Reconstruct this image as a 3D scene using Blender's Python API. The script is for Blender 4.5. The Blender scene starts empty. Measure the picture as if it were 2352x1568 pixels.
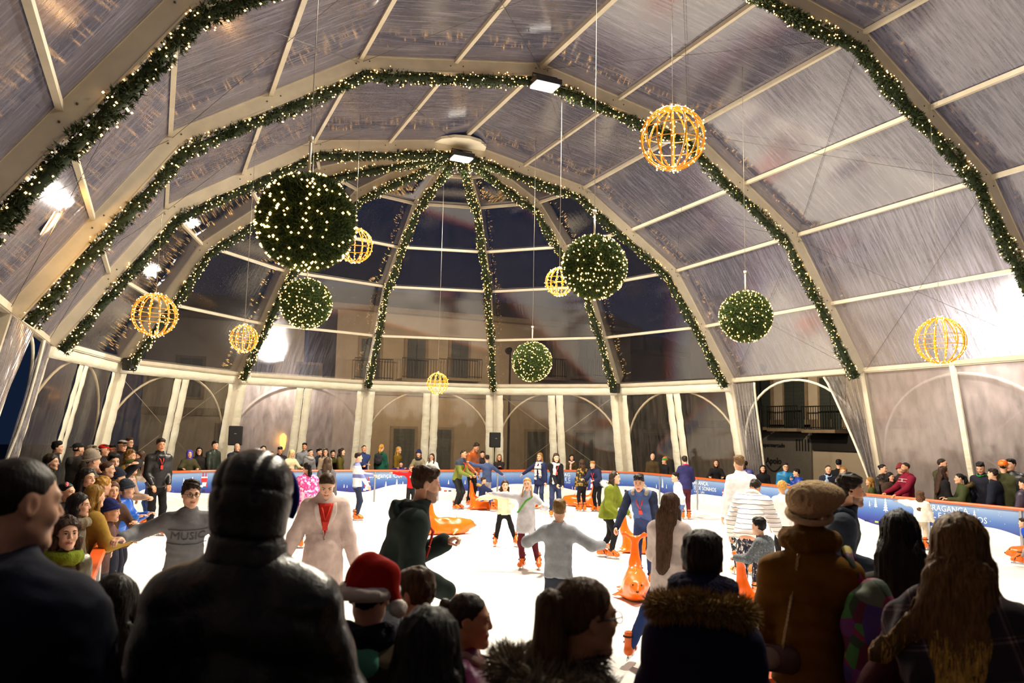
import bpy, math, random
import numpy as np
from mathutils import Vector, Matrix

sc = bpy.context.scene
COL = sc.collection

# ------------------------------------------------------------------ camera
CAM = np.array([-7.0936, -19.5085, 2.2])
YAW, PITCH, ROLL, FPX = 0.4239, 0.1168, 0.0205, 1797.4653
FW = np.array([math.sin(YAW) * math.cos(PITCH), math.cos(YAW) * math.cos(PITCH), math.sin(PITCH)])
RT0 = np.array([math.cos(YAW), -math.sin(YAW), 0.0])
UP0 = np.cross(RT0, FW)
RT = math.cos(ROLL) * RT0 + math.sin(ROLL) * UP0
UP = -math.sin(ROLL) * RT0 + math.cos(ROLL) * UP0
cd = bpy.data.cameras.new('camera')
cam = bpy.data.objects.new('camera', cd)
COL.objects.link(cam)
cam.matrix_world = Matrix(((RT[0], UP[0], -FW[0], CAM[0]), (RT[1], UP[1], -FW[1], CAM[1]),
                           (RT[2], UP[2], -FW[2], CAM[2]), (0, 0, 0, 1)))
cd.sensor_fit = 'HORIZONTAL'
cd.sensor_width = 36.0
cd.lens = FPX / 2352 * 36.0
cd.clip_start, cd.clip_end = 0.05, 400
cd.dof.use_dof = True
cd.dof.focus_distance = 14.0
cd.dof.aperture_fstop = 3.2
sc.camera = cam

# ------------------------------------------------------------------ world, exposure, render look
w = bpy.data.worlds.new('night_sky'); sc.world = w; w.use_nodes = True
wn = w.node_tree.nodes; wl = w.node_tree.links
wn.clear()
w_out = wn.new('ShaderNodeOutputWorld'); w_bg = wn.new('ShaderNodeBackground')
w_bg.inputs[0].default_value = (0.0045, 0.009, 0.024, 1); w_bg.inputs[1].default_value = 1.0
wl.new(w_bg.outputs[0], w_out.inputs[0])
sc.view_settings.view_transform = 'Standard'
sc.view_settings.look = 'None'
sc.view_settings.exposure = 0.3
sc.view_settings.gamma = 1.0
sc.view_settings.use_curve_mapping = False
cy = sc.cycles
cy.max_bounces = 5; cy.diffuse_bounces = 2; cy.glossy_bounces = 2; cy.transmission_bounces = 3
cy.transparent_max_bounces = 8
cy.use_adaptive_sampling = True; cy.adaptive_threshold = 0.06
cy.sample_clamp_indirect = 4.0
cy.caustics_reflective = False; cy.caustics_refractive = False
cy.use_denoising = True
cy.use_light_tree = True

# flood lamps under the ridge: (x, y, z, power)
RIDGE_LAMPS = [(0.0, -0.1, 9.55, 1150.0), (0.0, -5.1, 9.55, 1150.0), (0.0, -10.1, 9.55, 1000.0), (0.0, -15.1, 9.55, 320.0)]
OUTDOOR_LAMPS_POWER = 1.0
def add_light(name, kind, loc, power, color, parent=None, size=0.3, target=None, spot=None):
    l = bpy.data.lights.new(name, kind); l.energy = power; l.color = color
    if kind == 'AREA': l.shape = 'DISK'; l.size = size
    elif kind in ('POINT', 'SPOT'): l.shadow_soft_size = size
    if spot: l.spot_size = spot[0]; l.spot_blend = spot[1]
    o = bpy.data.objects.new(name, l); COL.objects.link(o); o.location = loc
    if target is not None:
        o.rotation_euler = (Vector(target) - Vector(loc)).to_track_quat('-Z', 'Y').to_euler()
    if parent: o.parent = parent
    return o

# ------------------------------------------------------------------ picking points in the place from the photograph
def ray(u, v):
    return FW + RT * ((u - 1176) / FPX) - UP * ((v - 784) / FPX)
def at_depth(u, v, D):
    return CAM + ray(u, v) * D
def at_z(u, v, z):
    d = ray(u, v); return CAM + d * ((z - CAM[2]) / d[2])
def at_y(u, v, y):
    d = ray(u, v); return CAM + d * ((y - CAM[1]) / d[1])
def at_x(u, v, x):
    d = ray(u, v); return CAM + d * ((x - CAM[0]) / d[0])

# ------------------------------------------------------------------ materials
MATS = {}
def srgb(r, g, b):
    f = lambda c: (c / 255 / 12.92) if c / 255 <= 0.04045 else ((c / 255 + 0.055) / 1.055) ** 2.4
    return (f(r), f(g), f(b), 1.0)
def new_mat(name):
    m = bpy.data.materials.new(name); m.use_nodes = True
    nt = m.node_tree; b = nt.nodes['Principled BSDF']
    return m, nt, b
def coords(nt, scale=(1, 1, 1), kind='Object'):
    tc = nt.nodes.new('ShaderNodeTexCoord'); mp = nt.nodes.new('ShaderNodeMapping')
    mp.inputs['Scale'].default_value = scale
    nt.links.new(tc.outputs[kind], mp.inputs['Vector'])
    return mp.outputs['Vector']
def noise(nt, vec, scale, detail=3, rough=0.6):
    n = nt.nodes.new('ShaderNodeTexNoise'); n.inputs['Scale'].default_value = scale
    n.inputs['Detail'].default_value = detail; n.inputs['Roughness'].default_value = rough
    nt.links.new(vec, n.inputs['Vector']); return n.outputs['Fac']
def ramp(nt, fac, stops, interp='LINEAR'):
    r = nt.nodes.new('ShaderNodeValToRGB'); e = r.color_ramp.elements
    r.color_ramp.interpolation = interp
    while len(e) < len(stops): e.new(0.5)
    for k, (p, c) in enumerate(stops):
        e[k].position = p; e[k].color = c if len(c) == 4 else (*c, 1)
    nt.links.new(fac, r.inputs['Fac']); return r.outputs['Color']
def mrange(nt, fac, a, b, c, d):
    n = nt.nodes.new('ShaderNodeMapRange')
    for k, x in zip(('From Min', 'From Max', 'To Min', 'To Max'), (a, b, c, d)): n.inputs[k].default_value = x
    nt.links.new(fac, n.inputs['Value']); return n.outputs['Result']
def math_node(nt, op, a, b=None):
    n = nt.nodes.new('ShaderNodeMath'); n.operation = op
    for k, x in ((0, a), (1, b)):
        if x is None: continue
        if isinstance(x, (int, float)): n.inputs[k].default_value = x
        else: nt.links.new(x, n.inputs[k])
    return n.outputs[0]
def mixc(nt, fac, a, b):
    n = nt.nodes.new('ShaderNodeMix'); n.data_type = 'RGBA'
    for k, x in ((0, fac), (6, a), (7, b)):
        if isinstance(x, (int, float, tuple)): n.inputs[k].default_value = x
        else: nt.links.new(x, n.inputs[k])
    return n.outputs[2]
def bump(nt, b, h, strength=0.3, dist=0.02):
    n = nt.nodes.new('ShaderNodeBump'); n.inputs['Strength'].default_value = strength; n.inputs['Distance'].default_value = dist
    nt.links.new(h, n.inputs['Height']); nt.links.new(n.outputs[0], b.inputs['Normal'])
def plain(name, col, rough=0.6, metal=0.0, var=0.12, scale=8.0, bmp=0.0, spec=0.5, stretch=(1, 1, 1), coat=0.0):
    """solid colour with slight procedural variation"""
    if name in MATS: return MATS[name]
    m, nt, b = new_mat(name)
    col = col if len(col) == 4 else (*col, 1)
    v = coords(nt, stretch)
    f = noise(nt, v, scale)
    dk = tuple(c * (1 - var) for c in col[:3]) + (1,); lt = tuple(min(1, c * (1 + var)) for c in col[:3]) + (1,)
    nt.links.new(ramp(nt, f, [(0.3, dk), (0.7, lt)]), b.inputs['Base Color'])
    b.inputs['Roughness'].default_value = rough; b.inputs['Metallic'].default_value = metal
    b.inputs['Specular IOR Level'].default_value = spec
    if coat: b.inputs['Coat Weight'].default_value = coat
    if bmp: bump(nt, b, noise(nt, v, scale * 5, 4), bmp, 0.01)
    MATS[name] = m; return m
def emit(name, col, strength, sample=False):
    if name in MATS: return MATS[name]
    m = bpy.data.materials.new(name); m.use_nodes = True; nt = m.node_tree; nt.nodes.clear()
    o = nt.nodes.new('ShaderNodeOutputMaterial'); e = nt.nodes.new('ShaderNodeEmission')
    e.inputs[0].default_value = (*col[:3], 1); e.inputs[1].default_value = strength
    nt.links.new(e.outputs[0], o.inputs[0])
    m.cycles.emission_sampling = 'FRONT' if sample else 'NONE'
    MATS[name] = m; return m
def cloth(rgb, kind='cloth'):
    """woven / knitted / shiny garment in one colour"""
    key = '%s_%02x%02x%02x' % ((kind,) + tuple(rgb))
    if key in MATS: return MATS[key]
    c = srgb(*rgb)
    m, nt, b = new_mat(key); v = coords(nt)
    var = 0.18
    f = noise(nt, v, 9, 4)
    dk = tuple(x * (1 - var) for x in c[:3]) + (1,); lt = tuple(min(1, x * (1 + var)) for x in c[:3]) + (1,)
    colr = ramp(nt, f, [(0.3, dk), (0.7, lt)])
    b.inputs['Roughness'].default_value = {'cloth': 0.9, 'shiny': 0.38, 'leather': 0.34, 'knit': 0.95, 'denim': 0.85, 'fur': 0.9}.get(kind, 0.8)
    b.inputs['Specular IOR Level'].default_value = 0.4 if kind in ('shiny', 'leather') else 0.2
    if kind == 'knit':
        vo = nt.nodes.new('ShaderNodeTexVoronoi'); vo.inputs['Scale'].default_value = 150; nt.links.new(coords(nt, (1, 1, 0.7)), vo.inputs['Vector'])
        bump(nt, b, vo.outputs['Distance'], 0.7, 0.006)
    elif kind in ('shiny', 'leather'):
        bump(nt, b, noise(nt, v, 26, 3), 0.35, 0.012)
    elif kind == 'snowy':
        s = ramp(nt, noise(nt, coords(nt, (1, 1, 0.45)), 22, 4, 0.75), [(0.53, (0, 0, 0)), (0.6, (1, 1, 1))])
        colr = mixc(nt, s, colr, (0.85, 0.86, 0.88, 1))
    else:
        bump(nt, b, noise(nt, v, 60, 3), 0.25, 0.005)
    nt.links.new(colr, b.inputs['Base Color'])
    MATS[key] = m; return m
def banded(key, bands, period, axis=2, rough=0.85, kind=None):
    """stripes across a garment: bands = [(start 0..1, rgb)] repeated every period metres"""
    if key in MATS: return MATS[key]
    m, nt, b = new_mat(key); v = coords(nt)
    sx = nt.nodes.new('ShaderNodeSeparateXYZ'); nt.links.new(v, sx.inputs[0])
    wob = math_node(nt, 'MULTIPLY', noise(nt, v, 4), 0.03)
    z = math_node(nt, 'ADD', sx.outputs[axis], wob)
    fr = math_node(nt, 'FRACT', math_node(nt, 'DIVIDE', z, period))
    nt.links.new(ramp(nt, fr, [(p, srgb(*c)) for p, c in bands], 'CONSTANT'), b.inputs['Base Color'])
    b.inputs['Roughness'].default_value = rough
    if kind == 'puffer': bump(nt, b, math_node(nt, 'ABSOLUTE', math_node(nt, 'SUBTRACT', fr, 0.5)), 0.6, 0.02)
    MATS[key] = m; return m
def patchy(key, cols, scale, rough=0.8, stretch=(1, 1, 1), soft=False):
    """irregular patches of several colours (prints, patterned fabrics)"""
    if key in MATS: return MATS[key]
    m, nt, b = new_mat(key); v = coords(nt, stretch)
    if soft: f = noise(nt, v, scale, 2)
    else:
        vo = nt.nodes.new('ShaderNodeTexVoronoi'); vo.inputs['Scale'].default_value = scale
        nt.links.new(v, vo.inputs['Vector'])
        sp = nt.nodes.new('ShaderNodeSeparateColor'); nt.links.new(vo.outputs['Color'], sp.inputs[0]); f = sp.outputs[0]
    n = len(cols)
    lo, hi = (0.32, 0.68) if soft else (0, 1)
    nt.links.new(ramp(nt, f, [(lo + (hi - lo) * k / n, srgb(*c)) for k, c in enumerate(cols)], 'CONSTANT'), b.inputs['Base Color'])
    b.inputs['Roughness'].default_value = rough
    bump(nt, b, noise(nt, v, 50), 0.25, 0.006)
    MATS[key] = m; return m
def hair_mat(rgb):
    key = 'hair_%02x%02x%02x' % tuple(rgb)
    if key in MATS: return MATS[key]
    c = srgb(*rgb); m, nt, b = new_mat(key)
    v = coords(nt, (1, 1, 0.12))
    f = noise(nt, v, 120, 3)
    dk = tuple(x * 0.55 for x in c[:3]) + (1,); lt = tuple(min(1, x * 1.5) for x in c[:3]) + (1,)
    nt.links.new(ramp(nt, f, [(0.3, dk), (0.7, lt)]), b.inputs['Base Color'])
    b.inputs['Roughness'].default_value = 0.5; b.inputs['Specular IOR Level'].default_value = 0.2
    bump(nt, b, f, 0.5, 0.006)
    MATS[key] = m; return m
def skin_mat(rgb):
    key = 'skin_%02x%02x%02x' % tuple(rgb)
    if key in MATS: return MATS[key]
    c = srgb(*rgb); m, nt, b = new_mat(key)
    f = noise(nt, coords(nt), 14, 3)
    dk = (c[0] * 0.88, c[1] * 0.8, c[2] * 0.78, 1)
    nt.links.new(ramp(nt, f, [(0.3, dk), (0.7, c)]), b.inputs['Base Color'])
    b.inputs['Roughness'].default_value = 0.5
    b.inputs['Subsurface Weight'].default_value = 0.0
    MATS[key] = m; return m

# ------------------------------------------------------------------ mesh helpers
def mesh_np(name, V, F, mats, parent=None, smooth=True, fm=None):
    """V (n,3), F (m,4) or (m,3) arrays -> one mesh object"""
    V = np.asarray(V, np.float32); F = np.asarray(F, np.int32)
    me = bpy.data.meshes.new(name)
    k = F.shape[1]
    me.vertices.add(len(V)); me.vertices.foreach_set('co', V.ravel())
    me.loops.add(F.size); me.loops.foreach_set('vertex_index', F.ravel())
    me.polygons.add(len(F)); me.polygons.foreach_set('loop_start', np.arange(0, F.size, k, dtype=np.int32))
    me.polygons.foreach_set('loop_total', np.full(len(F), k, np.int32))
    if smooth: me.polygons.foreach_set('use_smooth', np.ones(len(F), bool))
    if fm is not None: me.polygons.foreach_set('material_index', np.asarray(fm, np.int32))
    me.update(calc_edges=True)
    for m in (mats if isinstance(mats, (list, tuple)) else [mats]): me.materials.append(m)
    o = bpy.data.objects.new(name, me); COL.objects.link(o)
    if parent: o.parent = parent
    return o
class MB:
    """collects boxes, beams, tubes, balls into one mesh"""
    def __init__(s): s.v = []; s.f = []; s.m = []; s.sm = []
    def add(s, vs, fs, m=0, smooth=False):
        b = len(s.v); s.v += [tuple(map(float, p)) for p in vs]
        for f in fs: s.f.append(tuple(b + i for i in f)); s.m.append(m); s.sm.append(smooth)
        return s
    def box(s, c, size, m=0, R=None):
        c = np.asarray(c, float); h = np.asarray(size, float) / 2
        P = np.array([(x, y, z) for x in (-1, 1) for y in (-1, 1) for z in (-1, 1)], float) * h
        if R is not None: P = P @ np.asarray(R).T
        return s.add(P + c, [(0, 1, 3, 2), (4, 6, 7, 5), (0, 4, 5, 1), (2, 3, 7, 6), (0, 2, 6, 4), (1, 5, 7, 3)], m)
    def beam(s, A, B, wdt, hgt, up=(0, 0, 1), m=0, off=0.0):
        A = np.asarray(A, float); B = np.asarray(B, float); d = B - A; L = np.linalg.norm(d); d /= L
        u = np.asarray(up, float); u = u - d * (u @ d); u /= np.linalg.norm(u); r = np.cross(d, u)
        c = (A + B) / 2 + u * off
        return s.box(c, (wdt, L, hgt), m, np.stack([r, d, u], 1))
    def tube(s, pts, r, n=8, m=0, caps=True, rr=None):
        pts = np.asarray(pts, float); k = len(pts); rings = []
        u = None
        for i in range(k):
            d = pts[min(i + 1, k - 1)] - pts[max(i - 1, 0)]; d /= (np.linalg.norm(d) + 1e-12)
            if u is None:
                a = np.array([0, 0, 1.0]) if abs(d[2]) < 0.9 else np.array([1.0, 0, 0]); u = np.cross(a, d)
            u = u - d * (u @ d); u /= np.linalg.norm(u); v = np.cross(d, u)
            q = rr[i] if rr is not None else r
            rings.append([pts[i] + q * (math.cos(t) * u + math.sin(t) * v) for t in np.arange(n) * 2 * math.pi / n])
        V = [p for rg in rings for p in rg]
        Fq = [(i * n + j, i * n + (j + 1) % n, (i + 1) * n + (j + 1) % n, (i + 1) * n + j) for i in range(k - 1) for j in range(n)]
        if caps: Fq += [tuple(range(n - 1, -1, -1)), tuple((k - 1) * n + j for j in range(n))]
        return s.add(V, Fq, m, True)
    def ball(s, c, r, n=8, k=6, m=0, R=None):
        c = np.asarray(c, float); r = np.ones(3) * r
        V = []
        for i in range(1, k):
            a = math.pi * i / k
            V += [(math.sin(a) * math.cos(t), math.sin(a) * math.sin(t), math.cos(a)) for t in np.arange(n) * 2 * math.pi / n]
        V = np.array(V + [(0, 0, 1), (0, 0, -1)]) * r
        if R is not None: V = V @ np.asarray(R).T
        N = (k - 1) * n
        Fq = [(i * n + j, (i + 1) * n + j, (i + 1) * n + (j + 1) % n, i * n + (j + 1) % n) for i in range(k - 2) for j in range(n)]
        Fq += [(N, j, (j + 1) % n) for j in range(n)] + [(N + 1, (k - 2) * n + (j + 1) % n, (k - 2) * n + j) for j in range(n)]
        return s.add(V + c, Fq, m, True)
    def quad(s, *p, m=0): return s.add(p, [tuple(range(len(p)))], m)
    def prism(s, poly, y0, y1, m=0):
        """poly in (x, z), extruded along y"""
        n = len(poly)
        V = [(x, y0, z) for x, z in poly] + [(x, y1, z) for x, z in poly]
        return s.add(V, [tuple(range(n)), tuple(range(2 * n - 1, n - 1, -1))] + [(i, i + n, (i + 1) % n + n, (i + 1) % n) for i in range(n)], m)
    def build(s, name, mats, parent=None):
        me = bpy.data.meshes.new(name); me.from_pydata(s.v, [], s.f)
        for m in (mats if isinstance(mats, (list, tuple)) else [mats]): me.materials.append(m)
        me.polygons.foreach_set('material_index', s.m); me.polygons.foreach_set('use_smooth', s.sm); me.update()
        o = bpy.data.objects.new(name, me); COL.objects.link(o)
        if parent: o.parent = parent
        return o
def empty(name, loc=(0, 0, 0), rz=0.0):
    o = bpy.data.objects.new(name, None); COL.objects.link(o); o.location = loc; o.rotation_euler = (0, 0, rz); return o
def tag(o, label=None, cat=None, group=None, kind=None):
    if label: o['label'] = label
    if cat: o['category'] = cat
    if group: o['group'] = group
    if kind: o['kind'] = kind
    return o
def link_copy(o, parent, mw=None):
    c = o.copy(); COL.objects.link(c); c.parent = parent
    if mw is not None: c.matrix_local = mw
    return c
def text_obj(name, body, size, loc, rot, mat, parent=None, ext=0.002, align='CENTER'):
    cu = bpy.data.curves.new(name, 'FONT'); cu.body = body; cu.size = size; cu.extrude = ext
    cu.align_x = align; cu.align_y = 'CENTER'; cu.resolution_u = 2
    cu.materials.append(mat)
    t = bpy.data.objects.new(name, cu); COL.objects.link(t)
    bpy.context.view_layer.update()
    me = bpy.data.meshes.new_from_object(t.evaluated_get(bpy.context.evaluated_depsgraph_get()))
    bpy.data.objects.remove(t)
    o = bpy.data.objects.new(name, me); COL.objects.link(o); o.location = loc; o.rotation_euler = rot
    if parent: o.parent = parent
    return o
def unit(v): v = np.asarray(v, float); return v / (np.linalg.norm(v) + 1e-12)
# ================================================================== the setting: ground, ice, tent
ICE_X0, ICE_X1, ICE_Y0, ICE_Y1 = -7.5, 8.1, -16.2, 4.75
DECK = 0.3            # raised walkway on the near side
PROF = [(9.344, 3.977), (8.261, 5.615), (7.179, 7.253), (5.546, 8.325), (3.912, 9.398), (1.956, 9.754), (0.0, 10.109)]
BAY = 5.0
m_alu = plain('cream_aluminium', srgb(212, 200, 178), 0.45, 0.0, 0.08, 3)
m_dark_metal = plain('dark_metal', srgb(38, 36, 36), 0.5, 0.4)
m_bolt = plain('bolt_steel', srgb(90, 84, 76), 0.4, 0.8)
m_canvas = None
def make_canvas():
    m, nt, b = new_mat('white_canvas')
    v = coords(nt)
    f = noise(nt, v, 2.0, 4)
    nt.links.new(ramp(nt, f, [(0.3, srgb(236, 226, 200)), (0.7, srgb(249, 243, 224))]), b.inputs['Base Color'])
    b.inputs['Roughness'].default_value = 0.7
    wv = nt.nodes.new('ShaderNodeTexNoise'); wv.inputs['Scale'].default_value = 3.2; wv.inputs['Detail'].default_value = 3
    nt.links.new(coords(nt, (1, 1, 2.2)), wv.inputs['Vector'])
    bump(nt, b, wv.outputs['Fac'], 0.5, 0.05)
    return m
m_canvas = make_canvas()
def clear_film(name, haze_lo, haze_hi, tint=(0.86, 0.85, 0.9), rough=0.11, stretch=(9.0, 0.55, 1.0), scale=2.2, gloss=0.26, warm=(0.54, 0.50, 0.62), scatter=0.07, refl=0.06):
    """clear PVC sheet: mostly see-through, streaked with condensation, glossy"""
    m = bpy.data.materials.new(name); m.use_nodes = True; nt = m.node_tree; nt.nodes.clear()
    out = nt.nodes.new('ShaderNodeOutputMaterial')
    v = coords(nt, stretch)
    oi = nt.nodes.new('ShaderNodeObjectInfo')
    ad = nt.nodes.new('ShaderNodeVectorMath'); ad.operation = 'ADD'
    sc_ = nt.nodes.new('ShaderNodeVectorMath'); sc_.operation = 'SCALE'; sc_.inputs['Scale'].default_value = 40.0
    cmb = nt.nodes.new('ShaderNodeCombineXYZ')
    nt.links.new(oi.outputs['Random'], cmb.inputs[0]); nt.links.new(oi.outputs['Random'], cmb.inputs[2])
    nt.links.new(cmb.outputs[0], sc_.inputs[0]); nt.links.new(v, ad.inputs[0]); nt.links.new(sc_.outputs[0], ad.inputs[1])
    vv = ad.outputs[0]
    n1 = noise(nt, vv, scale, 4, 0.68)
    fac = mrange(nt, n1, 0.32, 0.70, haze_lo, haze_hi)
    tr = nt.nodes.new('ShaderNodeBsdfTransparent'); tr.inputs[0].default_value = (*tint, 1)
    df = nt.nodes.new('ShaderNodeBsdfDiffuse'); df.inputs[0].default_value = (*warm, 1)
    tl = nt.nodes.new('ShaderNodeBsdfTranslucent'); tl.inputs[0].default_value = (*warm, 1)
    dmix = nt.nodes.new('ShaderNodeMixShader'); dmix.inputs[0].default_value = 0.35
    nt.links.new(df.outputs[0], dmix.inputs[1]); nt.links.new(tl.outputs[0], dmix.inputs[2])
    rf = nt.nodes.new('ShaderNodeBsdfRefraction'); rf.inputs['IOR'].default_value = 1.22; rf.inputs['Roughness'].default_value = 0.75; rf.inputs[0].default_value = (*tint, 1)
    ts = nt.nodes.new('ShaderNodeMixShader'); ts.inputs[0].default_value = scatter
    nt.links.new(tr.outputs[0], ts.inputs[1]); nt.links.new(rf.outputs[0], ts.inputs[2])
    mx = nt.nodes.new('ShaderNodeMixShader')
    nt.links.new(fac, mx.inputs[0]); nt.links.new(ts.outputs[0], mx.inputs[1]); nt.links.new(dmix.outputs[0], mx.inputs[2])
    gl = nt.nodes.new('ShaderNodeBsdfGlossy'); gl.inputs['Roughness'].default_value = rough
    gl.inputs['Color'].default_value = (0.95, 0.92, 0.9, 1)
    bp = nt.nodes.new('ShaderNodeBump'); bp.inputs['Strength'].default_value = 0.05; bp.inputs['Distance'].default_value = 0.03
    nt.links.new(n1, bp.inputs['Height']); nt.links.new(bp.outputs[0], gl.inputs['Normal'])
    lw = nt.nodes.new('ShaderNodeLayerWeight'); lw.inputs['Blend'].default_value = 0.25
    gf = mrange(nt, lw.outputs['Fresnel'], 0.0, 1.0, refl, gloss)
    m2 = nt.nodes.new('ShaderNodeMixShader')
    nt.links.new(gf, m2.inputs[0]); nt.links.new(mx.outputs[0], m2.inputs[1]); nt.links.new(gl.outputs[0], m2.inputs[2])
    nt.links.new(m2.outputs[0], out.inputs[0])
    MATS[name] = m; return m
m_roof = clear_film('clear_roof_film', 0.16, 0.58)
m_apse = clear_film('clear_apse_film', 0.012, 0.07, rough=0.03, gloss=0.4, scatter=0.1, refl=0.085)
m_pane = clear_film('clear_wall_film', 0.03, 0.18, stretch=(4.0, 0.5, 1), rough=0.08, tint=(0.92, 0.86, 0.78), warm=(0.52, 0.45, 0.38))
m_fog = clear_film('fogged_wall_film', 0.25, 0.6, stretch=(2.5, 0.8, 1), rough=0.12, warm=(0.66, 0.54, 0.54), scatter=0.4)
m_curtain = clear_film('curtain_film', 0.08, 0.36, stretch=(3, 0.4, 1), rough=0.12, gloss=0.6, warm=(0.72, 0.66, 0.62))

# ground under and around the tent
def build_ground():
    m, nt, b = new_mat('paving')
    f = noise(nt, coords(nt), 3, 5)
    nt.links.new(ramp(nt, f, [(0.3, srgb(48, 42, 38)), (0.7, srgb(74, 66, 58))]), b.inputs['Base Color'])
    b.inputs['Roughness'].default_value = 0.7
    g = MB().box((0, 0, -0.13), (160, 160, 0.1)).build('ground', m)
    tag(g, 'dark paved square around the tent', kind='structure')
    m2, nt, b = new_mat('rubber_matting')
    f = noise(nt, coords(nt), 12, 4)
    nt.links.new(ramp(nt, f, [(0.3, srgb(30, 28, 27)), (0.7, srgb(46, 43, 40))]), b.inputs['Base Color']); b.inputs['Roughness'].default_value = 0.85
    d = MB()
    d.box((0.3, -20.72, 0.10), (18.4, 8.7, 0.4))
    o = d.build('floor_deck', m2); tag(o, 'raised dark walkway floor on the near side', kind='structure')
    d = MB()
    d.box((-8.85, -5.0, -0.04), (2.5, 22.7, 0.08)); d.box((9.15, -5.0, -0.04), (1.9, 22.7, 0.08))
    ang = np.linspace(0, math.pi, 25); 
    poly = [(10.1 * math.cos(a), 4.85 + 5.3 * math.sin(a)) for a in ang]
    n = len(poly)
    d.add([(x, y, 0.0) for x, y in poly] + [(x, y, -0.08) for x, y in poly], [tuple(range(n))] + [(i, (i + 1) % n, (i + 1) % n + n, i + n) for i in range(n)])
    o = d.build('floor_surround', m2); tag(o, 'dark matting floor between barrier and tent walls', kind='structure')
build_ground()
def rounded_rect(x0, x1, y0, y1, r, n=10):
    P = []
    for cx, cyy, a0 in ((x1 - r, y1 - r, 0), (x0 + r, y1 - r, 90), (x0 + r, y0 + r, 180), (x1 - r, y0 + r, 270)):
        P += [(cx + r * math.cos(math.radians(a0 + 90 * k / n)), cyy + r * math.sin(math.radians(a0 + 90 * k / n))) for k in range(n + 1)]
    return P
RINK_R = 2.6
def build_ice():
    m, nt, b = new_mat('rink_ice')
    v = coords(nt)
    f = noise(nt, v, 0.7, 5)
    sx = nt.nodes.new('ShaderNodeTexNoise'); sx.inputs['Scale'].default_value = 3.0; sx.inputs['Detail'].default_value = 6; sx.inputs['Distortion'].default_value = 2.5
    nt.links.new(v, sx.inputs['Vector'])
    line = ramp(nt, sx.outputs['Fac'], [(0.0, (0, 0, 0)), (0.485, (0, 0, 0)), (0.5, (1, 1, 1)), (0.515, (0, 0, 0))])
    base = ramp(nt, f, [(0.3, srgb(240, 239, 237)), (0.7, srgb(248, 247, 245))])
    nt.links.new(mixc(nt, math_node(nt, 'MULTIPLY', line, 0.22), base, srgb(186, 184, 182)), b.inputs['Base Color'])
    nt.links.new(mrange(nt, f, 0.3, 0.7, 0.5, 0.65), b.inputs['Roughness'])
    b.inputs['Specular IOR Level'].default_value = 0.35
    bump(nt, b, sx.outputs['Fac'], 0.15, 0.01)
    P = rounded_rect(ICE_X0 - 0.05, ICE_X1 + 0.05, ICE_Y0 - 0.05, ICE_Y1 + 0.05, RINK_R)
    n = len(P)
    o = MB().add([(x, y, 0.0) for x, y in P] + [(x, y, -0.07) for x, y in P], [tuple(range(n))] + [(i, i + n, (i + 1) % n + n, (i + 1) % n) for i in range(n)]).build('floor_ice', m)
    tag(o, 'bright white skating ice scored with blade marks', kind='structure')
build_ice()

# ------------------------------------------------------------------ tent frames and roof
ceiling = empty('ceiling'); tag(ceiling, 'clear barrel roof of the marquee with cream frames', kind='structure')
def frame_pts(y):      # full arch, right eave -> ridge -> left eave
    R = [np.array([x, y, z]) for x, z in PROF]
    return R + [np.array([-p[0], y, p[2]]) for p in R[-2::-1]]
def rib_pts(deg):      # eave -> apex
    a = math.radians(deg)
    return [np.array([x * math.cos(a), x * math.sin(a), z]) for x, z in PROF]
def rafter(name, pts, side, w_=0.11, d_=0.27):
    """a bent beam through the knees; side = horizontal axis across the beam"""
    P = np.array(pts); n = len(P); side = unit(side)
    mb = MB(); sec = []
    for i in range(n):
        d = unit(P[min(i + 1, n - 1)] - P[max(i - 1, 0)]); u = unit(np.cross(side, d))
        if u[2] < -0.2 or (abs(u[2]) <= 0.2 and u @ np.array([P[i][0], P[i][1], 0]) < 0): u = -u
        sec.append(u)
    for i in range(n):   # I-section: web + two flanges
        pass
    def sweep(w2, o0, o1):
        V = []
        for i in range(n):
            for sx, o in ((-1, o0), (1, o0), (1, o1), (-1, o1)):
                V.append(P[i] + side * sx * w2 + sec[i] * o)
        F = [(i * 4 + j, i * 4 + (j + 1) % 4, i * 4 + 4 + (j + 1) % 4, i * 4 + 4 + j) for i in range(n - 1) for j in range(4)]
        F += [(3, 2, 1, 0), tuple((n - 1) * 4 + j for j in range(4))]
        mb.add(V, F)
    sweep(w_ * 0.5, -d_ + 0.04, 0.02)
    sweep(w_ * 0.68, 0.02, 0.05)
    sweep(w_ * 0.60, -d_ + 0.02, -d_ + 0.045)
    o = mb.build(name, m_alu, ceiling)
    bl = MB()
    for i in range(1, n - 1):
        for t in (-0.14, 0.14):
            d = unit(P[i + 1] - P[i - 1])
            for s_ in (-1, 1): bl.ball(P[i] + d * t + side * s_ * w_ * 0.52 - sec[i] * 0.1, 0.016, 5, 4)
    tag(bl.build('bolts', m_bolt, o), kind='stuff')
    return o
FRAMES_Y = [-25.0, -20.0, -15.0, -10.0, -5.0, 0.0]
for y in FRAMES_Y: rafter('rafter', frame_pts(y), (0, 1, 0))
RIBS = [30, 60, 90, 120, 150]
for dg in RIBS:
    a = math.radians(dg); rafter('rafter', rib_pts(dg)[:-1] + [np.array([0.25 * math.cos(a), 0.25 * math.sin(a), 10.06])], (-math.sin(a), math.cos(a), 0))
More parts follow.
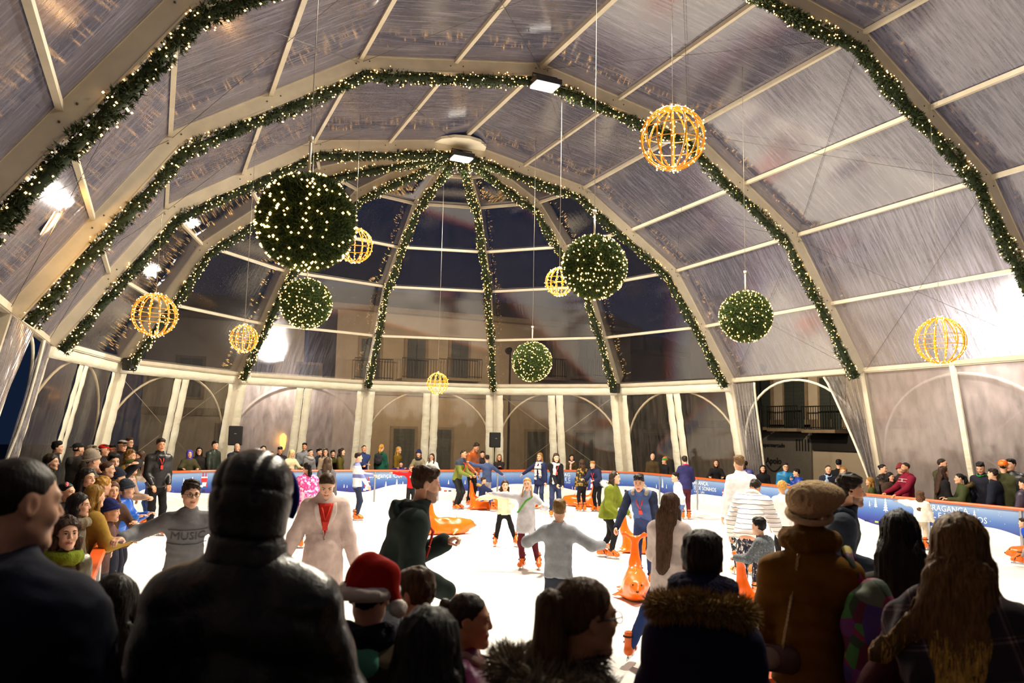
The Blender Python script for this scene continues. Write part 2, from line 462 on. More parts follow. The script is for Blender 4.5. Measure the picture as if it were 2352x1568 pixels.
def panel(name, quad, mat, parent, thick=None):
    """film sheet with its own axes: x level along the eave, y up the slope"""
    Q = np.array(quad, float)          # bottom a, bottom b, top b, top a
    ex = unit(Q[1] - Q[0]); nz = unit(np.cross(ex, Q[-1] - Q[0])); ey = np.cross(nz, ex); o0 = Q[0]
    L = [((q - o0) @ ex, (q - o0) @ ey, (q - o0) @ nz) for q in Q]
    me = bpy.data.meshes.new(name); me.from_pydata(L, [], [(0, 1, 2, 3)] if len(L) == 4 else [tuple(range(len(L)))]); me.materials.append(mat)
    o = bpy.data.objects.new(name, me); COL.objects.link(o)
    o.matrix_world = Matrix(((ex[0], ey[0], nz[0], o0[0]), (ex[1], ey[1], nz[1], o0[1]), (ex[2], ey[2], nz[2], o0[2]), (0, 0, 0, 1)))
    o.parent = parent
    return o
def purlin(A, B, parent=ceiling, s=0.075):
    mid = (np.asarray(A) + np.asarray(B)) / 2
    return MB().beam(A, B, s, s * 1.15).build('purlin', m_alu, parent)
for k in range(len(FRAMES_Y) - 1):
    A, B = frame_pts(FRAMES_Y[k]), frame_pts(FRAMES_Y[k + 1])
    n = len(A)
    for i in range(n):
        purlin(A[i], B[i], s=0.1 if i in (0, n - 1, 6) else 0.075)
    for i in range(n - 1):
        lift = np.array([0, 0, 0.045])
        a, b = (A, B)
        if i < n // 2: q = [a[i] + lift, b[i] + lift, b[i + 1] + lift, a[i + 1] + lift]
        else: q = [b[i + 1] + lift, a[i + 1] + lift, a[i] + lift, b[i] + lift]
        panel('roof_panel', q, m_roof, ceiling)
APSE = [rib_pts(d) for d in (0, 30, 60, 90, 120, 150, 180)]
for k in range(6):
    A, B = APSE[k], APSE[k + 1]
    for i in range(6):
        purlin(A[i], B[i], s=0.07 if i else 0.1)
        lift = np.array([0, 0, 0.045])
        if i < 5: panel('roof_panel', [A[i] + lift, B[i] + lift, B[i + 1] + lift, A[i + 1] + lift], m_apse, ceiling)
        else: panel('roof_panel', [A[i] + lift, B[i] + lift, B[i + 1] + lift], m_roof, ceiling)
# crown plate where the ribs meet
cp = MB()
ring = [(0.75 * math.cos(t), 0.75 * math.sin(t)) for t in np.linspace(0, 2 * math.pi, 13)[:-1]]
cp.add([(x, y, 10.0 - 0.05) for x, y in ring] + [(x * 0.25, y * 0.25, 10.19) for x, y in ring] + [(x, y, 10.03) for x, y in ring],
       [tuple(range(11, -1, -1))] + [(24 + i, 24 + (i + 1) % 12, 12 + (i + 1) % 12, 12 + i) for i in range(12)] + [(i, (i + 1) % 12, 24 + (i + 1) % 12, 24 + i) for i in range(12)] + [tuple(range(12, 24))])
cp.build('crown_plate', m_canvas, ceiling)
# bracing wires in the roof bays
def wire(A, B, r=0.008, parent=ceiling, mat=None, name='bracing_wire', slack=0.0):
    A = np.asarray(A, float); B = np.asarray(B, float)
    P = [A + (B - A) * t - np.array([0, 0, slack * 4 * t * (1 - t)]) for t in np.linspace(0, 1, 7 if slack else 2)]
    return MB().tube(P, r, 5).build(name, mat or m_alu, parent)
for (y0, y1) in ((-10.0, -5.0), (-5.0, 0.0)):
    for s in (1, -1):
        for (i, j) in ((0, 2), (2, 4), (4, 6)):
            a0, a1 = frame_pts(y0), frame_pts(y1)
            dn = np.array([0, 0, -0.08])
            g = lambda F, i: F[i] * np.array([s, 1, 1]) + dn
            wire(g(a0, i), g(a1, j), 0.0045, mat=m_bolt); wire(g(a1, i), g(a0, j), 0.0045, mat=m_bolt)

# ------------------------------------------------------------------ tent walls
EAVE = PROF[0][1]
def post(P, parent, s=0.15):
    return MB().box((P[0], P[1], EAVE / 2 - 0.05), (s, s, EAVE + 0.02)).build('post', m_alu, parent)
def arch_tube(A, B, parent, top=0.22, r=0.035, drop=2.05, mat=None, frac=0.94):
    """bowed door arch between two posts"""
    A = np.asarray(A, float); B = np.asarray(B, float); c = (A + B) / 2; hw = (B - A) / 2 * frac
    z1 = EAVE - top
    pts = []
    for t in np.linspace(0, math.pi, 25):
        p = c - hw * math.cos(t); pts.append((p[0], p[1], z1 - drop + drop * math.sin(t)))
    return MB().tube(pts, r, 8).build('arch_tube', mat or m_canvas, parent)
def wall_bay(A, B, inward, parent, film, centre=True, frame=True, cross=False):
    """canvas-edged wall: border strips, centre strip and two clear panes, arch tube behind"""
    A = np.asarray(A, float); B = np.asarray(B, float); ex = unit(B - A); Lw = np.linalg.norm(B - A)
    inn = np.asarray([*inward, 0.0]); z1 = EAVE - 0.06
    def strip(x0, x1, za, zb, nm='canvas_strip', wav=0.010, off=0.0):
        nx, nz = max(2, int((x1 - x0) / 0.15)), max(2, int((zb - za) / 0.15))
        V = []; rnd = random.Random(int(x0 * 100 + za * 10 + A[0] * 7))
        ph = rnd.random() * 6
        for j in range(nz + 1):
            for i in range(nx + 1):
                x = x0 + (x1 - x0) * i / nx; z = za + (zb - za) * j / nz
                e = 0.0
                if nz > nx: 
                    e = wav * (math.sin(z * 9 + ph) + 0.6 * math.sin(z * 21 + ph * 2)) * (1 if i in (0, nx) else 0)
                p = A + ex * (x + e * 0.7) + inn * (off + wav * 0.9 * math.sin(z * 11 + ph + i)); V.append((p[0], p[1], z))
        F = [(j * (nx + 1) + i, j * (nx + 1) + i + 1, (j + 1) * (nx + 1) + i + 1, (j + 1) * (nx + 1) + i) for j in range(nz) for i in range(nx)]
        o = MB().add(V, F, smooth=True).build(nm, m_canvas, parent)
        md = o.modifiers.new('thick', 'SOLIDIFY'); md.thickness = 0.012
        return o
    if frame:
        strip(0.0, Lw, z1 - 0.27, z1, wav=0.006, off=0.015)
        strip(0.05, 0.34, -0.05, z1 - 0.25); strip(Lw - 0.34, Lw - 0.05, -0.05, z1 - 0.25)
        strip(Lw / 2 - 0.29, Lw / 2 - 0.015, -0.05, z1 - 0.25); strip(Lw / 2 + 0.015, Lw / 2 + 0.29, -0.05, z1 - 0.25)
        spans = ((0.3, Lw / 2 - 0.25), (Lw / 2 + 0.25, Lw - 0.3)); top = z1 - 0.24
    else:
        spans = ((0.05, Lw / 2 - 0.02), (Lw / 2 + 0.02, Lw - 0.05)); top = z1
    for x0, x1 in spans:
        a = A + ex * x0 - inn * 0.02; b = A + ex * x1 - inn * 0.02
        panel('clear_pane', [(a[0], a[1], -0.05), (b[0], b[1], -0.05), (b[0], b[1], top), (a[0], a[1], top)], film, parent)
    arch_tube(A - inn * 0.1, B - inn * 0.1, parent)
    if cross:
        dz = np.array([0, 0, 1.0]); o_ = inn * -0.16
        wire(A + o_ + dz * (EAVE - 0.2 - A[2]), B + o_ + dz * (0.3 - B[2]), 0.007, parent); wire(B + o_ + dz * (EAVE - 0.2 - B[2]), A + o_ + dz * (0.3 - A[2]), 0.007, parent)
    # eave gutter beam
    MB().beam((A[0], A[1], EAVE + 0.02), (B[0], B[1], EAVE + 0.02), 0.16, 0.1).build('eave_beam', m_alu, parent)
wall_apse = empty('wall_apse'); tag(wall_apse, 'curved far wall of canvas-edged clear panels with arched tubes', kind='structure')
for k, d in enumerate((0, 30, 60, 90, 120, 150, 180)):
    P = APSE[k][0]; post(P, wall_apse)
for k in range(6):
    A, B = APSE[k][0].copy(), APSE[k + 1][0].copy(); A[2] = B[2] = 0
    mid = (A + B) / 2; inn = -unit(mid[:2])
    wall_bay(A, B, inn, wall_apse, m_pane if k not in (3,) else m_fog, cross=k in (1, 4))
wall_right = empty('wall_right'); tag(wall_right, 'side wall of fogged clear sheets with a wide arch', kind='structure')
wall_left = empty('wall_left'); tag(wall_left, 'side wall of clear sheets tied back in folds', kind='structure')
for y in FRAMES_Y[:-1]:
    post((9.344, y), wall_right); post((-9.344, y), wall_left)
for k in range(len(FRAMES_Y) - 1):
    y0, y1 = FRAMES_Y[k], FRAMES_Y[k + 1]
    A, B = np.array([9.344, y0, 0]), np.array([9.344, y1, 0])
    if y1 < 0:
        wall_bay(A, B, (-1, 0), wall_right, m_fog, frame=False, cross=(y0 == -10.0))
        MB().box((9.3, (y0 + y1) / 2, EAVE / 2), (0.05, 0.13, EAVE)).build('mullion', m_canvas, wall_right)
    else:
        arch_tube(A, B, wall_right, top=0.1)
        MB().beam((A[0], A[1], EAVE + 0.02), (B[0], B[1], EAVE + 0.02), 0.16, 0.12).build('eave_beam', m_alu, wall_right)
    A2, B2 = np.array([-9.344, y0, 0]), np.array([-9.344, y1, 0])
    if y1 < -5:
        wall_bay(A2, B2, (1, 0), wall_left, m_fog, frame=False)
    else:
        arch_tube(A2, B2, wall_left, top=0.1)
        MB().beam((A2[0], A2[1], EAVE + 0.02), (B2[0], B2[1], EAVE + 0.02), 0.16, 0.12).build('eave_beam', m_alu, wall_left)
def curtain(A, B, B_low, parent, folds=9, seed=1, z0=0.0, edge=True):
    """a clear sheet gathered towards its post: wide at the eave, narrow below"""
    A = np.asarray(A, float); B = np.asarray(B, float); Bl = np.asarray(B_low, float)
    rnd = random.Random(seed); nx, nz = folds * 8, 26
    ex = unit(B - A); nrm = np.array([ex[1], -ex[0], 0])
    V = []
    for j in range(nz + 1):
        t = j / nz; z = EAVE - 0.1 - (EAVE - 0.15 - z0) * t
        s = t ** 0.8
        endp = B + (Bl - B) * min(1, s * 1.15) + (Bl - B) * 0.12 * math.sin(t * 3.1)
        for i in range(nx + 1):
            q = i / nx; p = A + (endp - A) * q
            amp = 0.035 + 0.05 * t
            p = p + nrm * amp * math.sin(q * folds * 2 * math.pi + 1.3 * math.sin(t * 4 + seed)) + ex * 0.015 * math.sin(q * 37 + t * 8)
            V.append((p[0], p[1], z))
    F = [(j * (nx + 1) + i, j * (nx + 1) + i + 1, (j + 1) * (nx + 1) + i + 1, (j + 1) * (nx + 1) + i) for j in range(nz) for i in range(nx)]
    c = MB().add(V, F, smooth=True).build('tied_curtain', m_curtain, parent)
    if edge:
        E = [V[j * (nx + 1) + nx] for j in range(nz + 1)]
        MB().tube(E, 0.035, 6).build('curtain_hem', m_canvas, c)
    return c
curtain((9.30, -0.05, 0), (9.30, -1.05, 0), (9.30, -0.75, 0), wall_right, 7, 2)
curtain((9.25, -4.95, 0), (9.25, -3.75, 0), (9.25, -4.75, 0), wall_right, 9, 3)
curtain((-9.25, -0.05, 0), (-9.25, -1.3, 0), (-9.25, -0.9, 0), wall_left, 8, 4)
curtain((-9.25, -4.9, 0), (-9.25, -2.6, 0), (-9.25, -4.2, 0), wall_left, 12, 5)
# the legs and wall sheets splay outwards towards the ground
SPLAY = 0.19
def splay(root, radial):
    bpy.context.view_layer.update()
    def rec(o):
        if o.type == 'MESH':
            n = len(o.data.vertices); C = np.zeros(n * 3); o.data.vertices.foreach_get('co', C); C = C.reshape(-1, 3)
            M = np.array(o.matrix_world); W = C @ M[:3, :3].T + M[:3, 3]
            k = np.clip(EAVE - W[:, 2], 0, None) * SPLAY
            if radial: f = 1 + k / 9.344; W[:, 0] *= f; W[:, 1] *= f
            else: W[:, 0] += np.sign(W[:, 0]) * k
            Mi = np.linalg.inv(M); C = W @ Mi[:3, :3].T + Mi[:3, 3]
            o.data.vertices.foreach_set('co', C.ravel()); o.data.update()
        for c in o.children: rec(c)
    rec(root)
splay(wall_apse, True); splay(wall_right, False); splay(wall_left, False)
wall_back = empty('wall_back'); tag(wall_back, 'closed end wall behind the viewer', kind='structure')
panel('end_sheet', [(-9.3, -25, -0.05), (9.3, -25, -0.05), (9.3, -25, EAVE), (-9.3, -25, EAVE)], m_fog, wall_back)
# ================================================================== rink barrier
RAIL = 0.98
m_orange_rail = plain('orange_rail', srgb(232, 92, 22), 0.4, var=0.05)
m_white_board = plain('white_board', srgb(226, 222, 214), 0.25, var=0.05, scale=2)
m_joint = plain('joint_grey', srgb(150, 152, 156), 0.4, 0.3)
def board_print():
    m, nt, b = new_mat('printed_board')
    tc = nt.nodes.new('ShaderNodeUVMap')
    sp = nt.nodes.new('ShaderNodeSeparateXYZ'); nt.links.new(tc.outputs[0], sp.inputs[0])
    u, v = sp.outputs[0], sp.outputs[1]
    sky = ramp(nt, mrange(nt, v, 0.3, 0.93, 0, 1), [(0.0, srgb(44, 34, 110)), (0.2, srgb(34, 54, 140)), (0.55, srgb(66, 104, 172)), (1.0, srgb(140, 168, 204))])
    cmb = nt.nodes.new('ShaderNodeCombineXYZ'); nt.links.new(u, cmb.inputs[0]); nt.links.new(v, cmb.inputs[1])
    st = nt.nodes.new('ShaderNodeTexVoronoi'); st.inputs['Scale'].default_value = 9; nt.links.new(cmb.outputs[0], st.inputs['Vector'])
    flake = ramp(nt, st.outputs['Distance'], [(0.0, (1, 1, 1)), (0.07, (1, 1, 1)), (0.1, (0, 0, 0))])
    sky = mixc(nt, math_node(nt, 'MULTIPLY', flake, 0.35), sky, (0.8, 0.88, 1, 1))
    s1 = math_node(nt, 'MULTIPLY', math_node(nt, 'SINE', math_node(nt, 'MULTIPLY', u, 1.55)), 0.11)
    s2 = math_node(nt, 'MULTIPLY', math_node(nt, 'SINE', math_node(nt, 'ADD', math_node(nt, 'MULTIPLY', u, 3.3), 1.0)), 0.03)
    hill = math_node(nt, 'ADD', math_node(nt, 'ADD', s1, s2), 0.42)
    below = math_node(nt, 'LESS_THAN', v, hill)
    colr = mixc(nt, below, sky, srgb(232, 230, 226))
    nt.links.new(colr, b.inputs['Base Color']); b.inputs['Roughness'].default_value = 0.3
    return m
m_print = board_print()
RINK = rounded_rect(ICE_X0, ICE_X1, ICE_Y0, ICE_Y1, RINK_R, 12)     # counter-clockwise from the right side, far corner
RINKP = np.array(RINK + [RINK[0]]); RSEG = np.linalg.norm(np.diff(RINKP, axis=0), axis=1); RARC = np.concatenate([[0], np.cumsum(RSEG)])
def rink_at(s):
    s = s % RARC[-1]; i = min(np.searchsorted(RARC, s, 'right') - 1, len(RSEG) - 1); t = (s - RARC[i]) / RSEG[i]
    p = RINKP[i] + (RINKP[i + 1] - RINKP[i]) * t; d = unit(RINKP[i + 1] - RINKP[i]); return p, d, np.array([-d[1], d[0]])   # inward normal on the left
def rink_hit(u, v):
    """arc position and height where the view ray meets the inner face (farthest hit)"""
    d = ray(u, v); best = None
    for i in range(len(RSEG)):
        a, e = RINKP[i], RINKP[i + 1] - RINKP[i]
        M = np.array([[d[0], -e[0]], [d[1], -e[1]]])
        if abs(np.linalg.det(M)) < 1e-9: continue
        t, q = np.linalg.solve(M, a - CAM[:2])
        if t > 0 and -1e-6 <= q <= 1 + 1e-6 and (best is None or t > best[0]): best = (t, RARC[i] + q * RSEG[i], CAM[2] + d[2] * t)
    return best[1], best[2]
def board_piece(s0, s1, mat, parent):
    n = max(1, int((s1 - s0) / 0.28)); V = []; UV = []; F = []
    zs = (0.195, 0.95)
    for k in range(n + 1):
        s = s0 + 0.008 + (s1 - s0 - 0.016) * k / n; p, d, nn = rink_at(s)
        for o in (0.0, -0.035):
            for z in zs: V.append((p[0] + nn[0] * o, p[1] + nn[1] * o, z)); UV.append((s, z))
    for k in range(n):
        a = k * 4; b = a + 4
        F += [(a, b, b + 1, a + 1), (a + 3, b + 3, b + 2, a + 2), (a + 1, b + 1, b + 3, a + 3), (a, a + 2, b + 2, b)]
    F += [(0, 1, 3, 2), (n * 4, n * 4 + 2, n * 4 + 3, n * 4 + 1)]
    me = bpy.data.meshes.new('board'); me.from_pydata(V, [], F); ul = me.uv_layers.new()
    for l in me.loops: ul.data[l.index].uv = UV[l.vertex_index]
    me.materials.append(mat); o = bpy.data.objects.new('board', me); COL.objects.link(o); o.parent = parent
    # kick plate, joint strip, rail
    kp = MB()
    V = []
    for k in range(n + 1):
        s = s0 + 0.01 + (s1 - s0 - 0.02) * k / n; p, d, nn = rink_at(s)
        for of, z in ((0.012, 0.0), (0.012, 0.2), (-0.04, 0.2), (-0.04, 0.0)): V.append((p[0] + nn[0] * of, p[1] + nn[1] * of, z))
    kp.add(V, [(i * 4 + j, i * 4 + (j + 1) % 4, i * 4 + 4 + (j + 1) % 4, i * 4 + 4 + j) for i in range(n) for j in range(4)] + [(0, 1, 2, 3), (n * 4 + 3, n * 4 + 2, n * 4 + 1, n * 4)])
    kp.build('kick_plate', m_white_board, o)
    p, d, nn = rink_at(s0)
    jt = MB().beam((p[0], p[1], 0.0), (p[0], p[1], 0.95), 0.05, 0.05, up=(nn[0], nn[1], 0)).build('joint_post', m_joint, o)
    return o
def rail_piece(s0, s1, parent):
    n = max(2, int((s1 - s0) / 0.3)); V = []
    for k in range(n + 1):
        p, d, nn = rink_at(s0 + (s1 - s0) * k / n)
        for of, z in ((0.035, 0.93), (0.05, 0.955), (0.035, 0.985), (-0.07, 0.985), (-0.085, 0.955), (-0.07, 0.93)): V.append((p[0] + nn[0] * of, p[1] + nn[1] * of, z))
    F = [(i * 6 + j, i * 6 + (j + 1) % 6, i * 6 + 6 + (j + 1) % 6, i * 6 + 6 + j) for i in range(n) for j in range(6)] + [tuple(range(6)), tuple(n * 6 + 5 - j for j in range(6))]
    return MB().add(V, F).build('top_rail', m_orange_rail, parent)
# arc ranges of the sides: corner_fr, far, corner_fl, left, corner_nl, near, corner_nr, right
CQ = RINK_R * math.pi / 2 * 0.9993
LX, LY = ICE_X1 - ICE_X0 - 2 * RINK_R, ICE_Y1 - ICE_Y0 - 2 * RINK_R
B = [0, CQ, CQ + LX, 2 * CQ + LX, 2 * CQ + LX + LY, 3 * CQ + LX + LY, 3 * CQ + 2 * LX + LY, 4 * CQ + 2 * LX + LY, RARC[-1]]
SIDES = {}
for k, (lab, mat, npan) in enumerate([('curved barrier corner with blue snow print beyond the bending vest skater', m_print, 2), ('straight blue printed barrier along the far end of the ice', m_print, 5),
        ('curved barrier corner behind the man in the black leather jacket', m_print, 2), ('long white barrier where the spectators line up beside the ice', m_white_board, 6), ('curved white barrier corner beside the man in navy', m_white_board, 2),
        ('white barrier with orange rail below the beige beanie woman', m_white_board, 5), ('curved white barrier corner on the near side by the plaid scarf', m_white_board, 2), ('long blue printed barrier in front of the maroon hoodie man', m_print, 8)]):
    s0, s1 = B[k], B[k + 1]
    e = empty('rink_barrier', (*rink_at((s0 + s1) / 2)[0], 0)); tag(e, lab, 'barrier', 'barrier around the ice')
    rt = empty('tmp'); 
    mi = Matrix.Translation(e.location).inverted(); bpy.data.objects.remove(rt)
    es = []
    for j in range(npan):
        es.append(board_piece(s0 + (s1 - s0) * j / npan, s0 + (s1 - s0) * (j + 1) / npan, mat, e))
    es.append(rail_piece(s0, s1, e))
    for o in es: o.matrix_parent_inverse = mi
    SIDES[k] = (e, mi, es, s0, s1)
def side_board(s):
    for k, (e, mi, es, s0, s1) in SIDES.items():
        if s0 <= s <= s1:
            n = len(es) - 1; return es[min(n - 1, int((s - s0) / (s1 - s0) * n))], mi
m_print_white = plain('print_white', srgb(238, 238, 236), 0.5, var=0.02)
m_print_red = plain('print_red', srgb(206, 34, 30), 0.5, var=0.02)
m_print_navy = plain('print_navy', srgb(22, 30, 84), 0.5, var=0.02)
def rot_of(d, nn):
    """printed mark stands upright on the board: x along the board as read from the ice, faces inward"""
    x = Vector((d[0], d[1], 0)); z = Vector((nn[0], nn[1], 0)); y = Vector((0, 0, 1))
    x = y.cross(z)
    return Matrix((x, y, z)).transposed().to_euler()
def place_mark(mb_or_text, s, z, name, mat, size=None):
    p, d, nn = rink_at(s); bd, mi = side_board(s)
    loc = (p[0] + nn[0] * 0.004, p[1] + nn[1] * 0.004, z)
    if isinstance(mb_or_text, str):
        o = text_obj(name, mb_or_text, size, loc, rot_of(d, nn), mat, None, 0.0015)
    else:
        o = mb_or_text.build(name, mat); o.location = loc; o.rotation_euler = rot_of(d, nn)
    o.parent = bd
    return o
def tree_mark(h):
    mb = MB(); n = 5
    for k in range(n):
        z0 = h * (0.1 + 0.17 * k); wd = h * 0.21 * (1 - k / n * 0.8); z1 = z0 + h * 0.23
        mb.add([(-wd, z0, 0), (wd, z0, 0), (0, z1, 0), (-wd, z0, 0.003), (wd, z0, 0.003), (0, z1, 0.003)], [(3, 4, 5), (0, 3, 5, 2), (1, 2, 5, 4), (0, 1, 4, 3)])
    mb.add([(-h * 0.02, 0, 0.002), (h * 0.02, 0, 0.002), (h * 0.02, h * 0.12, 0.002), (-h * 0.02, h * 0.12, 0.002)], [(0, 1, 2, 3)])
    return mb
for (u, v, h) in ((1050, 1111, 0.32), (1030, 1112, 0.15), (1068, 1112, 0.14), (421, 1115, 0.21), (441, 1113, 0.23), (1522, 1121, 0.31), (1508, 1121, 0.14), (1531, 1122, 0.14), (1603, 1151, 0.34), (1616, 1152, 0.19), (1628, 1152, 0.09),
                  (2012, 1166, 0.24), (2035, 1176, 0.33), (1998, 1163, 0.13), (886, 1118, 0.18), (911, 1118, 0.25), (925, 1118, 0.18), (790, 1120, 0.11), (797, 1120, 0.09), (1362, 1122, 0.26), (1314, 1124, 0.12), (1243, 1122, 0.12), (2240, 1205, 0.3)):
    s, z = rink_hit(u, v)
    place_mark(tree_mark(h), s, min(max(0.3, z), 0.93 - h), 'tree_print', m_print_white)
def santa_mark():
    """little upside-down figure: red coat, white beard, legs in the air"""
    mb = MB(); q = lambda pts, m, z=0.003: mb.add([(x, y, z) for x, y in pts], [tuple(range(len(pts)))], m)
    q([(-.07, .12), (.07, .12), (.09, .26), (-.09, .26)], 1); q([(-.09, .25), (.09, .25), (.085, .29), (-.085, .29)], 0, .004)
    q([(-.06, .29), (-.02, .29), (-.03, .40), (-.055, .40)], 1); q([(.02, .29), (.06, .29), (.055, .40), (.03, .40)], 1)
    q([(-.06, .02), (.05, .02), (.07, .13), (-.05, .13)], 0, .0045); q([(-.11, .0), (-.03, -.01), (-.02, .05), (-.1, .06)], 0, .005)
    q([(.06, .0), (.1, .0), (.085, .12), (.06, .12)], 1, .002)
    return mb
for (u, v) in ((468, 1118), (842, 1126), (1664, 1160), (1360, 1120)):
    s, z = rink_hit(u, v); place_mark(santa_mark(), s, min(max(0.35, z), 0.52), 'santa_print', [m_print_white, m_print_red])
def words_mark(u, v, body, size, dz=0):
    s, z = rink_hit(u, v); place_mark(body, s, z, 'lettering', m_print_white, size)
words_mark(887, 1092, 'Bragança Cor', 0.2)
for (u, v, k) in ((2178, 1160, 1.0), (1606, 1104, 0.95), (1312, 1090, 0.95)):
    s, z = rink_hit(u, v)
    z = min(z, 0.76); place_mark('BRAGANÇA.', s, z + 0.05, 'lettering', m_print_white, 0.17 * k)
    place_mark('NATAL E DE SONHOS', s, z - 0.10, 'lettering', m_print_white, 0.17 * k)
    place_mark('1 DEZ - 1 JAN', s, z - 0.21, 'lettering', m_print_white, 0.085 * k)
for (u, v) in ((467, 1127), (1437, 1127)):
    s, z = rink_hit(u, v); mb = MB().add([(-.04, -.04, .002), (.04, -.04, .002), (.04, .04, .002), (-.04, .04, .002)], [(0, 1, 2, 3)])
    place_mark(mb, s, z, 'icon_print', m_print_navy); place_mark('f', s, z, 'lettering', m_print_white, 0.085).location.z += 0.0
for (u, v, c) in ((1990, 1195, m_print_navy), (1023, 1127, m_print_red), (1033, 1127, m_print_navy), (1050, 1127, m_print_navy), (2014, 1198, plain('print_lime', srgb(160, 180, 60))), (2031, 1199, m_print_navy)):
    s, z = rink_hit(u, v); mb = MB().add([(-.05, -.02, .002), (.05, -.02, .002), (.05, .02, .002), (-.05, .02, .002)], [(0, 1, 2, 3)]); place_mark(mb, s, z, 'logo_print', c)

# ================================================================== garlands
m_fir = None
def fir(name='fir_needles', k=1.0):
    m, nt, b = new_mat(name)
    f = noise(nt, coords(nt), 14, 3)
    nt.links.new(ramp(nt, f, [(0.25, srgb(26 * k, 38 * k, 10 * k)), (0.55, srgb(46 * k, 60 * k, 18 * k)), (0.8, srgb(74 * k, 84 * k, 34 * k))]), b.inputs['Base Color'])
    b.inputs['Roughness'].default_value = 0.7
    return m
m_fir = fir()
m_fir_ball = fir('fir_ball_needles', 1.45)
m_fir_core = plain('fir_core', srgb(34, 46, 22), 0.9)
m_bulb = emit('warm_bulb', (1.0, 0.55, 0.17), 7.5)
m_bulb_gold = emit('gold_bulb', (1.0, 0.62, 0.22), 9.0)
RNG = np.random.default_rng(11)
def sprigs(P, Nn, size, blades=4, flare=0.9, thin=0.15):
    """needle tufts: P positions, Nn outward normals -> (V, F) triangles"""
    k = len(P); a = RNG.normal(size=(k, blades, 3)); d = Nn[:, None] * flare + a * 0.6
    d /= np.linalg.norm(d, axis=2, keepdims=True)
    s = np.cross(d, RNG.normal(size=(k, blades, 3))); s /= np.linalg.norm(s, axis=2, keepdims=True)
    ln = size * RNG.uniform(0.6, 1.25, (k, blades, 1)); wd = ln * thin
    b0 = P[:, None] + np.zeros_like(d)
    V = np.stack([b0 - s * wd, b0 + s * wd, b0 + d * ln], 2).reshape(-1, 3)
    n = k * blades; i = np.arange(n)[:, None] * 3
    return V, i + np.array([[0, 1, 2]])
OCT = np.array([(1, 0, 0), (-1, 0, 0), (0, 1, 0), (0, -1, 0), (0, 0, 1), (0, 0, -1)], float)
OCF = np.array([(0, 2, 4), (2, 1, 4), (1, 3, 4), (3, 0, 4), (2, 0, 5), (1, 2, 5), (3, 1, 5), (0, 3, 5)])
def bulbs_mesh(name, P, r, mat, parent):
    k = len(P); rr = r * RNG.uniform(0.75, 1.2, (k, 1, 1))
    V = (P[:, None] + OCT[None] * rr).reshape(-1, 3); F = (np.arange(k)[:, None, None] * 6 + OCF[None]).reshape(-1, 3)
    o = mesh_np(name, V, F, mat, parent); tag(o, kind='stuff'); return o
def garland(path, label, dens=210, bul=40, rad=0.105, size=0.072):
    P = np.array(path); seg = np.linalg.norm(np.diff(P, axis=0), axis=1); arc = np.concatenate([[0], np.cumsum(seg)]); L = arc[-1]
    def at(s):
        s = np.clip(s, 0, L - 1e-6); i = np.searchsorted(arc, s, 'right') - 1; t = ((s - arc[i]) / seg[i])[:, None]
        return P[i] + (P[i + 1] - P[i]) * t, (P[i + 1] - P[i]) / seg[i][:, None]
    def shell(n, r0, r1):
        s = RNG.uniform(0, L, n); c, d = at(s); th = RNG.uniform(0, 2 * math.pi, n)
        x = np.cross(d, np.array([0.3, 0.2, 1.0])); x /= np.linalg.norm(x, axis=1, keepdims=True); y = np.cross(d, x)
        nn = np.cos(th)[:, None] * x + np.sin(th)[:, None] * y
        mod = 1 + 0.22 * np.sin(s * 3.1) + 0.16 * np.sin(s * 7.7 + 1)
        wob = (x * np.sin(s * 2.3)[:, None] + y * np.cos(s * 1.9)[:, None]) * 0.02
        return c + wob + nn * (RNG.uniform(r0, r1, n) * mod)[:, None], nn
    e = empty('fir_garland', P[0]); tag(e, label, 'garland', 'lit fir garlands along the tent frames')
    inv = Matrix.Translation(e.location).inverted()
    V, F = sprigs(*shell(int(L * dens), rad * 0.6, rad), size, 6)
    o = mesh_np('foliage', V, F, m_fir, e, smooth=False); tag(o, kind='stuff'); o.matrix_parent_inverse = inv
    ss = np.linspace(0, L, int(L / 0.25)); c, d = at(ss)
    o = MB().tube(c, rad * 0.72, 7, rr=rad * (0.72 + 0.1 * np.sin(ss * 5))).build('core', m_fir_core, e); o.matrix_parent_inverse = inv
    bp, bn = shell(int(L * bul), rad * 1.05, rad * 1.45)
    o = bulbs_mesh('bulbs', bp, 0.0145, m_bulb, e); o.matrix_parent_inverse = inv
def inner(pts, side, off=0.36, lat=0.0, z0=None):
    """path following a rafter on its inner edge"""
    P = np.array(pts); out = []
    n = len(P)
    for i in range(n):
        d = unit(P[min(i + 1, n - 1)] - P[max(i - 1, 0)]); u = unit(np.cross(unit(side), d))
        if u @ np.array([P[i][0], P[i][1], 6.0 if abs(P[i][2]) > 7 else P[i][2] * 0.6 + 1]) < 0: u = -u
        out.append(P[i] - u * off + np.asarray(side) * lat)
    return out
lab = {-10.0: 'thickest lit fir garland on the nearest roof frame, cut by the top edge', -5.0: 'lit fir garland arching across the middle roof frame', 0.0: 'lit fir garland on the arch where the rounded end begins'}
for y in (-10.0, -5.0, 0.0):
    garland(inner(frame_pts(y), (0, 1, 0)), lab[y], dens=300 if y < -6 else 220, bul=34 if y < -6 else 42)
rlab = {30: 'lit garland on the rib above the old grey-haired man', 60: 'lit garland on the rib above the loudspeaker at the centre post', 90: 'lit garland on the middle rib above the tall man in navy',
        120: 'lit garland on the rib next to the bright outdoor floodlight', 150: 'short lit garland on the rib ending by the small corner speaker'}
for dg in RIBS:
    a = math.radians(dg); pts = rib_pts(dg); pts[-1] = np.array([0.35 * math.cos(a), 0.35 * math.sin(a), 10.05])
    garland(inner(pts, (-math.sin(a), math.cos(a), 0)), rlab[dg], dens=180, bul=44)

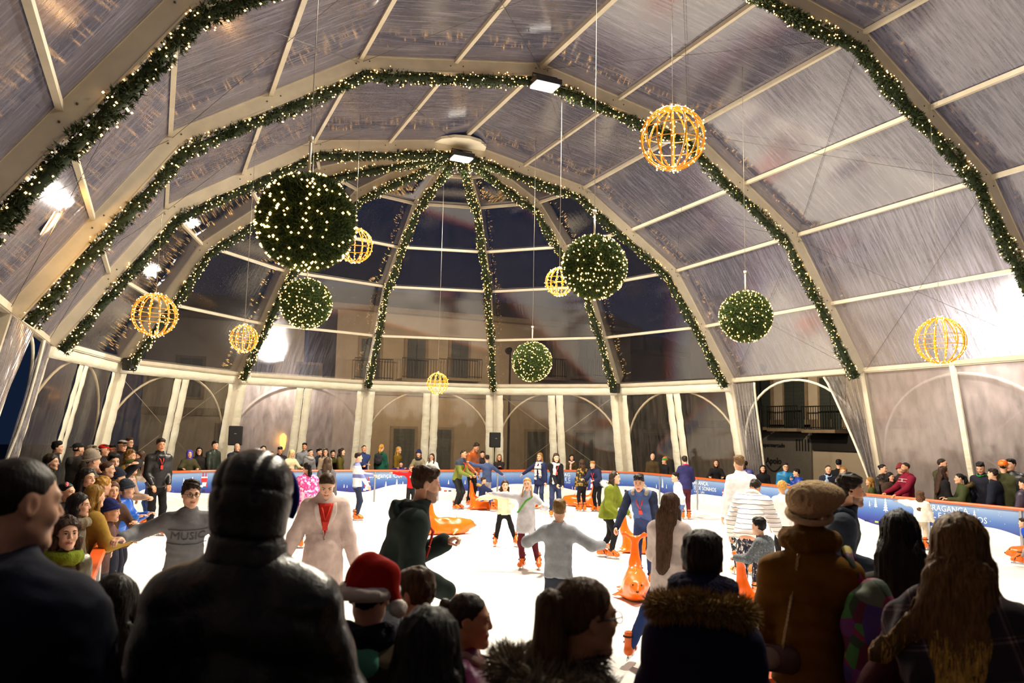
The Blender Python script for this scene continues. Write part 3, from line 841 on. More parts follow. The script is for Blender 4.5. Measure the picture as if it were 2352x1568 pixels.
# ================================================================== hanging balls
m_wire = plain('steel_wire', srgb(150, 142, 130), 0.4, 0.5)
m_rod = plain('white_rod', srgb(224, 214, 196), 0.4)
m_gold = plain('gold_tube', srgb(236, 158, 18), 0.35, 0.1, var=0.1)
def roof_z(x, y):
    r = abs(x) if y <= 0 else math.hypot(x, y)
    xs = [p[0] for p in PROF][::-1]; zs = [p[1] for p in PROF][::-1]
    return float(np.interp(r, xs, zs))
def hang(e, c, r, rod=0.35):
    zt = roof_z(c[0], c[1]) + 0.04 - c[2]
    if rod: MB().tube([(0, 0, r * 0.9), (0, 0, r + rod)], 0.014, 6).tube([(0, 0, r + rod), (0.0, 0, r + rod + 0.05)], 0.03, 6).build('rod', m_rod, e)
    MB().tube([(0, 0, r + rod - 0.02), (0, 0, zt)], 0.0045, 5).build('wire', m_wire, e)
def fib(n):
    i = np.arange(n) + 0.5; ph = np.arccos(1 - 2 * i / n); th = math.pi * (1 + 5 ** 0.5) * i
    return np.stack([np.cos(th) * np.sin(ph), np.sin(th) * np.sin(ph), np.cos(ph)], 1)
def green_ball(u, v, px, label, dia=1.0, nb=330):
    D = dia * FPX / px; c = at_depth(u, v, D); r = dia / 2
    e = empty('fir_ball', c); tag(e, label, 'hanging ball', 'hanging fir balls with lights')
    MB().ball((0, 0, 0), r * 0.93, 32, 20).build('core', m_fir_core, e)
    N = fib(6500); N += RNG.normal(size=N.shape) * 0.02; N /= np.linalg.norm(N, axis=1, keepdims=True)
    V, F = sprigs(N * r * 0.935, N, 0.05, 4, 0.8, 0.13); tag(mesh_np('foliage', V, F, m_fir_ball, e, smooth=False), kind='stuff')
    Nb = RNG.normal(size=(nb, 3)); Nb /= np.linalg.norm(Nb, axis=1, keepdims=True)
    bulbs_mesh('bulbs', Nb * (r * 1.015), 0.0135, m_bulb, e)
    hang(e, c, r); add_light('ball_glow', 'POINT', (0, 0, -r - 0.15), 3.0, (1.0, 0.62, 0.3), e, 0.1)
    return e
def gold_ball(u, v, px, label, dia=0.8, nb=16, nrib=14):
    D = dia * FPX / px; c = at_depth(u, v, D); r = dia / 2
    e = empty('gold_light_ball', c); tag(e, label, 'hanging ball', 'hanging golden cage balls with lights')
    arc = [(r * math.sin(t), 0, r * math.cos(t)) for t in np.linspace(0.06, math.pi - 0.06, 17)]
    rib0 = MB().tube(arc, 0.012 if dia > 0.7 else 0.010, 5).build('cage_rib', m_gold, e)
    for k in range(1, nrib):
        q = link_copy(rib0, e); q.rotation_euler = (0, 0, 2 * math.pi * k / nrib)
    for zc in (-0.18, 0.18):
        rr = math.sqrt(r * r - (zc * r * 1.2) ** 2)
        MB().tube([(rr * math.cos(t), rr * math.sin(t), zc * r * 1.2) for t in np.linspace(0, 2 * math.pi, 33)], 0.006, 5, caps=False).build('cage_ring', m_gold, e)
    P = []
    for k in range(nrib):
        for t in np.linspace(0.08, math.pi - 0.08, nb):
            P.append((r * math.sin(t) * math.cos(2 * math.pi * k / nrib), r * math.sin(t) * math.sin(2 * math.pi * k / nrib), r * math.cos(t)))
    P = np.array(P) * 1.015 + RNG.normal(size=(len(P), 3)) * 0.012
    bulbs_mesh('bulbs', P, 0.0115, m_bulb_gold, e)
    hang(e, c, r, rod=0.0); add_light('ball_glow', 'POINT', (0, 0, 0), 9.0, (1.0, 0.6, 0.25), e, 0.12)
    return e
green_ball(704, 510, 226, 'largest hanging fir ball dotted with lights', nb=300)
green_ball(1365, 613, 149, 'hanging fir ball overlapping a small golden cage ball', nb=330)
green_ball(1713, 727, 119, 'hanging fir ball on the side toward the open doorway', nb=340)
green_ball(703, 697, 116, 'hanging fir ball directly below the largest one', nb=330)
green_ball(1222, 830, 91, 'smallest and lowest hanging fir ball, before the far facade', nb=330)
gold_ball(1545, 318, 145, 'largest golden cage ball, hanging highest')
gold_ball(2160, 782, 105, 'golden cage ball against the glaring side wall')
gold_ball(355, 723, 97, 'golden cage ball near the far end of the leftmost frames')
gold_ball(815, 563, 80, 'golden cage ball half hidden by the largest fir ball')
gold_ball(1285, 647, 64, 'golden cage ball tucked behind a fir ball', 0.6)
gold_ball(560, 777, 62, 'small golden cage ball beside the outdoor floodlight glare', 0.6, 12, 12)
gold_ball(1005, 880, 48, 'smallest golden cage ball, hanging just above the far wall', 0.6, 9, 12)

# ================================================================== ridge lamps and speakers
m_lamp_body = plain('lamp_housing', srgb(60, 60, 62), 0.4, 0.5)
m_lamp_glass = emit('lamp_glass', (1.0, 0.97, 0.86), 16.0)
for k, (x, y, z, pw) in enumerate(RIDGE_LAMPS):
    e = empty('flood_lamp', (x, y - 0.12, z))
    tag(e, ['bright flood lamp under the ridge where the ribs meet', 'bright flood lamp under the ridge of the middle frame', 'flood lamp on the nearest frame, above the picture', 'flood lamp over the near walkway, out of sight'][k], 'lamp', 'flood lamps along the ridge')
    MB().box((0, 0, 0.07), (0.60, 0.44, 0.12)).build('housing', m_lamp_body, e)
    MB().box((0, 0, 0.0), (0.52, 0.36, 0.03)).build('glass', m_lamp_glass, e)
    MB().tube([(-0.29, 0, 0.06), (-0.29, 0, 0.25), (0.29, 0, 0.25), (0.29, 0, 0.06)], 0.015, 6).build('bracket', m_lamp_body, e)
    add_light('flood_light', 'AREA', (0, 0, -0.02), pw, (1.0, 0.90, 0.72), e, 0.4)
m_spk = plain('speaker_black', srgb(20, 19, 19), 0.55, bmp=0.2, scale=30)
m_grille = plain('speaker_grille', srgb(30, 29, 29), 0.6, 0.3, bmp=0.5, scale=60)
m_stick = plain('stand_black', srgb(24, 24, 24), 0.4, 0.4)
def speaker(u, v, y, w_, h_, label):
    c = at_y(u, v, y); g = 0.0
    ang = math.atan2(CAM[0] - c[0], -(CAM[1] - c[1]))
    e = empty('loudspeaker', c, math.radians(-8)); tag(e, label, 'speaker', 'loudspeakers on stands')
    b = MB().prism([(-w_ / 2, -h_ / 2), (w_ / 2, -h_ / 2), (w_ / 2, h_ / 2), (-w_ / 2, h_ / 2)], -0.14, 0.16); o = b.build('cabinet', m_spk, e)
    md = o.modifiers.new('bev', 'BEVEL'); md.width = 0.03; md.segments = 2
    MB().box((0, -0.15, -0.0), (w_ * 0.9, 0.02, h_ * 0.92)).build('grille', m_grille, e)
    MB().box((0, -0.165, h_ * 0.1), (0.07, 0.008, 0.02)).build('badge', m_joint, e)
    MB().tube([(0, 0.02, -h_ / 2), (0, 0.02, -c[2] + 0.55)], 0.02, 8).build('pole', m_stick, e)
    for k in range(3):
        a = k * 2.094 + 0.5
        MB().tube([(0, 0.02, -c[2] + 0.75), (0.45 * math.cos(a), 0.02 + 0.45 * math.sin(a), -c[2] + 0.02)], 0.014, 6).build('leg', m_stick, e)
speaker(541, 1000, 7.0, 0.42, 0.62, 'black loudspeaker on a stand by the orange-lit panel')
speaker(1137, 1010, 6.6, 0.36, 0.54, 'black loudspeaker on a stand beside the centre post')
for (dg, lab_) in ((150, 'small black corner speaker under the end of a short garland'), (30, 'small black corner speaker at the eave near the elf hat child')):
    a = math.radians(dg); p = np.array([9.05 * math.cos(a), 9.05 * math.sin(a), 3.88])
    e = empty('wall_speaker', p, a + math.pi / 2 if dg == 30 else a - math.pi / 2); tag(e, lab_, 'speaker')
    e.rotation_euler = (0, 0, a - math.pi / 2)
    o = MB().prism([(-.14, -.17), (.14, -.17), (.14, .17), (-.14, .17)], -0.14, 0.14).build('cabinet', m_spk, e); md = o.modifiers.new('bev', 'BEVEL'); md.width = 0.02
    MB().box((0, 0.16, 0), (0.03, 0.12, 0.03)).build('mount', m_dark_metal, e)
    MB().box((0, -0.145, 0), (0.24, 0.012, 0.3)).build('grille', m_grille, e)
# ================================================================== outside the tent
m_wall = plain('render_wall', srgb(150, 134, 112), 0.9, var=0.1, scale=1.0)
m_wall2 = plain('pale_wall', srgb(170, 158, 140), 0.9, var=0.08, scale=1.0)
m_stone = plain('stone_trim', srgb(120, 104, 84), 0.85, var=0.15, scale=3)
m_shutter = plain('green_shutter', srgb(44, 50, 46), 0.6, var=0.1)
m_iron = plain('iron', srgb(30, 28, 26), 0.5, 0.5)
m_tile = plain('roof_tile', srgb(86, 52, 40), 0.8, var=0.2, scale=6)
def facade(name, label, origin, ang, W, H, wins, floors_trim, mat, roof=True):
    """building standing behind the tent: front face along local x, facing -y"""
    e = empty(name, origin, ang); tag(e, label, 'building')
    MB().box((W / 2, 4, H / 2), (W, 8, H)).build('wall', mat, e)
    if roof:
        r = MB(); r.add([(-0.5, -0.6, H), (W + 0.5, -0.6, H), (W + 0.5, 8.6, H), (-0.5, 8.6, H), (-0.5, 4, H + 1.6), (W + 0.5, 4, H + 1.6)],
                        [(0, 1, 5, 4), (2, 3, 4, 5), (0, 4, 3), (1, 2, 5), (0, 3, 2, 1)]).build('roof', m_tile, e)
        MB().box((W / 2, -0.35, H - 0.15), (W + 0.8, 0.6, 0.25)).build('cornice', m_stone, e)
    for z in floors_trim: MB().box((W / 2, -0.05, z), (W, 0.12, 0.35)).build('string_course', m_stone, e)
    for (x, z, w_, h_, balc) in wins:
        wn_ = MB().box((0, -0.02, 0), (w_ + 0.3, 0.1, h_ + 0.25)).build('window', m_stone, e); wn_.location = (x, 0, z)
        for s in (-1, 1):
            sh = MB(); sh.box((s * w_ / 4, -0.09, 0), (w_ / 2 - 0.03, 0.05, h_))
            for j in range(int(h_ / 0.18)): sh.box((s * w_ / 4, -0.12, -h_ / 2 + 0.12 + j * 0.18), (w_ / 2 - 0.12, 0.03, 0.05))
            sh.build('shutter', m_shutter, wn_)
        if balc:
            b = MB(); bw = balc; zb = -h_ / 2
            b.box((0, -0.45, zb - 0.08), (bw, 0.9, 0.14)); 
            bo = b.build('balcony', m_stone, wn_)
            rr = MB(); n = int(bw / 0.13)
            rr.box((0, -0.86, zb + 1.0), (bw, 0.05, 0.05)).box((0, -0.86, zb + 0.08), (bw, 0.04, 0.04))
            for j in range(n + 1): rr.box((-bw / 2 + bw * j / n, -0.86, zb + 0.5), (0.022, 0.022, 1.0))
            tag(rr.build('railing', m_iron, bo), kind='stuff')
    return e
y0 = 19.0
def fx(u, v=850): return at_y(u, v, y0)
xl = fx(770)[0]
W1 = fx(1448)[0] - xl
Htop = float(fx(900, 705)[2])
wins = []
for u in (955, 1055, 1250, 1345, 850):
    c = fx(u, 822); wins.append((c[0] - xl, float(c[2]), 0.95, 2.05, 1.9))
for u in (925, 1010, 1230, 1340):
    c = fx(u, 1065); wins.append((c[0] - xl, 1.25, 1.1, 2.3, 0))
for u in (1215, 1300): 
    c = fx(u, 965); 
facade('town_house', 'cream town house with dark shuttered windows beyond the far wall', (xl, y0, -0.08), 0, W1, Htop, wins, (float(fx(955, 880)[2]) - 0.4,), m_wall)
xl2 = fx(330)[0]; W2 = xl - 0.1 - xl2 + 0.0
facade('low_house', 'lower pale house beyond the panel lit by the floodlight', (xl2, y0 + 1.5, -0.08), 0, W2 - 1.2, float(fx(600, 735)[2]) + 0.4, [(2.0, 4.6, 1.0, 1.8, 0), (5.2, 4.6, 1.0, 1.8, 0), (7.5, 4.6, 1.0, 1.8, 0), (4.0, 1.2, 1.2, 2.3, 0)], (3.0,), m_wall2)
xr = fx(1448)[0] + 1.2
facade('dark_house', 'dim house standing beyond the gap after the cream house', (xr, y0 + 3.0, -0.08), 0, 5.5, float(fx(1500, 770)[2]) - 0.5, [(1.4, 4.2, 1.0, 1.9, 0), (3.9, 4.2, 1.0, 1.9, 0), (2.6, 1.2, 1.4, 2.3, 0)], (2.9,), m_wall)
# supermarket beyond the open doorway: faces the tent side
xs = 20.0
def sx_(u, v): return at_x(u, v, xs)
ya = sx_(1700, 1000)[1] + 1.0; yb = sx_(2050, 1000)[1]
c0 = sx_(1845, 940)
shop = facade('corner_shop', 'dim corner shop with a name over its shutters beyond the doorway', (xs, ya + 3, -0.08), math.radians(-90), ya + 3 - yb + 12, 9.5,
       [(ya + 3 - float(sx_(u, 935)[1]), float(sx_(u, 930)[2]) + 0.15, 1.25, 2.3, 1.9) for u in (1752, 1828, 1912)], (float(sx_(1845, 968)[2]),), m_wall2)
m_sign = plain('shop_sign', srgb(26, 24, 22), 0.7)
m_shop_grey = plain('shop_front_grey', srgb(96, 92, 86), 0.7)
def shop_local(u, v):
    p = sx_(u, v); return ya + 3 - float(p[1]), float(p[2]) + 0.08
x1, z1 = shop_local(1780, 1022); text_obj('lettering', 'Supermercado', 0.27, (x1, -0.14, z1), (math.pi / 2, 0, 0), m_sign, shop, 0.02)
x1, z1 = shop_local(1782, 1058); text_obj('lettering', 'Apolo', 0.42, (x1, -0.14, z1), (math.pi / 2, 0, 0), m_sign, shop, 0.02)
sg = MB(); xa, za = shop_local(1782, 1070)
sg.tube([(xa - 0.5 + 1.0 * t, -0.1, za + 0.05 - 0.3 * math.sin(math.pi * t)) for t in np.linspace(0, 1, 13)], 0.04, 6).build('emblem_swash', m_sign, shop)
xa, za = shop_local(1790, 1050); MB().box((xa, -0.06, 1.5), (4.2, 0.1, 2.9)).build('shop_front', m_shop_grey, shop)
xa, za = shop_local(1848, 1022); v_ = MB().box((xa, -0.06, za), (0.9, 0.08, 0.62)); v_.build('vent_panel', m_shop_grey, shop)
vs = MB(); [vs.box((xa - 0.36 + k * 0.18, -0.12, za), (0.07, 0.04, 0.52)) for k in range(5)]; tag(vs.build('vent_slats', m_sign, shop), kind='stuff')
xa, za = shop_local(1925, 1010); MB().box((xa, -0.05, za), (2.8, 0.1, 0.95)).build('dark_window', m_sign, shop)
# flood lights standing outside, and lamps added for their light
m_flood = emit('outdoor_flood_glass', (1.0, 0.96, 0.82), 60.0)
def outdoor_flood(loc, aim, power, label, head=(0.5, 0.35), n=1, col=(1.0, 0.93, 0.78), glass=None, back=1.6):
    e = empty('street_floodlight', (loc[0], loc[1], -0.08)); tag(e, label, 'floodlight')
    cen = np.array([0.0, min(0.0, loc[1])]); bo = unit(np.asarray(loc[:2], float) - cen) * back
    h = loc[2] + 0.08
    MB().tube([(bo[0], bo[1], 0), (bo[0], bo[1], h), (0, 0, h)], 0.03, 8, rr=[0.04, 0.028, 0.02]).build('mast', m_joint, e)
    d = unit(np.asarray(aim, float) - np.asarray(loc, float)); q = Vector(d).to_track_quat('Y', 'Z').to_matrix()
    R = np.array(q)
    MB().box((0, 0, h), (head[0] + 0.06, 0.16, head[1] + 0.06), R=R).build('housing', m_dark_metal, e)
    for k in range(n):
        MB().box(np.array([0, 0, h]) + R @ np.array([0, 0.085, 0]), (head[0], 0.015, head[1]), R=R).build('glass', glass or m_flood, e)
    l = add_light('floodlight_beam', 'AREA', tuple(np.array([0, 0, h]) + d * 0.12), power, col, e, 0.4)
    l.rotation_euler = Vector(d).to_track_quat('-Z', 'Y').to_euler()
    return e
def film_depth(u, v):
    """distance along the view at which the tent skin is passed"""
    xs = [p[0] for p in PROF]; zs = [p[1] for p in PROF]
    for D in np.arange(8, 45, 0.05):
        p = at_depth(u, v, D); z = p[2]
        r = 9.344 + SPLAY * (zs[0] - z) if z < zs[0] else float(np.interp(z, zs, xs))
        if p[1] <= 0: out = abs(p[0]) > r
        else:
            a = math.degrees(math.atan2(p[1], p[0])); k = (math.floor(a / 30) + 0.5) * 30; q = math.radians(k)
            out = p[0] * math.cos(q) + p[1] * math.sin(q) > r * math.cos(math.radians(15))
        if out: return D
    return 30.0
pR = at_depth(2335, 690, film_depth(2335, 690) + 1.3)
outdoor_flood(tuple(pR), (4.0, pR[1] - 1.0, 1.0), 120, 'glaring floodlight outside the side wall', (0.7, 0.5))
pR2 = at_depth(2318, 775, film_depth(2318, 775) + 1.2)
outdoor_flood(tuple(pR2), (4.0, pR2[1] - 2.0, 1.0), 45, 'second floodlight just below the glaring one outside', (0.5, 0.4))
pL = at_depth(632, 812, film_depth(632, 812) + 1.6)
outdoor_flood(tuple(pL), (-2, 2, 2.5), 420, 'floodlight glaring through the far panels beside the fir garland', (0.6, 0.45))
pL2 = at_depth(641, 764, film_depth(641, 764) + 2.0); outdoor_flood(tuple(pL2), (-2, 4, 1.5), 10, 'small white street light above the glaring floodlight', (0.2, 0.16))
pW = at_depth(200, 530, 14.0)
pW = at_depth(95, 505, film_depth(95, 505) + 0.5)
outdoor_flood(tuple(pW), (-4.0, pW[1] + 1.0, 3.0), 60, 'amber street floodlight glowing through the near roof panel', (0.4, 0.3), col=(1.0, 0.55, 0.14), glass=emit('amber_glass', (1.0, 0.62, 0.2), 14.0))  # added lamp, imitates a golden reflection on the roof film
# added shaded lamps on masts, put in to brighten the house fronts
for k, (p, aim, pw, col) in enumerate((((1.0, 13.0, 6.0), (1.5, 19, 4.0), 900, (1.0, 0.78, 0.48)), ((7.5, 13.0, 6.0), (7.5, 19, 4.2), 800, (1.0, 0.78, 0.48)), ((14.5, 4.5, 5.0), (20, 6.0, 3.2), 900, (1.0, 0.78, 0.5)))):
    e = empty('street_lamp', (p[0], p[1], -0.08)); tag(e, ['warm street lamp before the cream town house', 'street lamp before the far corner of the cream house', 'street lamp before the corner shop'][k], 'street lamp')
    dd = unit(np.array(aim) - np.array(p)); h_ = p[2]
    MB().tube([(0, 0, 0), (0, 0, h_)], 0.05, 8, rr=[0.07, 0.04]).build('mast', m_dark_metal, e)
    hd = np.array([0, 0, h_ + 0.1]) + dd * 0.1
    MB().tube([hd - dd * 0.16, hd - dd * 0.1, hd + dd * 0.14], 0.12, 10, rr=[0.05, 0.11, 0.17]).build('shade', m_dark_metal, e)
    MB().tube([hd + dd * 0.142, hd + dd * 0.15], 0.15, 10).build('lens', emit('lantern_%d' % k, col, 6.0), e)
    l = add_light('lantern_light', 'SPOT', tuple(hd + dd * 0.2), pw, col, e, 0.12, spot=(math.radians(130), 0.6)); l.rotation_euler = Vector(dd).to_track_quat('-Z', 'Y').to_euler()

pO = at_depth(650, 1015, film_depth(650, 1015) + 0.9)
e = empty('street_lantern', (pO[0], pO[1], -0.08)); tag(e, 'orange lantern glowing low behind the fogged far panel', 'lantern')
MB().tube([(0, 0, 0), (0, 0, pO[2] - 0.2)], 0.04, 8).build('mast', m_dark_metal, e)
MB().tube([(0, 0, pO[2] - 0.2), (0, 0, pO[2] - 0.1), (0, 0, pO[2] + 0.3), (0, 0, pO[2] + 0.4)], 0.1, 8, rr=[0.05, 0.09, 0.12, 0.03]).build('lantern_glass', emit('orange_glass', (1.0, 0.4, 0.05), 5.0), e)
add_light('lantern_light', 'POINT', (0, 0, pO[2] + 0.1), 45, (1.0, 0.42, 0.06), e, 0.12)
# ================================================================== smooth solid modelling (distance fields -> surface nets)
def capsule(a, b, ra, rb, n=None, s=1.0):
    """tapered capsule; n, s: flattened along n by factor s"""
    a = np.asarray(a, float); b = np.asarray(b, float); R = max(ra, rb)
    def f(P):
        d = b - a; L2 = d @ d + 1e-12
        t = np.clip(((P - a) @ d) / L2, 0, 1)
        w = P - (a + t[..., None] * d)
        if n is not None:
            nn = unit(n); c = w @ nn
            w = w + (c * (1 / s - 1))[..., None] * nn
        r = ra + (rb - ra) * t
        q = np.sqrt((w * w).sum(-1)) - r
        return q * (s if n is not None and s < 1 else 1.0)
    return f, np.minimum(a, b) - R, np.maximum(a, b) + R
def ellips(c, r, R=None):
    c = np.asarray(c, float); r = np.asarray(r, float); m = r.max() if R is not None else r
    def f(P):
        q = P - c
        if R is not None: q = q @ np.asarray(R)
        k = np.sqrt(((q / r) ** 2).sum(-1)); return (k - 1) * r.min()
    return f, c - m, c + m
def field_mesh(prims, res, k=0.03, cut=None, disp=None, pad=None):
    """prims: list of ((f, lo, hi), op) with op 'u' smooth union, 'h' hard union, 's' smooth subtract; or bare prims (union)"""
    P_ = [p if isinstance(p[1], str) or p[0] == 'cut' else (p, 'u') for p in prims]
    adds = [p for p in P_ if p[0] != 'cut' and p[1][0] != 's']
    pad = pad if pad is not None else 2.2 * res + k * 0.5
    lo = np.min([p[0][1] for p in adds], 0) - pad; hi = np.max([p[0][2] for p in adds], 0) + pad
    dim = np.ceil((hi - lo) / res).astype(int) + 1
    ax = [lo[i] + np.arange(dim[i]) * res for i in range(3)]
    Fv = np.full(dim, 1.0)
    for pr, op in P_:
        if isinstance(pr, str):      # trim what has been built so far
            Fv = np.maximum(Fv, op(np.stack(np.meshgrid(*ax, indexing='ij'), -1))); continue
        f, l, h = pr; kk = k
        if op[0] in 'us' and len(op) > 1: kk = float(op[1:])
        i0 = np.maximum(((l - pad - lo) / res).astype(int), 0); i1 = np.minimum(((h + pad - lo) / res).astype(int) + 2, dim)
        if (i1 <= i0).any(): continue
        sl = tuple(slice(a, b) for a, b in zip(i0, i1))
        G = np.stack(np.meshgrid(ax[0][sl[0]], ax[1][sl[1]], ax[2][sl[2]], indexing='ij'), -1)
        d = f(G); F0 = Fv[sl]
        if op[0] == 'h': Fv[sl] = np.minimum(F0, d)
        elif op[0] == 's':
            d = -d; hh = np.maximum(kk - np.abs(F0 - d), 0) / kk; Fv[sl] = np.maximum(F0, d) + hh * hh * kk * 0.25
        else:
            hh = np.maximum(kk - np.abs(F0 - d), 0) / kk; Fv[sl] = np.minimum(F0, d) - hh * hh * kk * 0.25
    if disp is not None or cut is not None:
        G = np.stack(np.meshgrid(*ax, indexing='ij'), -1)
        if disp is not None: Fv = Fv + disp(G)
        if cut is not None:
            for c in (cut if isinstance(cut, list) else [cut]): Fv = np.maximum(Fv, c(G))
    Fv[0] = Fv[-1] = 1; Fv[:, 0] = Fv[:, -1] = 1; Fv[:, :, 0] = Fv[:, :, -1] = 1
    return nets(Fv, lo, res)
CORN = np.array([(i, j, k) for i in (0, 1) for j in (0, 1) for k in (0, 1)])
EDG = [(a, b) for a in range(8) for b in range(a + 1, 8) if np.abs(CORN[a] - CORN[b]).sum() == 1]
def nets(Fv, lo, res):
    S = Fv < 0; n = np.array(Fv.shape)
    cnt = np.zeros(n - 1, np.int8)
    for c in CORN: cnt += S[c[0]:n[0] - 1 + c[0], c[1]:n[1] - 1 + c[1], c[2]:n[2] - 1 + c[2]]
    act = (cnt > 0) & (cnt < 8); idx = np.argwhere(act)
    if len(idx) == 0: return np.zeros((0, 3)), np.zeros((0, 4), int)
    ID = np.full(n - 1, -1, np.int32); ID[act] = np.arange(len(idx))
    vals = np.stack([Fv[idx[:, 0] + c[0], idx[:, 1] + c[1], idx[:, 2] + c[2]] for c in CORN], 1)
    acc = np.zeros((len(idx), 3)); num = np.zeros(len(idx))
    for a, b in EDG:
        va, vb = vals[:, a], vals[:, b]; m = (va < 0) != (vb < 0)
        t = np.where(m, va / np.where(m, va - vb, 1), 0)
        acc += np.where(m[:, None], CORN[a] + t[:, None] * (CORN[b] - CORN[a]), 0); num += m
    V = lo + (idx + acc / num[:, None]) * res
    Q = []
    for a in range(3):
        b, c = (a + 1) % 3, (a + 2) % 3
        sl0 = [slice(None)] * 3; sl1 = [slice(None)] * 3; sl0[a] = slice(0, -1); sl1[a] = slice(1, None)
        ch = S[tuple(sl0)] != S[tuple(sl1)]
        e = np.argwhere(ch); ok = (e[:, b] > 0) & (e[:, c] > 0) & (e[:, b] < n[b] - 1) & (e[:, c] < n[c] - 1); e = e[ok]
        ub = np.zeros(3, int); ub[b] = 1; uc = np.zeros(3, int); uc[c] = 1
        g = lambda q: ID[q[:, 0], q[:, 1], q[:, 2]]
        q4 = np.stack([g(e - ub - uc), g(e - uc), g(e), g(e - ub)], 1)
        fl = S[e[:, 0], e[:, 1], e[:, 2]]
        q4[~fl] = q4[~fl][:, ::-1]; Q.append(q4)
    return V, np.concatenate(Q)
def wob(seed, amp, freq, stretch=(1, 1, 1)):
    """cheap smooth noise displacement"""
    r = np.random.default_rng(seed); D = r.normal(size=(5, 3)) * freq * np.array(stretch); ph = r.uniform(0, 6.28, 5)
    return lambda G: amp * sum(np.sin(G @ D[i] + ph[i]) for i in range(5)) / 2.2

# ------------------------------------------------------------------ head, hand and skate patterns (built once, fitted to each person)
HEAD_CACHE = {}
def head_pattern(sex, res):
    key = (sex, res)
    if key in HEAD_CACHE: return HEAD_CACHE[key]
    f = sex == 'f'; c = sex == 'c'
    jaw = 0.053 if f else (0.055 if c else 0.060)
    pr = [ellips((0, -0.014, 0.028), (0.075, 0.094, 0.088)), (ellips((0, 0.022, -0.042), (jaw + 0.004, 0.062, 0.078)), 'u0.04'),
          (capsule((0.044, -0.005, -0.066), (0.012, 0.062, -0.104), 0.018, 0.016), 'u0.03'), (capsule((-0.044, -0.005, -0.066), (-0.012, 0.062, -0.104), 0.018, 0.016), 'u0.03'),
          (ellips((0, 0.066, -0.106), (0.022, 0.018, 0.017)), 'u0.02'),
          (ellips((0.036, 0.057, -0.032), (0.024, 0.024, 0.024)), 'u0.02'), (ellips((-0.036, 0.057, -0.032), (0.024, 0.024, 0.024)), 'u0.02'),
          (capsule((-0.036, 0.070, 0.020), (0.036, 0.070, 0.020), 0.012 if not f else 0.009, 0.012 if not f else 0.009), 'u0.02'),
          (ellips((0.031, 0.094, 0.001), (0.017, 0.016, 0.012)), 's0.012'), (ellips((-0.031, 0.094, 0.001), (0.017, 0.016, 0.012)), 's0.012'),
          (ellips((0.031, 0.070, 0.001), (0.0145, 0.0135, 0.012)), 'u0.006'), (ellips((-0.031, 0.070, 0.001), (0.0145, 0.0135, 0.012)), 'u0.006'),
          (capsule((0, 0.083, 0.012), (0, 0.103 if not c else 0.096, -0.028), 0.007, 0.0115 if not f else 0.0095), 'u0.012'),
          (ellips((0.011, 0.094, -0.034), (0.008, 0.009, 0.007)), 'u0.006'), (ellips((-0.011, 0.094, -0.034), (0.008, 0.009, 0.007)), 'u0.006'),
          (capsule((-0.019, 0.078, -0.064), (0.019, 0.078, -0.064), 0.006, 0.006), 'u0.008'), (capsule((0, 0.086, -0.063), (0, 0.086, -0.064), 0.0065, 0.0065), 'u0.008'),
          (capsule((-0.014, 0.078, -0.076), (0.014, 0.078, -0.076), 0.0075, 0.0075), 'u0.008'),
          (ellips((0.077, -0.010, -0.006), (0.009, 0.019, 0.031)), 'u0.008'), (ellips((-0.077, -0.010, -0.006), (0.009, 0.019, 0.031)), 'u0.008'),
          (ellips((0.083, -0.004, -0.004), (0.006, 0.010, 0.018)), 's0.006'), (ellips((-0.083, -0.004, -0.004), (0.006, 0.010, 0.018)), 's0.006'),
          (capsule((0, -0.020, -0.06), (0, -0.040, -0.20), 0.046 if not f else 0.041, 0.054 if not f else 0.048), 'u0.03')]
    V, F = field_mesh(pr, res, 0.02)
    cen = V[F].mean(1); fm = np.zeros(len(F), int)
    lip = (np.abs(cen[:, 0]) < 0.024) & (cen[:, 2] < -0.058) & (cen[:, 2] > -0.083) & (cen[:, 1] > 0.076); fm[lip] = 1
    X = MB()
    n, k = (8, 6) if res < 0.009 else (6, 4)
    for s in (1, -1):
        X.ball((s * 0.031, 0.0745, 0.001), (0.0125, 0.0115, 0.0075), n, k, 2)
        X.ball((s * 0.031, 0.0835, 0.001), (0.0058, 0.0034, 0.0062), n, 4, 3)
        X.tube([(s * 0.014, 0.0855, 0.0185), (s * 0.032, 0.085, 0.0245), (s * 0.049, 0.073, 0.020)], 0.0036, 4, 4, rr=[0.0042, 0.0042, 0.002])
        X.tube([(s * 0.0175, 0.0835, 0.0035), (s * 0.031, 0.0872, 0.0085), (s * 0.045, 0.0785, 0.003)], 0.0018, 4, 3)
    X.tube([(-0.019, 0.0845, -0.0695), (0, 0.0905, -0.0692), (0.019, 0.0845, -0.0695)], 0.0014, 4, 3)
    xv = np.array(X.v); xf = []; xm = []
    for fc, m in zip(X.f, X.m):
        q = list(fc)
        while len(q) > 4: xf.append((q[0], q[1], q[2], q[2])); xm.append(m); q = [q[0]] + q[2:]
        xf.append(tuple(q) if len(q) == 4 else (q[0], q[1], q[2], q[2])); xm.append(m)
    HEAD_CACHE[key] = (V, F, fm, xv, np.array(xf), np.array(xm)); return HEAD_CACHE[key]
HAND_CACHE = {}
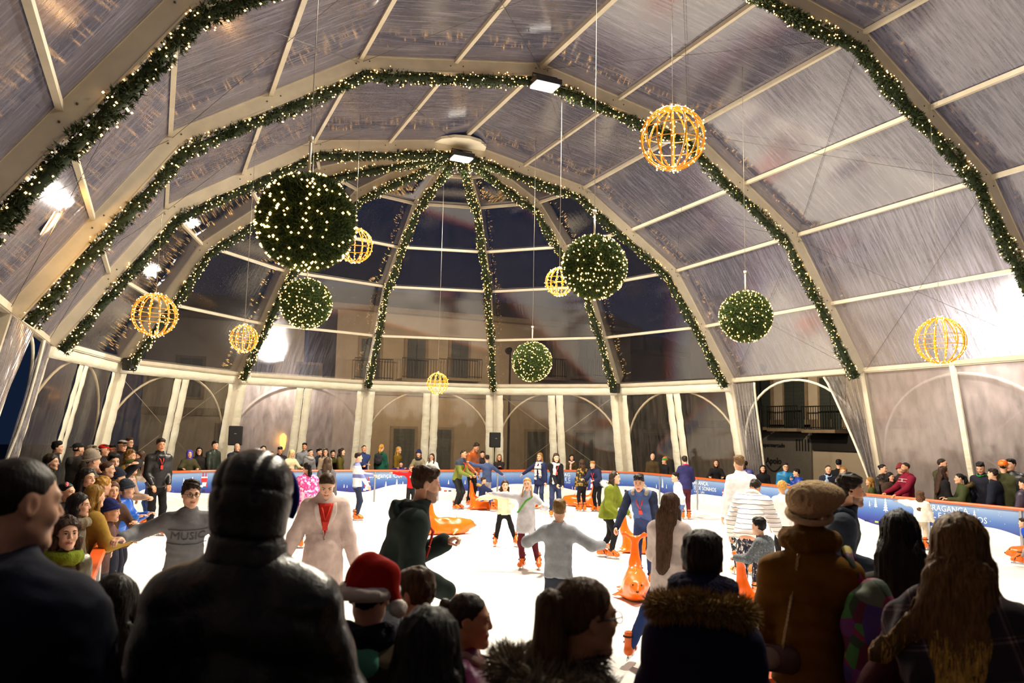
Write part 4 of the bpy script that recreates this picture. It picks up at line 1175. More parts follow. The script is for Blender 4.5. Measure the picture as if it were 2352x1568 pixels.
def hand_pattern(kind, res):
    """right hand: wrist at origin, fingers along +y, palm facing -z, thumb on -x"""
    key = (kind, res)
    if key in HAND_CACHE: return HAND_CACHE[key]
    curl = {'relax': (18, 28, 22), 'grip': (62, 78, 40), 'flat': (4, 6, 4), 'fist': (80, 92, 60)}[kind]
    pr = [capsule((0.0, -0.01, 0), (0.0, 0.03, 0), 0.025, 0.030, (0, 0, 1), 0.62), capsule((-0.020, 0.05, 0), (0.022, 0.055, 0), 0.024, 0.022, (0, 0, 1), 0.62),
          capsule((-0.018, 0.025, 0), (-0.026, 0.078, 0), 0.014, 0.0115), capsule((0.016, 0.025, 0), (0.026, 0.072, 0), 0.014, 0.0105)]
    for x, L, y0 in ((-0.027, 0.070, 0.084), (-0.0085, 0.078, 0.088), (0.0095, 0.072, 0.085), (0.0265, 0.056, 0.077)):
        p = np.array([x, y0, 0.0]); a = 0; segs = [0.42, 0.32, 0.26]
        for sg, c in zip(segs, curl):
            a += math.radians(c); q = p + L * sg * np.array([x * 0.9, math.cos(a), -math.sin(a)]); pr.append((capsule(p, q, 0.0085, 0.0075), 'u0.006')); p = q
    ta = {'relax': 0.5, 'grip': 0.35, 'flat': 0.8, 'fist': 0.2}[kind]
    b = np.array([-0.024, 0.018, -0.006]); m = b + np.array([-0.030 * (0.6 + ta), 0.030, -0.014]); t = m + np.array([-0.012 * ta * 2 + 0.006, 0.032, -0.010 if kind != 'grip' else -0.03])
    pr += [(capsule(b, m, 0.0125, 0.0095), 'u0.01'), (capsule(m, t, 0.0095, 0.0075), 'u0.006')]
    HAND_CACHE[key] = field_mesh(pr, res, 0.012); return HAND_CACHE[key]
SKATE_MESH = {}
m_skate = plain('skate_orange', srgb(236, 104, 14), 0.32, var=0.06)
m_skate_snow = patchy('skate_orange_snowy', [(236, 104, 14), (250, 190, 130), (236, 104, 14), (240, 232, 226)], 14, 0.4, soft=True)
m_strap = plain('strap_black', srgb(24, 22, 22), 0.6)
m_blade = plain('blade_steel', srgb(176, 178, 182), 0.25, 0.9)
def skate_parts(res):
    if res in SKATE_MESH: return SKATE_MESH[res]
    # toe along +y, ankle axis at origin, sole at z = -0.05
    pr = [capsule((0, -0.02, 0.15), (0, -0.015, 0.0), 0.052, 0.048, (1, 0, 0), 0.85), capsule((0, -0.03, -0.02), (0, 0.15, -0.025), 0.042, 0.036, (0, 0, 1), 0.9), capsule((0, 0.02, 0.05), (0, 0.13, -0.01), 0.038, 0.034)]
    V, F = field_mesh(pr, res, 0.04, cut=[lambda G: -0.055 - G[..., 2], lambda G: G[..., 2] - 0.165])
    me = mesh_np('boot', V, F, m_skate); 
    st = MB()
    for z, y, r, t in ((0.12, -0.02, 0.057, 0.0), (0.05, 0.005, 0.06, 0.5), (-0.005, 0.075, 0.049, 1.1)):
        ring = []
        for a in np.linspace(0, 2 * math.pi, 15):
            x = r * 0.9 * math.cos(a); yy = r * math.sin(a); ring.append((x, y + yy * math.cos(t), z - yy * math.sin(t) * 0.9))
        st.tube(ring, 0.009, 5, caps=False)
    st.box((0.055, 0.0, 0.12), (0.015, 0.03, 0.025)); st.box((0.055, 0.02, 0.05), (0.015, 0.03, 0.025))
    sm = st.build('strap', m_strap)
    bl = MB().box((0, 0.045, -0.085), (0.006, 0.27, 0.03)).box((0, -0.03, -0.065), (0.02, 0.04, 0.04)).box((0, 0.11, -0.065), (0.02, 0.04, 0.04)).build('blade', m_blade)
    out = (me.data, sm.data, bl.data)
    for o in (me, sm, bl): bpy.data.objects.remove(o)
    SKATE_MESH[res] = out; return out
BLADE_H = 0.1      # ankle joint to ice, below the ankle origin

def rot_x(a): c, s = math.cos(a), math.sin(a); return np.array([[1, 0, 0], [0, c, -s], [0, s, c]])
def rot_y(a): c, s = math.cos(a), math.sin(a); return np.array([[c, 0, s], [0, 1, 0], [-s, 0, c]])
def rot_z(a): c, s = math.cos(a), math.sin(a); return np.array([[c, -s, 0], [s, c, 0], [0, 0, 1]])
def ik(A, T, l1, l2, pole):
    A = np.asarray(A, float); T = np.asarray(T, float); d = T - A; L = np.linalg.norm(d)
    if L > (l1 + l2) * 0.999: T = A + d / L * (l1 + l2) * 0.999; d = T - A; L = np.linalg.norm(d)
    if L < abs(l1 - l2) + 0.03: T = A + d / max(L, 1e-6) * (abs(l1 - l2) + 0.03); d = T - A; L = np.linalg.norm(d)
    u = d / L; a = (l1 * l1 - l2 * l2 + L * L) / (2 * L); h = math.sqrt(max(l1 * l1 - a * a, 0))
    p = np.asarray(pole, float); p = p - u * (p @ u); p = unit(p)
    return A + u * a + p * h, T
SKIN = {'light': (222, 170, 138), 'fair': (232, 182, 152), 'tan': (196, 140, 104), 'dark': (120, 78, 54)}
m_eye_white = plain('eye_white', srgb(222, 214, 206), 0.3, var=0.03)
m_eye_dark = plain('eye_dark', srgb(26, 18, 14), 0.25, var=0.03)
m_lens = None
PEOPLE = []
def skeleton(h, lean=0, side=0, hp=0, hy=0, hr=0, hands=None, feet=None, crouch=0.0, sk=False, twist=0, female=False, bend=0, slope=0.0):
    """joint positions in the person's own frame (x to their right, y forward, z up), h = body height"""
    J = {}
    g = BLADE_H - 0.045 * h if sk else 0.0
    g = max(g, 0.0)
    hh = 0.10 + 0.075 * h; J['hs'] = hh / 0.24
    pz = (0.47 + 0.035 * h) * h
    J['pel'] = np.array([0, -crouch * 0.45 * h * (1 if lean > 15 else 0.3), pz - crouch * h + g])
    T = rot_y(math.radians(side)) @ rot_x(-math.radians(lean)); T2 = T @ rot_x(-math.radians(bend)) @ rot_z(math.radians(twist))
    tl = h - hh - 0.045 * h - pz
    sw = (0.087 if female else 0.098) * h + 0.002
    J['T'] = T; J['T2'] = T2
    J['waist'] = J['pel'] + T @ np.array([0, 0, tl * 0.40])
    J['chest'] = J['waist'] + T2 @ np.array([0, 0.005 * h, tl * 0.40])
    J['neck'] = J['waist'] + T2 @ np.array([0, 0, tl * 0.62])
    J['shR'] = J['waist'] + T2 @ np.array([sw, 0, tl * 0.52 - slope * h]); J['shL'] = J['waist'] + T2 @ np.array([-sw, 0, tl * 0.52 - slope * h])
    nk = J['neck'] + T2 @ np.array([0, 0.012 * h, 0.045 * h])
    # head orientation: stays level unless told otherwise
    HR = rot_z(math.radians(hy)) @ rot_x(-math.radians(hp)) @ rot_y(math.radians(hr))
    J['HR'] = HR; s = J['hs']
    J['head'] = nk + np.array([0, 0, 0.0]) + HR @ np.array([0, 0.028 * s, 0.115 * s]) + (T2 @ np.array([0, 0, 0.012])) 
    J['top'] = J['head'] + HR @ np.array([0, -0.014 * s, 0.116 * s])
    ua, fa = 0.172 * h, 0.150 * h
    hands = hands or {}
    for sd, sg in (('R', 1), ('L', -1)):
        t = hands.get(sd)
        if t is None: t = (sg * 0.135, 0.05, 0.47)
        t = np.array(t, float) * h
        if len(t) == 3 and sk: t[2] += g
        pole = np.array([sg * 0.32, -0.95, -0.3]); pole = hands.get('p' + sd, pole)
        e, wv = ik(J['sh' + sd], t, ua, fa, pole); J['el' + sd] = e; J['wr' + sd] = wv
    feet = feet or {}
    leg = (pz - 0.045 * h) / 2 * 1.003
    for sd, sg in (('R', 1), ('L', -1)):
        t = np.array(feet.get(sd, (sg * 0.055, 0.0, 0.0)), float) * h + np.array([0, 0, 0.045 * h + g])
        J['hip' + sd] = J['pel'] + np.array([sg * 0.046 * h, 0, -0.01 * h])
        k, an = ik(J['hip' + sd], t, leg, leg, np.array([sg * 0.15, 1, 0])); J['kn' + sd] = k; J['an' + sd] = an
    J['g'] = g; J['h'] = h; J['sw'] = sw
    return J
def body_prims(J, fat=0.0, female=False):
    h = J['h']; T, T2 = J['T'], J['T2']; fy = T2 @ np.array([0, 1, 0]); fy0 = T @ np.array([0, 1, 0])
    a = fat
    P = [capsule(J['pel'] - T @ np.array([0, 0, 0.03 * h]), J['waist'], 0.093 * h + a, (0.070 if female else 0.078) * h + a, fy0, 0.74),
         capsule(J['waist'], J['chest'], (0.070 if female else 0.078) * h + a, 0.086 * h + a, fy, 0.72),
         capsule(J['shL'] * 0.82 + J['shR'] * 0.18 - T2 @ np.array([0, 0, 0.03 * h]), J['shR'] * 0.82 + J['shL'] * 0.18 - T2 @ np.array([0, 0, 0.03 * h]), 0.047 * h + a, 0.047 * h + a),
         capsule(J['shL'], J['neck'] - T2 @ np.array([0, 0, 0.012 * h]), 0.028 * h + a, 0.034 * h + a * 0.8), capsule(J['shR'], J['neck'] - T2 @ np.array([0, 0, 0.012 * h]), 0.028 * h + a, 0.034 * h + a * 0.8), capsule(J['chest'], J['neck'] + T2 @ np.array([0, 0, 0.012 * h]), 0.055 * h + a, 0.038 * h + a * 0.6)]
    return P
def arm_prims(J, sd, a=0.0, cuff=1.0, puff=0.0):
    h = J['h']; w = J['wr' + sd]; e = J['el' + sd]; w2 = e + (w - e) * cuff
    return [capsule(J['sh' + sd], e, 0.034 * h + a + puff, 0.027 * h + a + puff), capsule(e, w2, 0.027 * h + a + puff, 0.020 * h + a + puff * 0.3)]
def leg_prims(J, sd, a=0.0, end=1.0, wide=0.0):
    h = J['h']; k, an = J['kn' + sd], J['an' + sd]; e = k + (an - k) * end
    return [capsule(J['hip' + sd], k, 0.046 * h + a, 0.034 * h + a + wide), capsule(k, e, 0.034 * h + a + wide, 0.024 * h + a + wide)]
def limb_folds(seed, amp):
    a_, b_ = wob(seed, amp * 0.7, 24, (0.8, 0.8, 1.6)), wob(seed + 5, amp * 0.5, 70, (0.7, 0.7, 1.6)); return lambda G: a_(G) + b_(G)
def person(label, T, ground, face, h=None, sex='m', skin='light', hair=('short', (36, 26, 20)), top=((40, 40, 44), 'cloth'), bottom=((30, 32, 44), 'denim'),
           pose=None, hat=None, extras=(), sk=None, coat=0.0, fat=0.012, puff=0.0, wide=0.006, q=1.0, hand=('relax', 'relax'), cuff=0.97, group=None, quilt=0.0, collar=True, legs_q=1.6, stubble=None, neck_h=0.05, rise=0.0, hi=None, slope=0.0, hem=0.0, sleeves=None):
    """T: top of the head in the place; face: degrees, 0 looks at the viewer, 90 to the picture's right"""
    pose = dict(pose or {}); fem = sex == 'f'
    if slope: pose['slope'] = slope
    T = np.asarray(T, float)
    d = T[:2] - CAM[:2]; d /= np.linalg.norm(d); tow = -d; rgt = np.array([d[1], -d[0]])
    a = math.radians(face); fwd = math.cos(a) * tow + math.sin(a) * rgt
    rz = math.atan2(fwd[1], fwd[0]) - math.pi / 2
    zt = T[2] - ground
    hand_abs = pose.pop('rail', None)
    if h is None:
        h = zt
        for _ in range(6):
            pp = dict(pose)
            J = skeleton(h, sk=bool(sk), female=fem or sex == 'c', **pp); h *= zt / J['top'][2]
    if hand_abs is not None:      # hands resting on the barrier rail
        hd = dict(pose.get('hands') or {}); zr = (1.02 - ground) / h
        for sd, sg in (('R', 1), ('L', -1)):
            if sd in hand_abs: hd[sd] = (sg * (0.13 if hand_abs == 'RL' else 0.1), 0.235, zr)
        pose['hands'] = hd
    J = skeleton(h, sk=bool(sk), female=fem or sex == 'c', **pose)
    R = rot_z(rz); off = R @ J['top']
    base = np.array([T[0] - off[0], T[1] - off[1], ground + rise])
    e = empty('person', base, rz); tag(e, label, 'person', group)
    seed = abs(hash(label)) % 9999 if False else sum(ord(c) * (i + 3) for i, c in enumerate(label)) % 9973
    D = float((T - CAM) @ FW)
    rb = 0.027 * q if D > 9 else (0.019 * q if D > 4 else 0.015 * q)
    hres = hi or (0.0125 if D > 15 else (0.0098 if D > 7 else 0.0085))
    gres = 0.0105 if D > 12 else 0.008
    s = J['hs']; HR = J['HR']; hc = J['head']
    HM = lambda V: (np.asarray(V) * s) @ HR.T + hc
    # --- body: one continuous skin surface, with face and hands
    bp = body_prims(J, -0.022, fem)
    for sd in 'RL': bp += arm_prims(J, sd, -0.006) + leg_prims(J, sd, -0.008)
    for sd in 'RL': bp.append(capsule(J['an' + sd] - np.array([0, 0.02 * h, 0.015 * h]), J['an' + sd] + np.array([0, 0.055 * h, -0.018 * h]), 0.018 * h, 0.014 * h))
    bp.append((capsule(J['neck'] - J['T2'] @ np.array([0, 0, 0.03 * h]), hc + HR @ np.array([0, -0.02, -0.06]) * s, 0.05 * s, 0.044 * s), 'u0.02'))
    V, F = field_mesh(bp, 0.055 if D > 7 else 0.045, 0.04)
    hv, hf, hm, xv, xf, xm = head_pattern(sex, hres)
    Vs = [V, HM(hv), HM(xv)]; Fs = [F, hf + len(V), xf + len(V) + len(hv)]; Ms = [np.zeros(len(F), int), hm, xm]
    nv = len(V) + len(hv) + len(xv)
    if stubble:
        cen = hv[hf].mean(1); w_ = 0.004 * np.sin(cen[:, 0] * 160) 
        bz = (cen[:, 2] < -0.050 + 0.35 * (0.05 - cen[:, 1]) * (cen[:, 1] < 0.06) + w_) & (cen[:, 2] > -0.128) & (cen[:, 1] > 0.0) & (hm == 0) & ((np.abs(cen[:, 0]) > 0.022) | (cen[:, 2] < -0.084) | (cen[:, 2] > -0.060))
        Ms[1] = np.where(bz, 5, hm)
    for sd, sg, hk in (('R', 1, hand[0]), ('L', -1, hand[1])):
        gv, gf = hand_pattern(hk, gres); gv = gv * (h / 1.72) * (0.94 if fem else 1.02)
        if sg < 0: gv = gv * np.array([-1, 1, 1]); gf = gf[:, ::-1]
        y = unit(J['wr' + sd] - J['el' + sd]); dn = np.array([0.0, 0.0, 1.0]) if abs(y[2]) < 0.75 else J['T2'] @ np.array([sg * 1.0, 0.35, 0.0])
        x = unit(np.cross(y, dn)); z = np.cross(x, y)
        M = np.stack([x, y, z], 1)
        Vs.append(gv @ M.T + J['wr' + sd]); Fs.append(gf + nv); Ms.append(np.zeros(len(gf), int)); nv += len(gv)
    sk_m = skin_mat(SKIN[skin] if isinstance(skin, str) else skin)
    base_rgb = SKIN[skin] if isinstance(skin, str) else skin
    lipm = skin_mat((int(base_rgb[0] * 0.88), int(base_rgb[1] * 0.70), int(base_rgb[2] * 0.70)))
    hcol = hair[1] if hair else (60, 45, 35)
    mesh_np('body', np.concatenate(Vs), np.concatenate(Fs), [sk_m, lipm, m_eye_white, m_eye_dark, hair_mat(tuple(int(c * 0.7) for c in hcol))] + ([skin_mat(stubble)] if stubble else []), e, fm=np.concatenate(Ms))
    # --- upper garment
    tm = top[2] if len(top) > 2 else cloth(*top)
    tp = body_prims(J, fat + puff, fem)
    hemd = J['T'] @ np.array([0, 0, 1.0]); cuts = []
    if coat:     # skirts of a coat, or a dress
        tp.append((capsule(J['pel'] + J['T'] @ np.array([0, 0, 0.05 * h]), J['pel'] - np.array([0, 0, (coat + 0.05) * h]), 0.090 * h + fat + puff, 0.112 * h + fat + puff, J['T'] @ np.array([0, 1, 0]), 0.95), 'u0.03'))
        hem = J['pel'][2] - coat * h; tp.append(('cut', lambda G, z=hem: z - G[..., 2]))
    else:
        o_ = J['pel'] + hemd * ((hem - 0.045) * h); tp.append(('cut', lambda G, o=o_, n=hemd: -((G - o) @ n)))
    if collar:
        tp.append((capsule(J['neck'] - J['T2'] @ np.array([0, 0, 0.02 * h]), J['neck'] + J['T2'] @ np.array([0, 0.015 * h, (neck_h + 0.03) * h]), 0.044 * h + 0.008, 0.037 * h + 0.006), 'u0.02'))
        nn = J['T2'] @ unit(np.array([0, -0.35, 1.0])); o2 = J['neck'] + J['T2'] @ np.array([0, 0, neck_h * h - 0.005])
        tp.append(('cut', lambda G, o=o2, n=nn: np.where(((G - o) ** 2).sum(-1) < (0.11 * h) ** 2, (G - o) @ n, -1.0)))
    sl = []
    for sd in 'RL': sl += arm_prims(J, sd, fat, cuff, puff if not sleeves else 0.0)
    if not sleeves: tp += sl
    dsp = limb_folds(seed, 0.004 if not quilt else 0.002)
    if quilt:
        base_d = dsp
        dsp = lambda G, b=base_d: b(G) + 0.010 * (1 - np.abs(np.sin((G[..., 2] + 0.25 * np.abs(G[..., 0])) * math.pi / quilt)) ** 0.5)
    V, F = field_mesh(tp, rb, 0.04, disp=dsp)
    ctx_top = V
    if sleeves:
        sv, sf = field_mesh(sl, rb, 0.03, disp=limb_folds(seed + 2, 0.004)); mesh_np('sleeves', sv, sf, cloth(*sleeves), e)
    topo = mesh_np('dress' if coat > 0.12 and top[1] == 'dress' else ('coat' if coat else ('jacket' if top[1] in ('shiny', 'leather') or puff else 'sweater')), V, F, tm, e)
    # --- trousers
    bm = bottom[2] if len(bottom) > 2 else cloth(*bottom)
    lp = [capsule(J['pel'] - np.array([0, 0, 0.03 * h]), J['pel'] + J['T'] @ np.array([0, 0, (0.13 if abs(pose.get('lean', 0)) > 20 else 0.075) * h]), 0.086 * h, 0.074 * h, J['T'] @ np.array([0, 1, 0]), 0.80)]
    for sd in 'RL': lp += leg_prims(J, sd, 0.004, 0.93 if sk else 0.97, wide)
    V, F = field_mesh(lp, rb * (1.0 if sk else legs_q), 0.03, disp=limb_folds(seed + 1, 0.004))
    mesh_np('trousers', V, F, bm, e)
    # --- footwear
    for sd, sg in (('R', 1), ('L', -1)):
        an = J['an' + sd]; k = J['kn' + sd]
        yaw_f = pose.get('toe' + sd, -sg * 12.0) if False else -sg * 12.0
        fs = h / 1.72 * 0.35 + 0.65
        M = Matrix.Translation(an) @ Matrix(rot_z(math.radians(yaw_f))).to_4x4() @ Matrix.Scale(fs, 4)
        if sk:
            mb_, ms_, ml_ = skate_parts(0.014 if D > 9 else 0.01)
            b = bpy.data.objects.new('skate', mb_); COL.objects.link(b); b.parent = e
            M2 = Matrix.Translation(an + np.array([0, 0, 0.0])) @ Matrix(rot_z(math.radians(yaw_f))).to_4x4() @ Matrix.Diagonal((fs, fs, 1, 1)); b.matrix_local = M2
            if sk == 'snowy': b.data = mb_.copy(); b.data.materials[0] = m_skate_snow
            for nm, dt in (('strap', ms_), ('blade', ml_)):
                c = bpy.data.objects.new(nm, dt); COL.objects.link(c); c.parent = b
        else:
            if 'shoe' not in SKATE_MESH:
                V, F = field_mesh([capsule((0, -0.03, 0.02), (0, 0.02, -0.01), 0.045, 0.045), capsule((0, -0.02, -0.03), (0, 0.14, -0.035), 0.042, 0.036)], 0.02, 0.03, cut=[lambda G: -0.072 - G[..., 2]])
                o = mesh_np('shoe', V, F, plain('shoe_leather', srgb(34, 28, 26), 0.5)); SKATE_MESH['shoe'] = o.data; bpy.data.objects.remove(o)
            o = bpy.data.objects.new('shoe', SKATE_MESH['shoe']); COL.objects.link(o); o.parent = e; o.matrix_local = M
    # --- hair and head wear
    ctx = dict(e=e, J=J, HM=HM, HR=HR, hc=hc, s=s, D=D, seed=seed, h=h, hres=hres, rb=rb, tm=tm, top=topo, rz=rz, sex=sex, q=q, topV=ctx_top, hat=hat)
    if hair: make_hair(ctx, *hair)
    if hat: make_hat(ctx, *hat)
    for x in extras: EXTRA[x[0]](ctx, *x[1:])
    PEOPLE.append((label, D, h))
    return ctx
def hairline(y0=0.052, k=1.0, zc=0.045):
    return lambda G: (G[..., 1] - y0 - k * (G[..., 2] - zc)) * 0.7
def to_person(ctx, V): return ctx['HM'](V)
def make_hair(ctx, kind, rgb, *opt):
    """hair modelled in head units, then carried to the head"""
    m = hair_mat(rgb); res = ctx['hres'] * (1.2 if kind in ('short', 'crop', 'bald') else 1.6); sd = ctx['seed']; s = ctx['s']
    J = ctx['J']
    inv = lambda P: ((np.asarray(P) - ctx['hc']) @ ctx['HR']) / s       # person frame -> head units
    cap = [ellips((0, -0.018, 0.034), (0.083, 0.103, 0.093))]
    disp = wob(sd, 0.004, 70, (1, 1, 0.6)); cuts = [hairline()]
    back = lambda z: (lambda G: z - G[..., 2])
    nb = inv(J['neck']); 
    down = inv(np.asarray(ctx['hc']) + np.array([0, 0, -1.0])) ; down = unit(down)
    bk = unit(inv(np.asarray(ctx['hc']) + J['T2'] @ np.array([0, -1.0, 0])))
    if kind == 'short':
        t = opt[0] if opt else 0.0
        cap = [ellips((0, -0.016, 0.032), (0.0785 + t * 0.3, 0.098 + t * 0.5, 0.091 + t)), (ellips((0, 0.038, 0.092), (0.052, 0.038, 0.020 + t)), 'u0.03'), (ellips((0, -0.02, 0.095), (0.062, 0.075, 0.026 + t)), 'u0.03')]
        w1, w2 = wob(sd, 0.0025 + 0.10 * t, 75, (1, 1, 0.8)), wob(sd + 3, 0.0025, 190, (1.3, 0.6, 1))
        cuts = [lambda G: (G[..., 1] - 0.050 - 0.95 * (G[..., 2] - 0.04)) * 0.7 + 0.006 * np.sin(G[..., 0] * 150 + sd), back(-0.078)]; disp = lambda G: w1(G) + w2(G)
    elif kind == 'crop':
        cap = [ellips((0, -0.017, 0.031), (0.0785, 0.097, 0.0895))]; cuts = [hairline(0.045, 0.9, 0.04), back(-0.075)]; disp = wob(sd, 0.001, 80)
    elif kind == 'bald':
        cap = [ellips((0, -0.02, 0.018), (0.080, 0.096, 0.083))]; cuts = [hairline(0.02, 0.8, 0.02), back(-0.08), lambda G: G[..., 2] - 0.07 + 0.4 * G[..., 1]]; disp = wob(sd, 0.0015, 80)
    elif kind in ('long', 'wavy', 'blow'):
        L = opt[0] if opt else 0.38
        cap.append((ellips((0, -0.03, 0.03), (0.086, 0.10, 0.093)), 'u0.03'))
        for sg in (1, -1):
            a0 = np.array([sg * 0.062, -0.01, 0.035]); a1 = np.array([sg * 0.080, -0.028, -0.06]); a2 = a1 + down * (L * 0.42) + np.array([sg * 0.012, 0.02, 0]); a3 = a1 + down * L * 0.8 + np.array([sg * 0.0, 0.03, 0]) + bk * 0.05
            cap += [(capsule(a0, a1, 0.030, 0.030, (1, 0, 0), 0.7), 'u0.03'), (capsule(a1, a2, 0.031, 0.030), 'u0.03'), (capsule(a2, a3, 0.030, 0.016), 'u0.03')]
        b1 = np.array([0, -0.085, -0.02]); ob = opt[-1] if (opt and isinstance(opt[-1], float) and len(opt) > 1) else 0.0; b2 = np.array([0, -0.075, -0.13]) + bk * (0.03 + ob * 0.5); b3 = b2 + down * (L * 0.66) + bk * ((0.085 if L > 0.45 else 0.05) + ob)
        cap += [(capsule(b1, b2, 0.062, 0.066, (0, 1, 0), 0.6), 'u0.03'), (capsule(b2, b3, 0.078, 0.040 if L > 0.45 else 0.05, bk, 0.5), 'u0.03')]
        if L > 0.45:
            for sx in (0.055, -0.055): cap.append((capsule(b2 + np.array([sx, 0, 0.02]), b3 - down * (0.07 if sx > 0 else 0.03) * L + np.array([sx * 0.7, 0, 0]), 0.06, 0.026, bk, 0.6), 'u0.04'))
        if kind == 'blow':
            w = np.array(opt[1]); cap.append((capsule(b2, b2 + w, 0.06, 0.034, bk, 0.6), 'u0.04')); cap.append((capsule(np.array([0.06, -0.06, -0.1]), np.array([0.06, -0.06, -0.12]) + w * 0.8, 0.04, 0.012), 'u0.04'))
        cuts = [lambda G: np.where(G[..., 2] > -0.03, (G[..., 1] - 0.052 - 1.0 * (G[..., 2] - 0.045)) * 0.7, np.where(np.abs(G[..., 0]) < 0.052, (G[..., 1] + 0.03) * 0.7, -1.0))]
        g1, g2 = wob(sd, 0.004 if kind != 'wavy' else 0.010, 60 if kind != 'wavy' else 40, (1.6, 1.6, 0.22 if kind != 'wavy' else 1.0)), wob(sd + 9, 0.003, 130, (1.5, 1.5, 0.2 if kind != 'wavy' else 0.7)); disp = lambda G: g1(G) + g2(G)
    elif kind in ('pony', 'bun', 'braids'):
        cap = [ellips((0, -0.016, 0.032), (0.080, 0.099, 0.0905))]; cuts = [hairline(0.046, 0.95, 0.04), back(-0.075)]
        disp = wob(sd, 0.0025, 90, (0.6, 1.5, 1.5))
    elif kind == 'curly':
        cap = [ellips((0, -0.022, 0.036), (0.094, 0.110, 0.101))]; cuts = [hairline(0.058, 0.9, 0.045), back(-0.10)]; disp = wob(sd, 0.010, 110)
    V, F = field_mesh(cap, res, 0.02, cut=cuts, disp=disp)
    if ctx['hat']:
        up = V[:, 2] > 0.0; V = np.where(up[:, None], (V - np.array([0, -0.016, 0.03])) * 0.945 + np.array([0, -0.016, 0.03]), V)
    o = mesh_np('hair', ctx['HM'](V), F, m, ctx['e'])
    if kind == 'pony':
        L = opt[0] if opt else 0.3; th = opt[1] if len(opt) > 1 else 1.0
        p0 = np.array([0, -0.080, 0.048]); p1 = p0 + np.array([0, -0.042, -0.004]); p2 = p1 + down * L * 0.5 + bk * 0.02; p3 = p1 + down * L
        V, F = field_mesh([capsule(p0, p1, 0.022, 0.030), (capsule(p1, p2, 0.032 * th, 0.044 * th), 'u0.03'), (capsule(p2, p3, 0.044 * th, 0.016 * th), 'u0.02')], res, 0.02, disp=wob(sd, 0.004, 60, (1.6, 1.6, 0.3)))
        mesh_np('ponytail', ctx['HM'](V), F, m, ctx['e'])
        MB().tube([tuple(p0 + np.array([0.024 * math.cos(t), 0.0 - 0.012, 0.024 * math.sin(t)])) for t in np.linspace(0, 6.28, 13)], 0.006, 5, caps=False)
    if kind == 'bun':
        V, F = field_mesh([ellips((0, -0.115, 0.055), (0.038, 0.034, 0.038))], res, 0.02, disp=wob(sd, 0.004, 90)); mesh_np('hair_bun', ctx['HM'](V), F, m, ctx['e'])
    if kind == 'braids':
        for sg in (1, -1):
            pr = []
            for k in range(7):
                c = np.array([sg * (0.075 + 0.004 * k), 0.0 + 0.014 * min(k, 3), -0.05]) + down * 0.03 * k
                pr.append((ellips(c, (0.017, 0.017, 0.019)), 'u0.008'))
            V, F = field_mesh(pr, res, 0.008); mesh_np('braid', ctx['HM'](V), F, m, ctx['e'])
    return o
